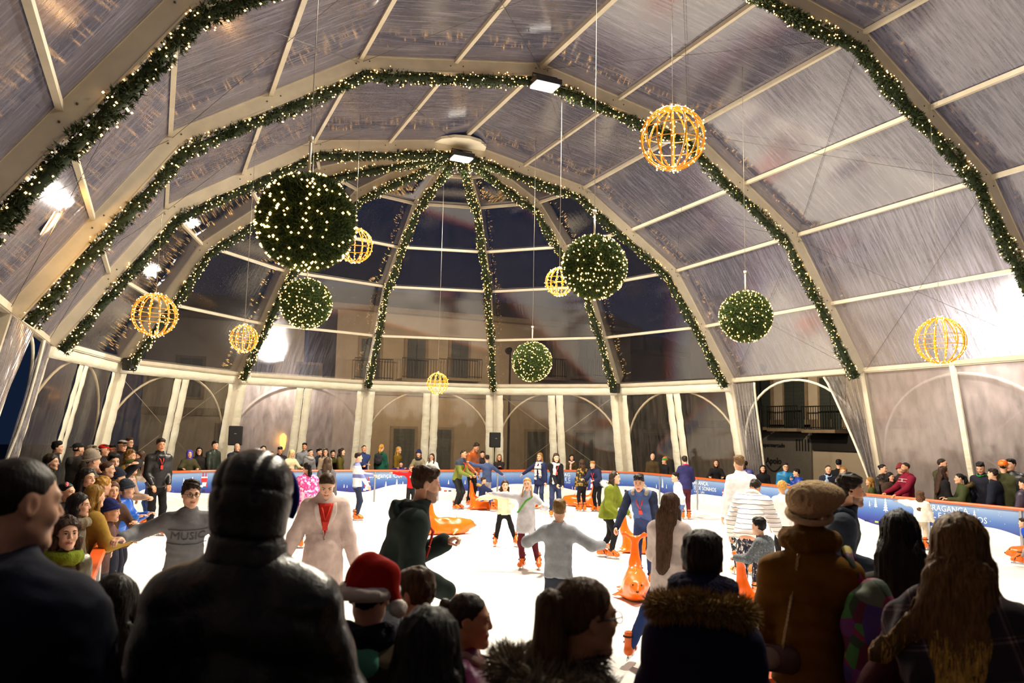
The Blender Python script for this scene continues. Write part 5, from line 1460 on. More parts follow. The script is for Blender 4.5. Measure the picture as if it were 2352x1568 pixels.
def make_hat(ctx, kind, rgb, *opt):
    res = ctx['hres'] * 1.15; s = ctx['s']; e = ctx['e']; HM = ctx['HM']; sd = ctx['seed']
    if kind == 'beanie':
        m = cloth(rgb, 'knit')
        V, F = field_mesh([ellips((0, -0.02, 0.045), (0.096, 0.117, 0.103)), (ellips((0, -0.04, 0.125), (0.05, 0.06, 0.04)), 'u0.05')], res, 0.02, cut=[lambda G: 0.028 - G[..., 2] + 0.28 * (G[..., 1] - 0.0)*1.0 - 0.02], disp=wob(sd, 0.0015, 60))
        o = mesh_np('beanie', HM(V), F, m, e)
        ring = [(0.091 * math.cos(t), -0.02 + 0.111 * math.sin(t), 0.030 + 0.28 * (-0.02 + 0.111 * math.sin(t))) for t in np.linspace(0, 2 * math.pi, 25)]
        mb = MB().tube(HM(ring), 0.021 * s, 6, caps=False); mb.build('cuff', m, o)
    elif kind == 'slouch':       # big knitted beanie sagging backwards
        m = cloth(rgb, 'knit')
        V, F = field_mesh([ellips((0, -0.03, 0.05), (0.100, 0.125, 0.085)), (ellips((0.035, -0.075, 0.085), (0.120, 0.11, 0.068)), 'u0.05')], res, 0.03, cut=[lambda G: 0.0 - G[..., 2] + 0.25 * G[..., 1]], disp=lambda G: 0.0028 * np.sin(np.arctan2(G[..., 0], G[..., 1] + 0.06) * 46) )
        o = mesh_np('knitted_hat', HM(V), F, m, e)
        ring = [(0.096 * math.cos(t), -0.025 + 0.120 * math.sin(t), -0.002 + 0.25 * (-0.025 + 0.120 * math.sin(t))) for t in np.linspace(0, 2 * math.pi, 33)]
        MB().tube(HM(ring), 0.016 * s, 8, caps=False).build('cuff', m, o)
    elif kind in ('cap', 'flatcap'):
        m = cloth(rgb, 'cloth')
        V, F = field_mesh([ellips((0, -0.018, 0.045), (0.088, 0.108, 0.088 if kind == 'cap' else 0.075))], res, 0.02, cut=[lambda G: 0.045 - G[..., 2]])
        o = mesh_np('cap', HM(V), F, m, e)
        dy = opt[0] if opt else 1
        V, F = field_mesh([ellips((0, dy * 0.115 - 0.01, 0.047), (0.068, 0.062, 0.009))], res * 0.8, 0.01)
        mesh_np('visor', HM(V), F, m, o)
    elif kind == 'helmet':
        m = plain('helmet_orange', srgb(238, 112, 22), 0.25, var=0.04)
        V, F = field_mesh([ellips((0, -0.018, 0.045), (0.100, 0.122, 0.104))], res, 0.02, cut=[lambda G: 0.02 - G[..., 2]])
        o = mesh_np('helmet', HM(V), F, m, e)
        mb = MB()
        for (x, y, z) in ((0.1, 0.0, 0.06), (0.09, 0.04, 0.075), (0.06, 0.09, 0.09), (-0.1, 0.0, 0.06), (-0.06, 0.09, 0.09)): mb.ball(HM([(x, y, z)])[0], 0.008 * s, 6, 4)
        mb.build('vent_holes', m_eye_dark, o)
    elif kind == 'santa':
        m = cloth(rgb, 'cloth'); mw = cloth((232, 224, 214), 'fur')
        V, F = field_mesh([ellips((0, -0.02, 0.05), (0.098, 0.116, 0.105)), (capsule((0, -0.04, 0.125), (0.075, -0.06, 0.10), 0.055, 0.045), 'u0.05'), (capsule((0.075, -0.06, 0.10), (0.118, -0.07, 0.005), 0.045, 0.022), 'u0.04')], res, 0.03, cut=[lambda G: np.where(G[..., 0] < 0.098, 0.03 - G[..., 2], -1)], disp=wob(sd, 0.004, 45))
        o = mesh_np('santa_hat', HM(V), F, m, e)
        V, F = field_mesh([capsule((0.097 * math.cos(t), -0.02 + 0.115 * math.sin(t), 0.028), (0.097 * math.cos(t + 0.26), -0.02 + 0.115 * math.sin(t + 0.26), 0.028), 0.024, 0.024) for t in np.arange(0, 6.28, 0.26)], res, 0.02, disp=wob(sd, 0.003, 90))
        mesh_np('hat_band', HM(V), F, mw, o)
        V, F = field_mesh([ellips((0.132, -0.075, -0.03), (0.036, 0.036, 0.036))], res, 0.02, disp=wob(sd, 0.004, 120)); mesh_np('pompom', HM(V), F, mw, o)
    elif kind == 'elf':
        m = patchy('elf_hat', [(30, 140, 60), (40, 160, 70), (220, 120, 20)], 14, 0.8)
        V, F = field_mesh([ellips((0, -0.018, 0.05), (0.092, 0.112, 0.09)), (capsule((0, -0.02, 0.11), (0.0, -0.09, 0.15), 0.06, 0.02), 'u0.04')], res, 0.02, cut=[lambda G: 0.02 - G[..., 2]])
        o = mesh_np('elf_hat', HM(V), F, m, e)
        for sg in (1, -1): MB().ball(HM([(sg * 0.125, -0.01, 0.0)])[0], np.array([0.04, 0.02, 0.025]) * s, 8, 6).build('felt_ear', cloth((210, 40, 30)), o)
    elif kind == 'hood':          # jacket hood pulled up
        m = opt[0] if opt else cloth(rgb, 'cloth'); kk = opt[1] if len(opt) > 1 else 1.0
        V, F = field_mesh([ellips((0, -0.022, 0.028), (0.102, 0.122, 0.118)), (ellips((0, -0.045, -0.085), (0.090, 0.094, 0.10)), 'u0.06'), (ellips((0, -0.05, -0.17), (0.100, 0.095, 0.055)), 'u0.05'), (ellips((0, 0.09, -0.01), (0.062, 0.075, 0.088)), 's0.03')], res, 0.03, cut=[lambda G: G[..., 1] - 0.085], disp=(lambda G, w_=wob(sd, 0.0022, 22): w_(G) + (0.007 * (np.exp(-((G[..., 2] - 0.01 + 0.25 * G[..., 1]) / 0.007) ** 2) + np.exp(-((G[..., 2] + 0.10 + 0.1 * G[..., 0]) / 0.007) ** 2) + np.exp(-((np.abs(G[..., 0]) - 0.045) / 0.006) ** 2) * (G[..., 2] > 0.0)) if kk > 1.05 else 0.0)))
        o = mesh_np('hood', HM(V * np.array([kk, kk, 1 + (kk - 1) * 0.3])), F, m, e)
        if len(opt) > 2:
            ring = [(0.082 * kk * math.cos(t), 0.083 * kk, -0.005 + 0.108 * math.sin(t)) for t in np.linspace(-0.6, math.pi + 0.6, 21)]
            MB().tube(HM(ring), 0.014 * s, 7).build('hood_lining', cloth(opt[2]), o)
# ------------------------------------------------------------------ things a person wears or carries as part of their dress
EXTRA = {}
def extra(f): EXTRA[f.__name__] = f; return f
@extra
def scarf(ctx, rgb, kind='knit', tails=0, mat=None, r=0.03, lift=0.0):
    J = ctx['J']; h = ctx['h']; m = mat or cloth(rgb, kind); c = J['neck'] + J['T2'] @ np.array([0, 0.012, 0.035 + lift]) * 1.0; pr = []
    rr = 0.046 * h + 0.012
    for k, t in enumerate(np.linspace(0, 2 * math.pi, 13)[:-1]):
        p = lambda t: c + J['T2'] @ np.array([rr * math.cos(t), rr * math.sin(t) * 1.05 + 0.01, 0.012 * math.sin(t * 2 + ctx['seed']) - 0.02 * math.sin(t)])
        pr.append(capsule(p(t), p(t + 0.53), r, r))
    if lift: pr += [capsule(c - np.array([0, 0, lift * 1.2]), c + np.array([0, 0, 0.01]), rr * 1.05, rr * 1.02)]
    if tails:
        for sg in ((1, -1) if tails == 2 else (1,)):
            a = c + J['T2'] @ np.array([sg * 0.05, rr + 0.01, -0.02]); b = J['chest'] + J['T2'] @ np.array([sg * 0.06, 0.10 * h * 0.72 + 0.045, -0.02]); d = J['waist'] + J['T2'] @ np.array([sg * 0.075, 0.10 * h * 0.72 + 0.045, -0.16 * (1 if sg > 0 else 0.6)])
            fy = J['T2'] @ np.array([0, 1, 0]); pr += [capsule(a, b, 0.032, 0.045, fy, 0.4), capsule(b, d, 0.045, 0.05, fy, 0.4)]
    V, F = field_mesh(pr, max(0.013, ctx['hres'] * 1.4), 0.015, disp=wob(ctx['seed'], 0.004, 60))
    mesh_np('scarf', V, F, m, ctx['e'])
@extra
def lanyard(ctx, rgb=(214, 40, 24)):
    J = ctx['J']; h = ctx['h']; n = J['neck']; T2 = J['T2']; y = 0.10 * h * 0.70 + 0.035
    P = [n + T2 @ np.array([0.055, -0.03, 0.05]), n + T2 @ np.array([0.06, 0.05, 0.0]), J['chest'] + T2 @ np.array([0.03, y, 0.04]), J['chest'] + T2 @ np.array([0, y + 0.005, -0.06]), J['chest'] + T2 @ np.array([-0.03, y, 0.04]), n + T2 @ np.array([-0.06, 0.05, 0.0]), n + T2 @ np.array([-0.055, -0.03, 0.05])]
    o = MB().tube(P, 0.009, 5).build('lanyard', plain('lanyard_red', srgb(*rgb), 0.5), ctx['e'])
    c = P[3]; MB().box(c + T2 @ np.array([0, 0.004, -0.05]), (0.05, 0.01, 0.08), R=T2).build('badge', plain('lanyard_red', srgb(*rgb)), o)
@extra
def glasses(ctx, rgb=(24, 22, 22)):
    m = plain('spectacle_frame_%02x' % rgb[0], srgb(*rgb), 0.35); mb = MB(); HM = ctx['HM']; s = ctx['s']
    for sg in (1, -1):
        mb.tube(HM([(sg * 0.033 + 0.023 * math.cos(t), 0.097, 0.0 + 0.018 * math.sin(t)) for t in np.linspace(0, 2 * math.pi, 15)]), 0.0024 * s, 5, caps=False)
        mb.tube(HM([(sg * 0.056, 0.096, 0.006), (sg * 0.078, 0.06, 0.008), (sg * 0.081, -0.005, 0.004)]), 0.0026 * s, 5)
    mb.tube(HM([(-0.011, 0.098, 0.003), (0, 0.101, 0.006), (0.011, 0.098, 0.003)]), 0.0024 * s, 5)
    mb.build('glasses', m, ctx['e'])
@extra
def furhood(ctx, rgb=(150, 120, 70), dens=2600, ln=0.05, R=0.145, drop=0.0, thick=0.034):
    """lowered hood with a ring of real fur strands"""
    J = ctx['J']; T2 = J['T2']; h = ctx['h']; c = J['neck'] + T2 @ np.array([0, -0.035 * h, 0.012 * h - drop])
    P0 = []; k = h / 1.55
    for t in np.linspace(0, 2 * math.pi, 29)[:-1]:
        P0.append(c + T2 @ np.array([R * k * math.cos(t), (0.105 * math.sin(t) - 0.02) * k, (-0.035 * math.sin(t)) * k]))
    pr = [capsule(P0[i], P0[(i + 1) % 28], thick * k, thick * k) for i in range(28)]
    V, F = field_mesh(pr, 0.015, 0.02); m = cloth(rgb, 'fur'); o = mesh_np('fur_trim', V, F, m, ctx['e'])
    if dens:
        r = np.random.default_rng(ctx['seed']); i = r.integers(0, len(V), dens); q = np.argmin(((V[i][:, None] - np.array(P0)[None]) ** 2).sum(-1), 1)
        N = V[i] - np.array(P0)[q]; N /= np.linalg.norm(N, axis=1, keepdims=True)
        d = N + r.normal(size=N.shape) * 0.45 + np.array([0, 0, -0.15]); d /= np.linalg.norm(d, axis=1, keepdims=True); L = ln * r.uniform(0.5, 1.2, (dens, 1)); sd = np.cross(d, r.normal(size=d.shape)); sd /= np.linalg.norm(sd, axis=1, keepdims=True)
        b = V[i]; VV = np.stack([b - sd * 0.0022, b + sd * 0.0022, b + d * L * 0.6 + sd * 0.0014, b + d * L], 1).reshape(-1, 3)
        ho = mesh_np('fur_strands', VV, np.arange(dens)[:, None] * 4 + np.array([[0, 1, 2, 3]]), m, o, smooth=False); tag(ho, kind='stuff')
@extra
def lowhood(ctx, mat=None):
    """soft hood lying on the shoulders"""
    J = ctx['J']; T2 = J['T2']; h = ctx['h']; n = J['neck']; pr = []
    for t in np.linspace(-0.25, math.pi + 0.25, 9):
        p = n + T2 @ np.array([0.058 * h * math.cos(t), -0.044 * h * math.sin(t) + 0.014 * h, 0.016 * h + 0.01 * math.sin(t)]); pr.append(ellips(p, (0.021 * h, 0.021 * h, 0.022 * h)))
    pr.append(ellips(n + T2 @ np.array([0, -0.06 * h, -0.012 * h]), np.array([0.05, 0.026, 0.045]) * h))
    V, F = field_mesh(pr, 0.012 if ctx['D'] < 9 else 0.018, 0.03, disp=wob(ctx['seed'], 0.004, 40)); mesh_np('hood', V, F, mat or ctx['tm'], ctx['e'])
@extra
def print_text(ctx, body, size, z, rgb, lines=()):
    J = ctx['J']; T2 = J['T2']; h = ctx['h']; m = plain('print_%02x%02x%02x' % rgb, srgb(*rgb), 0.7)
    p = J['chest'] + T2 @ np.array([0, 0, z])
    o = text_obj('chest_print', body, size, (0, 0, 0), (0, 0, 0), m, None, 0.0)
    extra_boxes = [MB().add([(size * 3.3 * (i / 14 - 0.5), dz + dy, 0) for dy in (-0.0035, 0.0035) for i in range(15)], [(i, i + 1, i + 16, i + 15) for i in range(14)]).build('chest_line', m) for dz in lines]
    for ob in [o] + extra_boxes: hug(ctx, ob, p, T2)
def hug(ctx, ob, p, T2, back=False):
    """lay a flat print on the front of the garment"""
    n = len(ob.data.vertices); C = np.zeros(n * 3); ob.data.vertices.foreach_get('co', C); C = C.reshape(-1, 3)
    W = ((ctx['topV'] - p) @ T2); W = W[W[:, 1] > 0.02]
    out = []
    for x, y, z in C:
        d = (W[:, 0] + x) ** 2 + (W[:, 2] - y) ** 2; k = np.argsort(d)[:3]; yy = W[k, 1].max() + 0.006
        out.append(p + T2 @ np.array([-x, yy, y]))
    ob.data.vertices.foreach_set('co', np.array(out).ravel()); ob.data.update(); ob.parent = ctx['top']
@extra
def heart(ctx, rgb=(240, 225, 225)):
    J = ctx['J']; T2 = J['T2']; h = ctx['h']; m = plain('print_heart', srgb(*rgb), 0.7); r = 0.05
    P = [(r * 16 * math.sin(t) ** 3 / 16, r * (13 * math.cos(t) - 5 * math.cos(2 * t) - 2 * math.cos(3 * t) - math.cos(4 * t)) / 16) for t in np.linspace(0, 2 * math.pi, 25)[:-1]]
    mb = MB().add([(x, y, 0) for x, y in P] + [(0, 0, 0)], [(i, (i + 1) % 24, 24) for i in range(24)]); o = mb.build('heart_print', m)
    hug(ctx, o, J['chest'] + T2 @ np.array([0, 0, -0.03]), T2)
@extra
def vneck(ctx, rgb, depth=0.30, wid=0.10, lap=None):
    """open coat front: under-layer showing in a V, with two turned lapels"""
    J = ctx['J']; T2 = J['T2']; p = J['neck'] + T2 @ np.array([0, 0, -0.01]); n = 10
    def patch(edges, m, nm):
        V = []; F = []
        for j in range(n + 1):
            a, b = edges(j / n)
            for i in range(5): V.append((a[0] + (b[0] - a[0]) * i / 4, a[1] + (b[1] - a[1]) * i / 4, 0))
        F = [(j * 5 + i, j * 5 + i + 1, j * 5 + i + 6, j * 5 + i + 5) for j in range(n) for i in range(4)]
        o = MB().add(V, F, smooth=True).build(nm, m); hug(ctx, o, p, T2)
        md = o.modifiers.new('thick', 'SOLIDIFY'); md.thickness = 0.008; md.offset = 1
    patch(lambda t: ((-wid * (1 - t) * 0.5, -t * depth), (wid * (1 - t) * 0.5 + 0.001, -t * depth)), cloth(rgb), 'under_layer')
    if lap:
        for sg in (1, -1): patch(lambda t: ((sg * wid * (1 - t) * 0.5, -t * depth), (sg * (wid * (1 - t) * 0.5 + 0.055 * math.sin(math.pi * min(1, t * 1.1 + 0.15)) ), -t * depth + 0.01)), cloth(lap), 'lapel')
@extra
def sash(ctx, rgb):
    J = ctx['J']; T2 = J['T2']; h = ctx['h']; y = 0.07 * h + 0.03
    P = [J['shL'] + T2 @ np.array([0.02, -0.02, 0.045]), J['shL'] + T2 @ np.array([0.03, 0.06, 0.02]), J['chest'] + T2 @ np.array([0.0, y, 0.0]), J['waist'] + T2 @ np.array([0.09 * h, y * 0.7, -0.03]), J['waist'] + T2 @ np.array([0.11 * h, -0.02, -0.05])]
    MB().tube(P, 0.014, 6).build('bag_strap', cloth(rgb), ctx['e'])
@extra
def backpack(ctx, rgb, mat=None, sc_=1.0, off=(0, 0, 0)):
    J = ctx['J']; T2 = J['T2']; h = ctx['h']; c = J['chest'] + T2 @ (np.array([0, -0.062 * h - 0.065 * sc_, -0.06]) + np.array(off)); m = mat or cloth(rgb, 'cloth')
    V, F = field_mesh([ellips(c, np.array([0.14, 0.085, 0.20]) * sc_, T2), (ellips(c + T2 @ np.array([0, -0.05, -0.08]) * sc_, np.array([0.105, 0.06, 0.10]) * sc_, T2), 'u0.03')], 0.014, 0.03, disp=wob(ctx['seed'], 0.004, 30))
    o = mesh_np('backpack', V, F, m, ctx['e'])
    for sg in (1, -1):
        P = [c + T2 @ np.array([sg * 0.07, 0.05, 0.17]) * sc_, J['sh' + ('R' if sg > 0 else 'L')] * 0.75 + J['neck'] * 0.25 + np.array([0, 0, 0.055]), J['sh' + ('R' if sg > 0 else 'L')] * 0.8 + J['neck'] * 0.2 + T2 @ np.array([0, 0.085, -0.05]), J['chest'] + T2 @ np.array([sg * 0.1 * h, 0.03, -0.12])]
        MB().tube(P, 0.016, 6).build('strap', m, o)
from mathutils.bvhtree import BVHTree
@extra
def strands(ctx, rgb, n=900, steps=15, step=0.045, rgb2=None, wid=0.0022, jit=0.22):
    """locks of hair combed down over the modelled hair"""
    ob = [o for o in ctx['e'].children if o.name.startswith(('hair', 'ponytail'))]
    r = np.random.default_rng(ctx['seed'])
    for base in ob:
        if base.name.startswith('hair_'): continue
        me = base.data; V = np.zeros(len(me.vertices) * 3); me.vertices.foreach_get('co', V); V = V.reshape(-1, 3)
        bv = BVHTree.FromPolygons([tuple(p) for p in V], [tuple(p.vertices) for p in me.polygons])
        zt = V[:, 2].max(); zr = zt - V[:, 2].min()
        w = np.clip((V[:, 2] - (zt - zr * 0.85)) / zr, 0.02, None); idx = r.choice(len(V), n, p=w / w.sum())
        VV = []; FF = []; FM = []
        for i in idx:
            p = Vector(V[i]); d = Vector((0, -0.15, -1)); line = []; drift = Vector(r.normal(size=3) * jit)
            for k in range(steps):
                hit = bv.find_nearest(p)
                if hit[0] is None: break
                nrm = hit[1]; t = d + drift * 0.5; t = (t - nrm * t.dot(nrm)).normalized()
                q = hit[0] + nrm * 0.0025; line.append((q, nrm.cross(t)))
                if nrm.z < -0.6: break
                p = hit[0] + t * step
            if len(line) < 3: continue
            b0 = len(VV); m = len(line)
            for k, (q, sd) in enumerate(line):
                ww = wid * (1 - 0.8 * k / m); VV += [q - sd * ww, q + sd * ww]
            FF += [(b0 + 2 * k, b0 + 2 * k + 1, b0 + 2 * k + 3, b0 + 2 * k + 2) for k in range(m - 1)]
            FM += [1 if (rgb2 and line[k][0].z < zt - zr * (0.42 + 0.12 * r.random())) else 0 for k in range(m - 1)]
        o = mesh_np('hair_strands', np.array([tuple(v) for v in VV]), np.array(FF), [hair_mat(rgb)] + ([hair_mat(rgb2)] if rgb2 else []), base, fm=FM); tag(o, kind='stuff')
@extra
def shawl(ctx, mat):
    """wide scarf laid over both shoulders, fringed below"""
    J = ctx['J']; T2 = J['T2']; h = ctx['h']; n = J['neck']; fy = T2 @ np.array([0, 1, 0])
    pr = [capsule(J['shL'] + T2 @ np.array([-0.02, -0.01, -0.02]), J['shR'] + T2 @ np.array([0.02, -0.01, -0.02]), 0.085, 0.085), capsule(n + T2 @ np.array([-0.1, -0.06, -0.04]), J['chest'] + T2 @ np.array([-0.06, -0.085, -0.12]), 0.10, 0.13, fy, 0.55),
          capsule(n + T2 @ np.array([0.1, -0.06, -0.04]), J['chest'] + T2 @ np.array([0.12, -0.085, -0.16]), 0.10, 0.14, fy, 0.55), capsule(J['shR'] + np.array([0.02, -0.02, 0]), J['elR'] + np.array([0.0, -0.02, 0.0]), 0.09, 0.10), capsule(n, n + T2 @ np.array([0, -0.01, 0.05]), 0.085, 0.08)]
    zc = J['chest'][2] - 0.19
    V, F = field_mesh(pr, 0.014, 0.05, cut=[lambda G: zc - G[..., 2] + 0.2 * G[..., 0]], disp=wob(ctx['seed'], 0.006, 34, (1.6, 1, 0.4)))
    o = mesh_np('plaid_shawl', V, F, mat, ctx['e'])
    fr = MB(); r = random.Random(3); low = V[(V[:, 2] < zc + 0.2 * V[:, 0] + 0.012) & (V[:, 1] < J['chest'][1])]
    for q in low[::2]:
        fr.tube([q + np.array([0, 0, 0.01]), q + np.array([r.uniform(-.006, .006), -0.004, -0.05]), q + np.array([r.uniform(-.012, .012), 0, -0.10 - r.random() * 0.04])], 0.0025, 4)
    if fr.v: tag(fr.build('fringe', mat, o), kind='stuff')
@extra
def furry(ctx, rgb, n=6000, ln=0.045):
    """pile of fur strands over the whole upper garment"""
    V = ctx['topV']; r = np.random.default_rng(ctx['seed']); V = V[V[:, 2] > ctx['J']['waist'][2]]
    b = V[r.integers(0, len(V), n)] + r.normal(size=(n, 3)) * 0.006
    ax = ctx['J']['waist'] * 0.5 + ctx['J']['chest'] * 0.5; N = b - ax; N[:, 2] *= 0.3; N /= np.linalg.norm(N, axis=1, keepdims=True)
    d = N * 0.7 + np.array([0, 0, -0.6]) + r.normal(size=N.shape) * 0.4; d /= np.linalg.norm(d, axis=1, keepdims=True); L = ln * r.uniform(0.5, 1.2, (n, 1)); sd = np.cross(d, r.normal(size=d.shape)); sd /= np.linalg.norm(sd, axis=1, keepdims=True)
    VV = np.stack([b - sd * 0.0022, b + sd * 0.0022, b + d * L * 0.6 + sd * 0.0014, b + d * L], 1).reshape(-1, 3)
    o = mesh_np('fur_pile', VV, np.arange(n)[:, None] * 4 + np.array([[0, 1, 2, 3]]), [cloth(rgb, 'fur'), cloth(tuple(int(c * 0.45) for c in rgb), 'fur')], ctx['top'], smooth=False, fm=r.integers(0, 2, n)); tag(o, kind='stuff')
@extra
def puffscarf(ctx, rgb, lift=0.0): scarf(ctx, rgb, 'knit', 0, None, 0.045, lift)
@extra
def flower(ctx, rgb):
    mb = MB()
    for t in np.arange(5) * 1.257: mb.ball(ctx['HM']([(0.06 + 0.016 * math.cos(t), 0.03, 0.1 + 0.016 * math.sin(t))])[0], 0.014, 6, 4)
    mb.build('hair_flower', cloth(rgb), ctx['e'])
# ================================================================== orange seal skating aids
m_seal = plain('seal_orange', srgb(244, 100, 8), 0.3, var=0.04, spec=0.5)
SEAL = {}
def seal_parts():
    if SEAL: return SEAL
    pr = [ellips((0, 0.10, 0.19), (0.21, 0.44, 0.19)), (ellips((0, 0.0, 0.08), (0.24, 0.46, 0.10)), 'u0.08'),
          (capsule((0, 0.34, 0.22), (0, 0.55, 0.24), 0.15, 0.105), 'u0.10'), (capsule((0, 0.56, 0.23), (0, 0.665, 0.20), 0.085, 0.050), 'u0.05'),
          (capsule((0, -0.26, 0.2), (0, -0.40, 0.45), 0.15, 0.085), 'u0.14'), (capsule((0, -0.40, 0.45), (0, -0.43, 0.80), 0.085, 0.050), 'u0.06')]
    for sg in (1, -1):
        pr += [(capsule((sg * 0.01, -0.43, 0.80), (sg * 0.15, -0.46, 0.88), 0.042, 0.030, (0, 1, 0), 0.6), 'u0.04'), (capsule((sg * 0.15, -0.46, 0.88), (sg * 0.22, -0.47, 0.87), 0.030, 0.018, (0, 1, 0), 0.7), 'u0.03'),
               (capsule((sg * 0.20, 0.22, 0.10), (sg * 0.34, 0.10, 0.035), 0.055, 0.030, (0, 0, 1), 0.5), 'u0.05'), (capsule((sg * 0.16, -0.36, 0.06), (sg * 0.27, -0.52, 0.04), 0.06, 0.03, (0, 0, 1), 0.5), 'u0.05')]
    pr += [(ellips((0, -0.02, 0.36), (0.13, 0.15, 0.045)), 'u0.05'), (capsule((0, 0.26, 0.36), (0, 0.22, 0.47), 0.020, 0.010), 'u0.03')]
    V, F = field_mesh(pr, 0.022, 0.05, cut=[lambda G: 0.006 - G[..., 2]])
    o = mesh_np('shell', V, F, m_seal); SEAL['shell'] = o.data; bpy.data.objects.remove(o)
    mb = MB()
    for sg in (1, -1): mb.ball((sg * 0.062, 0.628, 0.285), (0.014, 0.012, 0.018), 8, 6)
    o = mb.build('eyes', m_eye_dark); SEAL['eyes'] = o.data; bpy.data.objects.remove(o)
    o = MB().ball((0, 0.715, 0.205), (0.022, 0.012, 0.016), 8, 6).build('nose', m_eye_dark); SEAL['nose'] = o.data; bpy.data.objects.remove(o)
    return SEAL
def seal(u, v, label, face, sc_=0.9, D=None):
    p = at_z(u, v, 0.0) if D is None else at_depth(u, v, D)
    d = unit(p[:2] - CAM[:2]); tow = -d; rgt = np.array([d[1], -d[0]]); a = math.radians(face); f = math.cos(a) * tow + math.sin(a) * rgt
    e = empty('seal_skate_aid', (p[0], p[1], 0.0), math.atan2(f[1], f[0]) - math.pi / 2); e.scale = (sc_,) * 3
    tag(e, label, 'skating aid', 'orange seal skating aids')
    for k, dt in seal_parts().items():
        c = bpy.data.objects.new(k, dt); COL.objects.link(c); c.parent = e
    return e
seal(1026, 1226, 'orange seal skating aid beside the running dark hoodie man', 100)
seal(1112, 1170, 'orange seal aid carrying the seated child in navy', 90)
seal(1336, 1163, 'orange seal aid held by the boy in the navy coat', -100)
seal(1460, 1370, 'orange seal aid facing the viewer below the bending vest man', 2)
seal(1478, 1270, 'orange seal aid standing behind the bending vest man', 85)
seal(1775, 1430, 'orange seal aid gripped by the boy in marled grey', 110)
seal(2405, 1300, 'orange seal aid half cut off at the picture edge', -85)
# ================================================================== people on the ice
def far(u, v, off=0.45):
    """head top of someone standing just outside the barrier"""
    d = ray(u, v); best = None
    P = np.array(rounded_rect(ICE_X0 - off, ICE_X1 + off, ICE_Y0 - off, ICE_Y1 + off, RINK_R + off, 12)); P = np.vstack([P, P[:1]])
    for i in range(len(P) - 1):
        a, e = P[i], P[i + 1] - P[i]; M = np.array([[d[0], -e[0]], [d[1], -e[1]]])
        if abs(np.linalg.det(M)) < 1e-9: continue
        t, q = np.linalg.solve(M, a - CAM[:2])
        if t > 0 and -1e-6 <= q <= 1 + 1e-6 and (best is None or t > best): best = t
    return CAM + d * best
A = at_depth
GI = 'skaters on the ice'
def skater(label, T, face, **k):
    k.setdefault('sk', True); return person(label, T, 0.0, face, group=GI, **k)
JEANS = ((44, 52, 84), 'denim'); BLACK = ((22, 21, 23), 'cloth'); NAVY = ((26, 30, 54), 'cloth'); NAVYC = ((24, 28, 52), 'cloth')
BR, DK, BK, BL, GR = (58, 38, 24), (36, 25, 18), (18, 14, 13), (150, 108, 52), (150, 142, 132)
skater('smiling man in black leather jacket with red lanyard standing by the barrier', A(370, 1008, 16.0), 20, hair=('short', DK, 0.01), top=((24, 23, 26), 'leather'), bottom=BLACK, skin='tan', extras=[('vneck', (18, 17, 18), 0.3, 0.1, (30, 29, 32)), ('lanyard',)], pose=dict(hands=dict(R=(0.085, 0.10, 0.53), L=(-0.085, 0.10, 0.53))), puff=0.006)
skater('woman in jeans and pale top leaning over the barrier beside the leather jacket man', A(322, 1036, 17.4), -70, sex='f', hair=('long', BR), top=((176, 166, 150), 'cloth'), bottom=((44, 60, 108), 'denim'), pose=dict(lean=28, hands=dict(R=(0.1, 0.3, 0.62), L=(-0.1, 0.3, 0.62))))
skater('boy in glasses and grey sweatshirt lettered MUSIC skating with arms out', A(440, 1107, 7.2), 8, hair=('short', DK, 0.02), top=((112, 112, 116), 'cloth'), bottom=BLACK, skin='fair', fat=0.018,
       extras=[('glasses',), ('print_text', 'MUSIC', 0.105, -0.05, (52, 52, 58), (0.062, -0.075))], pose=dict(lean=12, hy=6, hands=dict(R=(0.32, 0.10, 0.70), L=(-0.19, 0.12, 0.66)), crouch=0.02), q=0.85, hi=0.007)
skater('woman in long pale pink coat looking down as she skates', A(752, 1090, 7.7), 2, sex='f', hair=('pony', BR, 0.25), top=((212, 188, 182), 'cloth'), bottom=JEANS, coat=0.17, fat=0.022, skin='fair', extras=[('vneck', (190, 44, 30), 0.34, 0.15, (224, 202, 196)), ('lanyard', (206, 44, 30))], pose=dict(hp=34, hands=dict(R=(0.22, 0.06, 0.50), L=(-0.18, 0.03, 0.47))), q=0.85, collar=True, hi=0.007)
skater('girl in shiny bright pink patterned jacket turned away', A(706, 1062, 14.8), -150, sex='f', hair=('pony', BK, 0.3), top=((220, 90, 150), 'shiny', patchy('pink_print', [(214, 60, 140), (236, 130, 180), (246, 190, 214), (198, 50, 120)], 26)), bottom=((200, 190, 180), 'cloth'), puff=0.03, coat=0.04, pose=dict(hands=dict(R=(0.2, 0.1, 0.5))))
skater('girl with long brown hair seen from behind above the pink coat', A(752, 1050, 17.5), 178, sex='f', hair=('long', (64, 48, 36), 0.6), top=((96, 92, 96), 'cloth'), bottom=JEANS)
skater('boy in blue and white striped sweater skating toward the barrier', A(823, 1040, 19.4), 95, hair=('short', DK), top=((210, 212, 222), 'knit', banded('blue_white_stripe', [(0, (222, 222, 228)), (0.5, (112, 120, 176)), (0.8, (222, 222, 228))], 0.3)), bottom=((36, 42, 62), 'denim'), pose=dict(lean=-4, hands=dict(R=(0.12, 0.16, 0.5), L=(-0.1, 0.25, 0.66))))
skater('child in red sweater with a white heart stretching an arm to the rail', A(946, 1066, 21.6), 2, sex='f', hair=('bun', (110, 78, 44)), top=((196, 30, 34), 'knit'), bottom=BLACK, extras=[('heart',), ('glasses', (90, 60, 40))], pose=dict(hp=16, hands=dict(R=(0.5, 0.05, 0.82), L=(-0.16, 0.05, 0.5))))
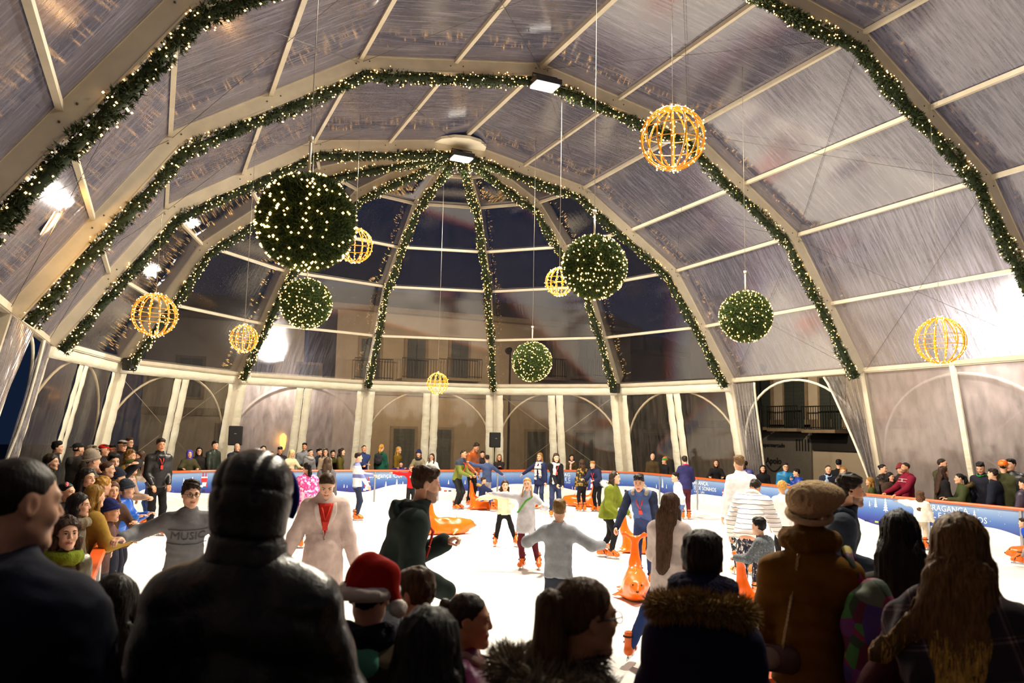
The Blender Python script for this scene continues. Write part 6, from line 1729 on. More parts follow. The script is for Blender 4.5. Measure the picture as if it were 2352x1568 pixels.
skater('bearded man in dark green hoodie rushing toward the right side', A(980, 1073, 5.7), 98, hair=('short', (58, 40, 26), 0.004), top=((34, 44, 42), 'cloth'), bottom=((70, 74, 82), 'denim'), skin='fair', fat=0.03, extras=[('lowhood',), ('lanyard',)], stubble=(150, 112, 90), pose=dict(lean=16, hp=6, hands=dict(R=(0.12, 0.20, 0.56), L=(-0.10, 0.22, 0.70)), feet=dict(R=(0.06, -0.15, 0.03), L=(-0.06, 0.2, 0))), hand=('relax', 'grip'), q=0.8, hi=0.0068)
skater('man in navy and olive jacket pushing a seal aid', A(1064, 1033, 22.6), 62, hair=('crop', DK), top=((104, 112, 40), 'shiny', banded('navy_olive_block', [(0, (104, 112, 36)), (0.64, (40, 46, 66))], 2.0)), bottom=((34, 34, 36), 'cloth'), skin='tan', extras=[('lanyard',)], pose=dict(lean=14, hands=dict(R=(0.08, 0.26, 0.56), L=(-0.08, 0.26, 0.56)), crouch=0.02), hand=('grip', 'grip'))
skater('tall man in rust leather jacket looking down among the children', A(1096, 1018, 24.0), 50, hair=('short', DK, 0.008), top=((150, 74, 26), 'leather'), bottom=BLACK, skin='tan', pose=dict(hp=24, lean=8, hands=dict(R=(0.12, 0.18, 0.55))))
skater('boy in steel blue sweater seen from behind with arms spread', A(1119, 1045, 23.4), 190, sex='c', hair=('short', DK), top=((66, 80, 118), 'cloth'), bottom=((160, 160, 164), 'cloth'), pose=dict(hands=dict(R=(0.34, 0.12, 0.62), L=(-0.34, 0.12, 0.86))))
person('small child in navy coat with fur hood seated on a seal aid', A(1110, 1096, 22.25), 0.0, 100, sex='c', hair=('short', BR), top=((34, 40, 74), 'cloth'), bottom=((60, 76, 130), 'denim'), puff=0.015, extras=[('furhood', (170, 140, 84), 500, 0.04)], pose=dict(crouch=0.20, feet=dict(R=(0.14, 0.24, 0.02), L=(-0.14, 0.24, 0.02)), hands=dict(R=(0.12, 0.28, 0.42), L=(-0.12, 0.28, 0.42))), sk=True, group=GI)
skater('girl in cream sweater and black leggings skating with arms out', A(1160, 1103, 15.4), 8, sex='c', hair=('blow', BR, 0.3, (0.1, -0.05, 0.0)), top=((226, 214, 184), 'knit'), bottom=BLACK, skin='fair', fat=0.022, pose=dict(lean=8, hands=dict(R=(0.42, 0.12, 0.72), L=(-0.06, 0.24, 0.66)), feet=dict(R=(0.12, -0.04, 0), L=(-0.20, 0.02, 0))))
skater('laughing girl in long pale grey top and burgundy leggings, arm stretched', A(1210, 1097, 13.0), -8, sex='c', hair=('braids', (168, 124, 66)), top=((184, 182, 190), 'cloth'), bottom=((92, 30, 40), 'cloth'), coat=0.14, skin='fair', extras=[('sash', (70, 150, 40))], pose=dict(side=-3, hr=6, hands=dict(R=(0.42, 0.06, 0.82), L=(-0.2, 0.2, 0.70)), feet=dict(R=(0.03, 0.02, 0), L=(-0.15, -0.02, 0))))
skater('boy in light grey sweatshirt seen from behind reaching both arms', A(1285, 1148, 8.2), 172, sex='c', hair=('short', (112, 84, 48), 0.004), top=((150, 154, 162), 'cloth'), bottom=((46, 50, 62), 'cloth'), fat=0.016, wide=0.014, skin='fair', extras=[('lanyard', (206, 50, 40))], pose=dict(hy=6, hands=dict(R=(0.30, 0.10, 0.70), L=(-0.20, 0.18, 0.74))), q=0.85)
PLAID = banded('pale_plaid', [(0, (206, 196, 190)), (0.3, (92, 92, 110)), (0.5, (206, 196, 190)), (0.78, (180, 120, 120)), (0.84, (214, 206, 198))], 0.22)
skater('woman in navy coat with chequered scarf resting a hand on the rail', A(1240, 1040, 23.2), -25, sex='f', hair=('long', (128, 88, 40)), top=((32, 38, 70), 'cloth'), bottom=JEANS, coat=0.10, extras=[('scarf', (200, 200, 200), 'knit', 2, PLAID), ('glasses', (60, 40, 30))], pose=dict(hands=dict(R=(0.36, 0.0, 0.60), L=(-0.14, 0.04, 0.46))))
skater('woman in black with pale scarf and red lanyard, hands joined', A(1278, 1041, 21.1), 12, sex='f', hair=('long', BR), top=((26, 26, 32), 'cloth'), bottom=((44, 52, 84), 'denim'), coat=0.03, skin='fair', extras=[('scarf', (206, 206, 208), 'knit', 1), ('lanyard',)], pose=dict(lean=6, hp=10, hands=dict(R=(0.0, 0.16, 0.5), L=(-0.10, 0.14, 0.48))))
skater('girl in black and yellow patterned top turned to the barrier', A(1337, 1055, 22.8), -150, sex='f', hair=('wavy', BR), top=((120, 100, 40), 'cloth', patchy('leopard', [(34, 28, 22), (148, 116, 46), (40, 32, 24)], 22)), bottom=BLACK)
skater('boy in navy coat bending over a seal aid', A(1361, 1059, 22.6), -35, sex='c', hair=('short', (150, 104, 56)), top=((34, 38, 66), 'cloth'), bottom=BLACK, puff=0.02, extras=[('lanyard',), ('lowhood',)], pose=dict(lean=26, hp=8, hands=dict(R=(0.1, 0.36, 0.62), L=(-0.12, 0.3, 0.6))))
skater('woman in olive green parka with white fur hood gliding right', A(1412, 1083, 14.3), 72, sex='f', hair=('wavy', (56, 42, 34)), top=((108, 118, 34), 'cloth'), bottom=((26, 25, 28), 'cloth'), coat=0.07, puff=0.02, skin='fair', extras=[('furhood', (226, 222, 212), 700, 0.04)], pose=dict(lean=10, hands=dict(R=(0.14, 0.16, 0.5), L=(-0.08, 0.22, 0.5)), feet=dict(R=(0.04, 0.05, 0), L=(-0.02, -0.1, 0.0)), crouch=0.02))
skater('young man in blue quilted vest bending over to push a seal aid', A(1467, 1090, 11.5), -12, hair=('short', BK, 0.004), top=((70, 92, 142), 'denim'), sleeves=((26, 32, 56), 'cloth'), bottom=((52, 66, 110), 'denim'), skin='light', puff=0.006, extras=[('lanyard',), ('lowhood', cloth((150, 144, 136)))], pose=dict(lean=40, hp=16, hy=4, hands=dict(R=(0.17, 0.36, 0.46), L=(-0.17, 0.36, 0.46))), hand=('grip', 'grip'), q=0.9)
skater('boy in white sweater and jeans turned to the left side', A(1552, 1085, 17.7), -75, sex='c', hair=('short', BK), top=((226, 224, 226), 'cloth'), bottom=((88, 108, 158), 'denim'), pose=dict(lean=10, hands=dict(R=(0.1, 0.2, 0.56), L=(-0.1, 0.1, 0.5))))
skater('woman in long navy jacket with pink collar leaning at the rail', A(1572, 1048, 21.4), -160, sex='f', hair=('short', DK, 0.01), top=((44, 42, 88), 'cloth'), bottom=((84, 30, 38), 'cloth'), coat=0.06, puff=0.01, extras=[('scarf', (196, 30, 90), 'cloth', 0, None, 0.02)], pose=dict(lean=10, side=4, hp=14, hands=dict(R=(0.14, 0.22, 0.56), L=(-0.1, 0.25, 0.6))))
skater('girl with very long brown hair in pale rose coat seen from behind', A(1540, 1133, 7.6), 155, sex='f', hair=('long', (70, 50, 38), 0.8, 0.02), extras=[('strands', (84, 60, 44), 600, 18)], top=((214, 198, 194), 'cloth'), bottom=((42, 62, 116), 'denim'), coat=0.13, fat=0.024, pose=dict(hands=dict(R=(0.16, 0.06, 0.5), L=(-0.12, 0.18, 0.56)), feet=dict(L=(-0.26, -0.04, 0.0), R=(0.02, 0.04, 0))), q=0.85)
skater('tall boy in white sweatshirt with snow dusted trousers seen from behind', A(1698, 1047, 13.0), -150, hair=('short', (96, 72, 48), 0.006), top=((228, 228, 230), 'cloth'), bottom=((36, 36, 42), 'snowy'), sk='snowy', fat=0.02, extras=[('lanyard',)], pose=dict(lean=6, hands=dict(R=(0.14, 0.1, 0.5), L=(-0.14, 0.1, 0.48))))
STRIPE = banded('white_puffer_stripe', [(0, (226, 224, 222)), (0.86, (104, 100, 122))], 0.062, kind='puffer')
skater('man in white puffer jacket with thin dark stripes bending forward', A(1736, 1104, 11.3), 168, hair=('short', DK), top=((226, 224, 222), 'shiny', STRIPE), bottom=((40, 42, 60), 'snowy'), puff=0.028, hem=-0.03, quilt=0.062, wide=0.016, sk='snowy', extras=[('puffscarf', (222, 220, 216))], pose=dict(lean=38, hp=30, hands=dict(R=(0.2, 0.28, 0.46), L=(-0.2, 0.24, 0.46))), q=0.8)
skater('boy in marled grey hoodie gripping a seal aid', A(1744, 1190, 9.1), -115, sex='c', hair=('short', BK, 0.012), top=((78, 84, 92), 'cloth', patchy('marl_grey', [(58, 62, 70), (96, 102, 110), (74, 80, 88), (120, 126, 132)], 60, soft=True)), bottom=((34, 40, 60), 'snowy'), fat=0.022, skin='fair', extras=[('lowhood',)], pose=dict(lean=12, hands=dict(R=(0.07, 0.28, 0.62), L=(-0.07, 0.30, 0.62))), hand=('grip', 'grip'), q=0.9)
skater('child with curly blond hair in white beside the striped puffer man', A(1796, 1105, 13.6), -165, sex='c', hair=('curly', (176, 130, 66)), top=((222, 220, 218), 'cloth'), bottom=BLACK)
skater('dark haired young man in navy hoodie passing behind the beige beanie', A(1950, 1094, 6.4), 94, hair=('short', (34, 26, 22), 0.02), top=((32, 38, 50), 'cloth'), bottom=((40, 44, 60), 'denim'), fat=0.026, extras=[('lowhood',)], stubble=(140, 106, 88), skin='light', pose=dict(lean=10, hands=dict(R=(0.12, 0.12, 0.5), L=(-0.1, 0.2, 0.6))), q=0.8)
skater('child in white coat with brown hair clinging to the rail', A(2114, 1127, 16.2), 165, sex='c', hair=('wavy', (84, 56, 36)), top=((232, 226, 212), 'cloth'), bottom=((196, 180, 156), 'cloth'), coat=0.05, puff=0.02, pose=dict(hands=dict(L=(-0.46, 0.12, 0.80), R=(0.18, 0.1, 0.45))))
skater('child in bright blue jacket cut off at the picture edge', A(2350, 1190, 14.0), -100, sex='c', hair=('short', DK), top=((30, 70, 180), 'cloth'), bottom=((150, 144, 138), 'cloth'), puff=0.02, pose=dict(lean=20, feet=dict(R=(0.08, 0.3, 0), L=(-0.05, -0.1, 0))))

# ================================================================== spectators along the far end
GS = 'spectators behind the barrier'
def watcher(label, T, face, ground=0.0, **k):
    k.setdefault('q', 1.15); k.setdefault('legs_q', 1.9); return person(label, T, ground, face, group=GS, **k)
RAILH = dict(rail='RL')
C = (24, 24, 28)
watcher('child with purple hood up leaning on the rail', far(436, 1034), 8, sex='c', hair=None, hat=('hood', (84, 70, 180)), top=((70, 66, 44), 'cloth'), puff=0.02, pose=dict(RAILH))
watcher('dark haired woman with glasses beside the purple hooded child', far(458, 1027), 5, sex='f', hair=('long', BK), top=((36, 32, 30), 'cloth'), extras=[('glasses',)])
watcher('young man in dark green jacket looking sideways along the barrier', far(494, 1013), 50, hair=('short', BK, 0.01), top=((36, 44, 38), 'shiny'), puff=0.02, extras=[('lowhood',)])
watcher('grey haired man in navy jacket leaning on the rail', far(545, 1018), 30, hair=('bald', (150, 140, 128)), top=((34, 38, 54), 'cloth'), puff=0.01, extras=[('scarf', (110, 118, 130), 'cloth', 0, None, 0.012)], pose=dict(lean=10, **RAILH))
watcher('laughing woman with dark hair behind the hooded man', far(605, 1024), 10, sex='f', hair=('wavy', BK), top=((44, 42, 36), 'cloth'), pose=dict(hp=-8))
watcher('small woman peering out next to the laughing woman', far(624, 1036), 20, sex='f', hair=('bun', BR), top=((60, 50, 46), 'cloth'))
watcher('young man in dark jacket looking down behind the rail', far(644, 1026), 10, hair=('short', BK), top=((32, 30, 38), 'cloth'), skin='tan', pose=dict(hp=22))
watcher('woman in cream headscarf and pale coat', far(672, 1034), 30, sex='f', hair=None, hat=('hood', (216, 196, 140)), top=((214, 200, 160), 'cloth'), pose=dict(hp=14, **RAILH))
watcher('tall young man in grey hoodie above the grey scarf woman', far(700, 1017, 0.9), -5, hair=('short', BK), top=((128, 130, 136), 'cloth'), skin='tan')
watcher('woman with tied dark hair and grey scarf', far(713, 1031), 35, sex='f', hair=('bun', BK), top=((110, 110, 114), 'cloth'), extras=[('puffscarf', (168, 164, 160))])
watcher('dark clad onlooker half hidden beside the bespectacled woman', far(733, 1030, 0.9), 60, hair=('short', BK), top=((34, 36, 48), 'cloth'))
watcher('long haired woman with glasses and beige collar', far(748, 1030), 0, sex='f', hair=('wavy', (44, 30, 22)), top=((150, 132, 112), 'cloth'), extras=[('glasses',)])
watcher('person in olive coat behind the skating girl', far(765, 1034, 0.9), 10, sex='f', hair=('short', DK, 0.02), top=((72, 68, 34), 'cloth'))
watcher('woman with long dark hair in olive coat facing right', far(785, 1029), 80, sex='f', hair=('long', (40, 28, 20)), top=((76, 70, 30), 'cloth'))
watcher('tall man in blue jacket with arms folded', far(836, 1022), 20, hair=('crop', BK), top=((40, 54, 96), 'cloth'), skin='tan', pose=dict(hands=dict(R=(-0.02, 0.14, 0.66), L=(0.02, 0.15, 0.64))))
watcher('blond woman in teal coat with a backpack turned away', far(877, 1020, 1.1), 150, sex='f', hair=('pony', (178, 128, 52)), top=((22, 74, 60), 'cloth'), coat=0.1, extras=[('backpack', (40, 40, 44))])
watcher('blond woman in mustard coat far behind the rail', far(916, 1026, 2.2), 60, sex='f', hair=('long', (180, 136, 66)), top=((120, 92, 26), 'cloth'), coat=0.08)
watcher('small boy in blue just above the rail', far(921, 1059), 5, sex='c', hair=('short', DK), top=((46, 50, 140), 'cloth'), pose=dict(RAILH))
watcher('woman in navy beanie and dark scarf leaning on the rail', far(962, 1034), -10, sex='f', hair=('long', (88, 62, 36)), hat=('beanie', (34, 38, 84)), top=((124, 116, 92), 'cloth'), extras=[('scarf', (34, 34, 44))], pose=dict(RAILH))
watcher('curly haired woman with glasses in white sweater', far(992, 1042), -20, sex='f', hair=('wavy', (58, 40, 30)), top=((226, 220, 216), 'cloth'), extras=[('glasses',)], pose=dict(lean=8, **RAILH))
watcher('dark haired onlooker behind the rust jacket man', far(1108, 1036, 0.6), 10, hair=('short', BK), top=((40, 36, 36), 'cloth'))
watcher('girl with glasses holding a white bottle under the loudspeaker', far(1147, 1043), 5, sex='f', hair=('long', (110, 76, 42)), top=((40, 34, 36), 'cloth'), extras=[('glasses', (70, 50, 40))], pose=dict(hands=dict(R=(0.02, 0.2, 0.72), L=(-0.02, 0.2, 0.72))))
watcher('woman with pale pink scarf in dark fur collar coat', far(1313, 1044), 15, sex='f', hair=('wavy', BK), top=((74, 60, 34), 'cloth'), extras=[('scarf', (222, 186, 176), 'cloth', 1)])
watcher('old man with white hair in dark brown jacket', far(1499, 1041, 0.3), -5, hair=('bald', (206, 200, 188)), top=((72, 58, 36), 'cloth'), skin='fair')
watcher('child in green elf hat with red ears', far(1527, 1051, 0.3), -70, sex='c', hair=('short', DK), hat=('elf', (30, 140, 60)), top=((30, 30, 34), 'cloth'))
watcher('young woman with long brown hair in black coat', far(1645, 1055), 0, sex='f', hair=('long', (70, 48, 32)), top=((26, 24, 26), 'cloth'), pose=dict(RAILH))
watcher('person in purple quilted jacket behind the tall boy in white', far(1712, 1058), 170, sex='f', hair=('pony', DK), top=((74, 70, 140), 'shiny'), puff=0.03, quilt=0.09, extras=[('lowhood',)])
watcher('dark haired woman in black against the doorway', far(1752, 1068), 5, sex='f', hair=('long', BK), top=((24, 22, 24), 'cloth'), pose=dict(hp=-4))
watcher('smiling man with glasses in bright blue jacket', far(1804, 1063), 10, hair=('short', DK), top=((20, 110, 160), 'shiny'), puff=0.02, extras=[('glasses',)])
watcher('boy in royal blue jacket hand on his chin', far(1830, 1077), -80, sex='c', hair=('short', BK), top=((30, 60, 150), 'shiny'), puff=0.02, extras=[('lowhood',)], pose=dict(lean=8, hands=dict(R=(0.04, 0.16, 0.78), L=(-0.1, 0.2, 0.7))))
watcher('man in dark suit jacket and pale blue shirt', far(1902, 1068), 10, hair=('crop', (60, 44, 34)), top=((30, 34, 52), 'cloth'), extras=[('scarf', (150, 176, 206), 'cloth', 1, None, 0.012)])
watcher('tall dark onlooker in the doorway curtain', far(1926, 1055, 1.3), 170, hair=('short', BK), top=((20, 20, 22), 'cloth'))
watcher('smiling woman with wavy golden brown hair in beige coat', far(1937, 1073), -5, sex='f', hair=('wavy', (140, 96, 44)), top=((150, 124, 88), 'cloth'), pose=dict(hands=dict(R=(0.04, 0.16, 0.78))))
# along the side by the fogged wall
watcher('woman with black tied hair in black shiny jacket', far(2027, 1066, 0.6), 60, sex='f', hair=('bun', BK), top=((26, 24, 26), 'leather'))
watcher('person in dusty red beanie behind the maroon hoodie', far(2068, 1067, 0.8), 10, hair=('short', DK), hat=('beanie', (120, 44, 44)), top=((46, 36, 34), 'cloth'))
watcher('man in maroon hoodie with white print turned to the left', far(2080, 1062), -60, hair=('crop', DK), top=((116, 20, 44), 'cloth'), skin='tan', fat=0.02, stubble=(110, 78, 60), extras=[('lowhood',), ('print_text', 'III', 0.1, 0.02, (220, 200, 206), (0.03, -0.03))], pose=dict(RAILH), q=1.0)
watcher('girl with blond fringe low beside the navy hoodie skater', far(1998, 1096), -100, sex='c', hair=('long', (140, 100, 46)), top=((70, 76, 40), 'cloth'), pose=dict(lean=10))
watcher('woman wrapped in dark fur coat behind the rail', far(2043, 1085), 60, sex='f', hair=('long', BK), top=((60, 46, 38), 'fur'), puff=0.03, extras=[('furhood', (76, 58, 46), 900, 0.05)])
watcher('man in olive parka standing tall behind the long haired woman', far(2163, 1053, 0.75), 80, hair=('crop', DK), top=((60, 62, 40), 'cloth'), puff=0.02, extras=[('lowhood',)])
watcher('woman with long straight brown hair in black turned away', far(2166, 1071, 0.4), 120, sex='f', hair=('long', (52, 34, 24), 0.55), top=((24, 22, 24), 'cloth'))
watcher('woman in dark olive fur hood parka with folded hands', far(2204, 1087, 0.35), -80, sex='f', hair=('pony', BK, 0.2), top=((58, 66, 38), 'cloth'), puff=0.02, extras=[('furhood', (90, 74, 46), 500, 0.04)], pose=dict(lean=8, rail='RL'), q=1.0)
watcher('man in dark jacket with green scarf looking down', far(2250, 1062, 0.6), -20, hair=('short', BK), top=((34, 34, 46), 'cloth'), extras=[('scarf', (40, 150, 60), 'cloth', 0, None, 0.012)], pose=dict(hp=26))
watcher('young man in navy coat turned to the left', far(2281, 1076, 0.35), -110, hair=('short', DK), top=((24, 28, 42), 'cloth'), puff=0.02, q=1.0)
watcher('child in orange helmet and olive jacket', far(2304, 1058, 0.6), 175, sex='c', hair=('short', DK), hat=('helmet', (240, 120, 20)), top=((70, 72, 46), 'cloth'), puff=0.02)
watcher('man in black quilted jacket beside the orange helmet', far(2322, 1054, 0.7), -40, hair=('short', BK), top=((26, 26, 28), 'shiny'), puff=0.03, quilt=0.1)
watcher('person in dark purple puffer cut off at the picture edge', far(2352, 1098, 0.3), -120, hair=('short', BK), top=((52, 44, 62), 'shiny'), puff=0.04, quilt=0.1)

# ================================================================== spectators crowding the left barrier
watcher('dark haired man in profile at the back by the canvas post', A(132, 1014, 15.5), 80, hair=('short', BK, 0.01), top=((40, 38, 40), 'cloth'))
watcher('man in backwards black cap and grey hoodie', A(180, 1018, 15.0), 120, hair=('short', BK), hat=('cap', (22, 22, 24), -1), top=((66, 66, 66), 'cloth'), extras=[('lowhood',)])
watcher('person in grey cap behind the hooded grey coat', A(211, 1023, 15.0), 70, hair=('short', BR), hat=('cap', (130, 120, 106)), top=((60, 56, 50), 'cloth'))
watcher('person in bright red cap at the back of the crowd', A(239, 1021, 16.0), 70, hair=('short', DK), hat=('cap', (200, 34, 24)), top=((40, 36, 34), 'cloth'))
watcher('young man without hat beside the red cap', A(258, 1021, 17.0), 30, hair=('short', DK), top=((44, 40, 38), 'cloth'), skin='tan')
watcher('older man in black flat cap and glasses', A(281, 1011, 17.0), 40, hair=('short', GR), hat=('flatcap', (24, 22, 22)), top=((30, 28, 28), 'cloth'), extras=[('glasses',)])
watcher('man in glasses at the very back of the crowd', A(298, 1005, 20.0), 40, hair=('short', BR), top=((36, 34, 36), 'cloth'), extras=[('glasses',)])
watcher('woman with brown hair between the flat cap and the leather jacket', A(300, 1033, 15.0), 60, sex='f', hair=('wavy', (110, 78, 36)), top=((110, 84, 30), 'cloth'))
watcher('woman with dark bobbed hair behind the man in navy', A(118, 1043, 11.5), 70, sex='f', hair=('long', (30, 22, 18), 0.2), top=((60, 62, 40), 'cloth'))
watcher('person in grey knitted beanie and hooded grey coat', A(212, 1038, 10.8), 110, hair=('short', DK), hat=('beanie', (142, 130, 116)), top=((84, 80, 72), 'cloth'), puff=0.02, extras=[('lowhood',)])
watcher('man with stubble shading his eyes with a hand', A(262, 1041, 11.6), 25, hair=('short', BK, 0.006), top=((26, 25, 28), 'cloth'), stubble=(140, 104, 84), pose=dict(hp=8, hands=dict(L=(-0.13, 0.16, 0.93))), hand=('relax', 'flat'))
watcher('old man in green flat cap leaning over the rail with clasped hands', A(303, 1054, 12.6), 60, hair=('bald', GR), hat=('flatcap', (62, 74, 34)), top=((150, 126, 112), 'cloth'), extras=[('scarf', (200, 160, 150), 'cloth', 1, None, 0.02)], pose=dict(lean=26, hands=dict(R=(0.02, 0.34, 0.62), L=(-0.02, 0.34, 0.62))), hand=('grip', 'grip'))
watcher('woman with light brown hair looking across the ice', A(226, 1063, 12.2), 60, sex='f', hair=('long', (92, 64, 38)), top=((80, 70, 56), 'cloth'))
watcher('woman in profile with hair tied beside the stubbled man', A(247, 1060, 11.2), 80, sex='f', hair=('bun', BR), top=((90, 84, 74), 'cloth'))
watcher('woman with long straight black hair near the middle of the crowd', A(200, 1076, 9.2), 45, sex='f', hair=('long', BK, 0.5), top=((40, 36, 36), 'cloth'), q=1.0, extras=[('strands', (30, 24, 22), 260, 12, 0.06, None, 0.004)])
watcher('child with curly blond hair by the long haired women', A(238, 1096, 9.6), 110, sex='c', hair=('curly', (168, 124, 56)), top=((100, 84, 60), 'cloth'))
watcher('child in navy beanie behind the little girl', A(272, 1079, 11.3), 100, sex='c', hair=('short', DK), hat=('beanie', (36, 40, 56)), top=((40, 42, 52), 'cloth'))
watcher('child in striped dark beanie and blue jacket', A(292, 1106, 10.4), 70, sex='c', hair=('short', DK), hat=('beanie', (52, 60, 70)), top=((20, 90, 190), 'shiny'), puff=0.02, pose=dict(lean=10, rail='RL'))
watcher('little girl with brown hair looking at the viewer over the rail', A(259, 1107, 9.7), 20, sex='c', hair=('long', (86, 56, 36), 0.25), top=((76, 56, 46), 'cloth'), pose=dict(lean=8, rail='RL'))
watcher('little boy with short sandy hair between the beanies', A(279, 1101, 10.9), 30, sex='c', hair=('crop', (140, 104, 60)), top=((30, 80, 170), 'cloth'))
watcher('child with pink flower in dark hair behind the man in navy', A(152, 1108, 8.6), 60, sex='c', hair=('pony', BK), top=((60, 50, 50), 'cloth'), extras=[('flower', (240, 130, 150))])
watcher('woman with long black hair in profile ahead of the curly haired woman', A(182, 1134, 7.4), 75, sex='f', hair=('long', (24, 20, 20), 0.5), top=((92, 82, 66), 'cloth'), extras=[('puffscarf', (120, 108, 88)), ('strands', (34, 28, 28), 320, 12, 0.05, None, 0.0035)], q=0.95)
watcher('woman with long honey blond hair in mustard coat seen from behind', A(219, 1115, 8.0), 120, sex='f', hair=('long', (126, 92, 34), 0.75), top=((150, 118, 48), 'cloth'), puff=0.015, pose=dict(lean=8, rail='RL'), q=0.95, extras=[('strands', (146, 106, 44), 380, 14, 0.05, None, 0.0035)])
watcher('child in dark blue beanie low at the rail', A(255, 1152, 8.3), 70, sex='c', hair=('short', DK), hat=('beanie', (34, 40, 92)), top=((90, 64, 60), 'cloth'), pose=dict(rail='RL', lean=6))
watcher('curly haired woman in lime scarf glancing back at the viewer', A(156, 1189, 5.6), 22, sex='f', hair=('wavy', (54, 36, 24), 0.5), skin='fair', top=((74, 66, 44), 'leather'), extras=[('strands', (70, 46, 30), 700, 12, 0.045, None, 0.003, 0.5), ('puffscarf', (112, 124, 28))], pose=dict(hy=-6, lean=10), q=0.8, hi=0.0065)

# ================================================================== people on the near walkway
GN = 'onlookers on the near walkway'
def near(label, T, face, **k):
    k.setdefault('q', 0.9); k.setdefault('legs_q', 2.2); return person(label, T, DECK, face, group=GN, **k)
near('man in navy sweater in profile at the left picture edge', A(52, 1052, 2.05), 150, hair=('crop', (34, 25, 20)), top=((14, 17, 36), 'cloth'), skin='light', fat=0.055, slope=0.02, extras=[], pose=dict(lean=4, hp=4, hy=-38, hands=dict(R=(0.10, 0.2, 0.60), L=(-0.1, 0.2, 0.6))), hi=0.0055)
hood_man = near('man in black shiny puffer jacket with the hood up, seen from behind', A(588, 1056, 2.35), 160, hair=None, hat=('hood', (20, 19, 21), cloth((9, 9, 10), 'leather'), 1.16, (24, 44, 150)), top=((9, 9, 10), 'leather'), puff=0.02, fat=0.03, quilt=0.13, slope=0.025, hi=0.007, pose=dict(lean=2, hands=dict(R=(0.15, 0.16, 0.55), L=(-0.15, 0.16, 0.55))))
near('dark haired child beside the hooded man, only the crown showing', A(268, 1325, 2.9), 178, sex='c', hair=('long', (26, 20, 18), 0.4), top=((40, 36, 34), 'cloth'), extras=[('strands', (36, 28, 22), 700)])
near('child in red santa hat with mint green hood', A(850, 1302, 2.75), 168, sex='c', hair=('short', BK), hat=('santa', (176, 26, 16)), top=((62, 42, 32), 'cloth', patchy('brown_knit_print', [(44, 28, 22), (66, 44, 34), (120, 104, 80), (50, 32, 26)], 16)), fat=0.03, extras=[('puffscarf', (24, 24, 40)), ('lowhood', cloth((98, 180, 150)))])
near('boy with brown hair beside the santa hat', A(950, 1311, 3.15), -130, sex='c', hair=('short', (66, 46, 26), 0.008), top=((30, 30, 34), 'cloth'), skin='tan', pose=dict(hp=14))
near('woman with glossy black hair at the bottom edge', A(986, 1402, 2.05), 176, sex='f', hair=('long', (16, 13, 13), 0.6), top=((20, 18, 18), 'cloth'), extras=[('strands', (24, 20, 20), 900)])
near('little girl in purple quilted jacket in profile', A(1074, 1363, 2.95), 86, sex='c', hair=('bun', (40, 28, 20)), top=((112, 22, 84), 'shiny'), puff=0.02, quilt=0.09, skin='tan', extras=[('scarf', (170, 140, 130), 'fur', 0, None, 0.018)], pose=dict(hands=dict(L=(-0.1, 0.26, 0.66), R=(0.1, 0.2, 0.6))), hi=0.0065)
near('child in red coat behind the ponytail woman', A(1262, 1470, 2.75), -60, sex='c', hair=('short', DK), top=((150, 16, 36), 'cloth'), puff=0.02, pose=dict(hands=dict(R=(0.26, 0.24, 0.78), L=(-0.1, 0.2, 0.7))))
near('woman with ponytail and glasses in grey fur collar', A(1338, 1329, 2.15), 118, sex='f', hair=('pony', (72, 46, 26), 0.72, 1.45), top=((82, 72, 60), 'fur'), puff=0.02, extras=[('glasses', (18, 18, 24)), ('strands', (84, 56, 32), 900, 16, 0.04), ('furry', (128, 114, 96), 7000), ('furhood', (120, 106, 88), 4000, 0.055, 0.15, 0.0)], skin='tan', hi=0.0065)
near('child in navy coat with broad fur trimmed hood and high scarf', A(1613, 1228, 2.9), 176, sex='c', hair=('short', (30, 22, 18), 0.008), top=((24, 24, 54), 'cloth'), puff=0.012, quilt=0.16, coat=0.06, slope=0.02, extras=[('strands', (44, 32, 26), 600, 7, 0.02), ('puffscarf', (26, 22, 54), 0.05), ('furhood', (140, 110, 62), 7000, 0.045, 0.15, -0.02, 0.025)], pose=dict(hands=dict(R=(0.10, 0.16, 0.58), L=(-0.10, 0.16, 0.58))))
bean = near('woman in mustard brown quilted coat and beige knitted beanie', A(1856, 1120, 3.55), 176, sex='f', hair=('short', (60, 40, 28)), hat=('slouch', (200, 170, 128)), top=((116, 78, 14), 'cloth'), puff=0.008, quilt=0.085, hem=0.02, neck_h=0.085, slope=0.015, extras=[('puffscarf', (110, 74, 16), 0.03)], pose=dict(hy=14, hands=dict(R=(0.09, 0.17, 0.60), L=(-0.09, 0.17, 0.60))), bottom=((26, 28, 40), 'denim'))
near('girl with very long black hair in dark jacket and jeans', A(2066, 1176, 3.75), 178, sex='f', hair=('long', (22, 16, 16), 1.15, 0.03), top=((36, 30, 28), 'cloth'), bottom=((78, 80, 104), 'denim'), slope=0.02, extras=[('strands', (30, 22, 20), 1100, 18)], pose=dict(lean=4))
plaid_m = None
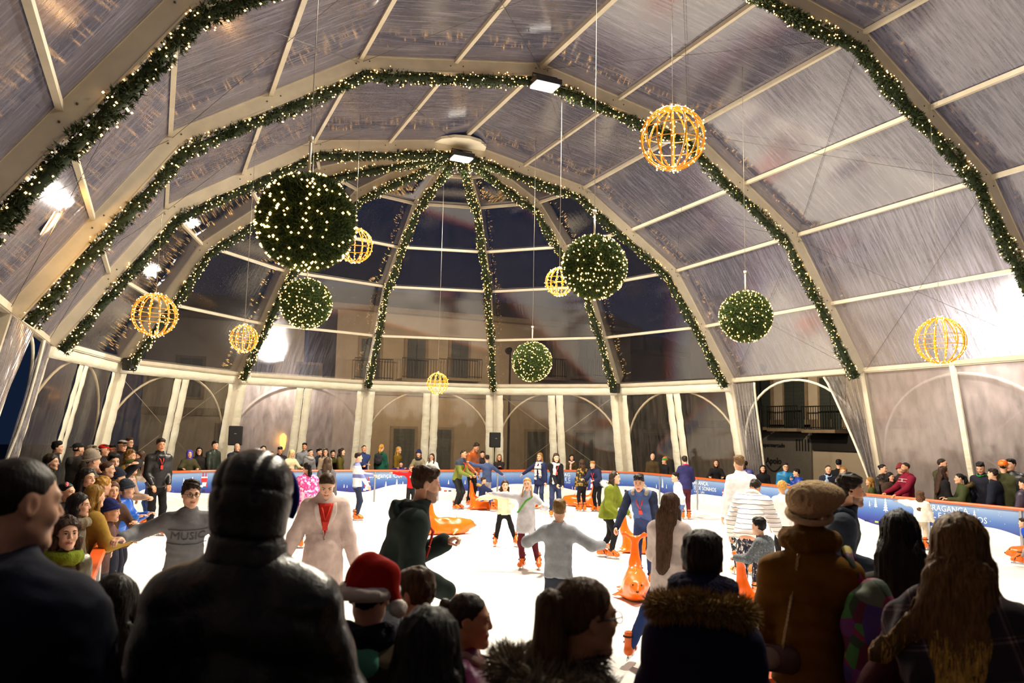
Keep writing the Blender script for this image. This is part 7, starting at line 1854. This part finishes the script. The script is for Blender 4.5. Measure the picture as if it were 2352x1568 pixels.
def plaid_shawl_mat():
    m, nt, b = new_mat('plaid_shawl'); v = coords(nt); sp = nt.nodes.new('ShaderNodeSeparateXYZ'); nt.links.new(v, sp.inputs[0])
    def stripe(o, per):
        fr = math_node(nt, 'FRACT', math_node(nt, 'DIVIDE', o, per)); return ramp(nt, fr, [(0, (0, 0, 0)), (0.42, (0.25, 0.25, 0.25)), (0.5, (1, 1, 1)), (0.56, (0.2, 0.2, 0.2)), (0.62, (0.8, 0.8, 0.8)), (0.66, (0, 0, 0))], 'CONSTANT')
    f = math_node(nt, 'ADD', math_node(nt, 'MULTIPLY', stripe(math_node(nt, 'ADD', sp.outputs[0], math_node(nt, 'MULTIPLY', sp.outputs[2], 0.35)), 0.13), 0.5), math_node(nt, 'MULTIPLY', stripe(math_node(nt, 'SUBTRACT', sp.outputs[2], math_node(nt, 'MULTIPLY', sp.outputs[0], 0.25)), 0.13), 0.5))
    nt.links.new(ramp(nt, f, [(0, srgb(46, 34, 42)), (0.35, srgb(66, 44, 52)), (0.6, srgb(116, 96, 94)), (1, srgb(170, 150, 136))]), b.inputs['Base Color']); b.inputs['Roughness'].default_value = 0.95
    bump(nt, b, noise(nt, v, 90), 0.4, 0.006)
    return m
plaid_girl = near('woman with ombre blond hair in burgundy coat under a plaid shawl', A(2202, 1185, 2.75), 176, sex='f', hair=('blow', (104, 74, 34), 0.95, (-0.26, -0.09, -0.26), 0.06), top=((72, 26, 32), 'cloth'), coat=0.12, fat=0.025, slope=0.02, extras=[('strands', (120, 84, 42), 1500, 18, 0.045, (214, 162, 72)), ('shawl', plaid_shawl_mat())], pose=dict(lean=6, hands=dict(R=(0.14, 0.18, 0.58), L=(-0.16, 0.18, 0.58))))

# ================================================================== bags and other loose things
def patch_bag():
    m = patchy('patchwork_pack', [(60, 120, 50), (110, 40, 110), (150, 130, 30), (90, 20, 50), (40, 60, 40), (70, 50, 120), (100, 110, 90), (130, 30, 70)], 13, 0.75)
    J = bean['J']; e0 = bean['e']; R = rot_z(bean['rz']); W = lambda p: R @ np.asarray(p, float) + np.array(e0.location)
    T2 = J['T2']; c = J['chest'] + T2 @ np.array([0.265, -0.11, -0.28])
    e = empty('backpack', W(c), bean['rz']); tag(e, 'patchwork backpack in green, purple and yellow hanging from one shoulder', 'backpack')
    V, F = field_mesh([ellips((0, 0, 0), (0.13, 0.11, 0.29)), (ellips((0.05, -0.05, -0.14), (0.12, 0.10, 0.16)), 'u0.05'), (ellips((-0.03, 0.0, 0.18), (0.09, 0.07, 0.13)), 'u0.05')], 0.014, 0.05, disp=wob(8, 0.007, 26))
    mesh_np('bag_body', V, F, m, e)
    V, F = field_mesh([ellips((0.04, -0.115, -0.14), (0.085, 0.045, 0.09))], 0.012, 0.02, disp=wob(4, 0.004, 40)); mesh_np('front_pocket', V, F, m, e)
    P = [(-0.04, 0.05, 0.25), (-0.10, 0.07, 0.37), (-0.115, 0.13, 0.425), (-0.10, 0.21, 0.38), (-0.06, 0.24, 0.18), (0.0, 0.14, -0.12)]
    MB().tube(P, 0.024, 8).build('shoulder_strap', m, e)
    MB().tube([(0.10, -0.1, -0.1), (0.14, -0.16, -0.22), (0.12, -0.17, -0.34)], 0.006, 5).build('drawstring', cloth((150, 130, 40)), e)
    # small purse on a chain
    m2 = plain('purse_leather', srgb(92, 62, 52), 0.4, bmp=0.2); m3 = plain('purse_flap', srgb(150, 130, 112), 0.35)
    mc = plain('chain_metal', srgb(176, 150, 110), 0.3, 0.9)
    c = J['pel'] + np.array([-0.17, -0.10, 0.07])
    p = empty('shoulder_purse', W(c), bean['rz']); tag(p, 'small brown purse with pale flap on a metal chain', 'purse')
    V, F = field_mesh([capsule((-0.075, 0, 0), (0.075, 0, 0), 0.062, 0.062, (0, 1, 0), 0.55)], 0.01, 0.02, cut=[lambda G: -0.055 - G[..., 2]]); mesh_np('purse_body', V, F, m2, p)
    V, F = field_mesh([capsule((-0.055, -0.03, 0.005), (0.005, -0.03, 0.005), 0.048, 0.048, (0, 1, 0), 0.3)], 0.008, 0.02); mesh_np('purse_flap', V, F, m3, p)
    def chain(A, B, n, nm):
        mb = MB(); A = np.asarray(A); B = np.asarray(B)
        for k in range(n):
            q = A + (B - A) * (k + 0.5) / n; d = unit(B - A); u = unit(np.cross(d, (0, 1, 0) if k % 2 else (1, 0.3, 0)))
            mb.tube([q + 0.011 * math.cos(t) * d + 0.006 * math.sin(t) * u for t in np.linspace(0, 6.283, 9)], 0.0022, 4, caps=False)
        tag(mb.build(nm, mc, p), kind='stuff')
    top_ = J['shR'] * 0.55 + J['neck'] * 0.45 + np.array([-0.12, -0.085, 0.06]) - c
    chain((0.06, -0.02, 0.05), top_, 44, 'chain'); chain((-0.06, 0.0, 0.05), (-0.02, 0.15, 0.30), 16, 'chain')
patch_bag()
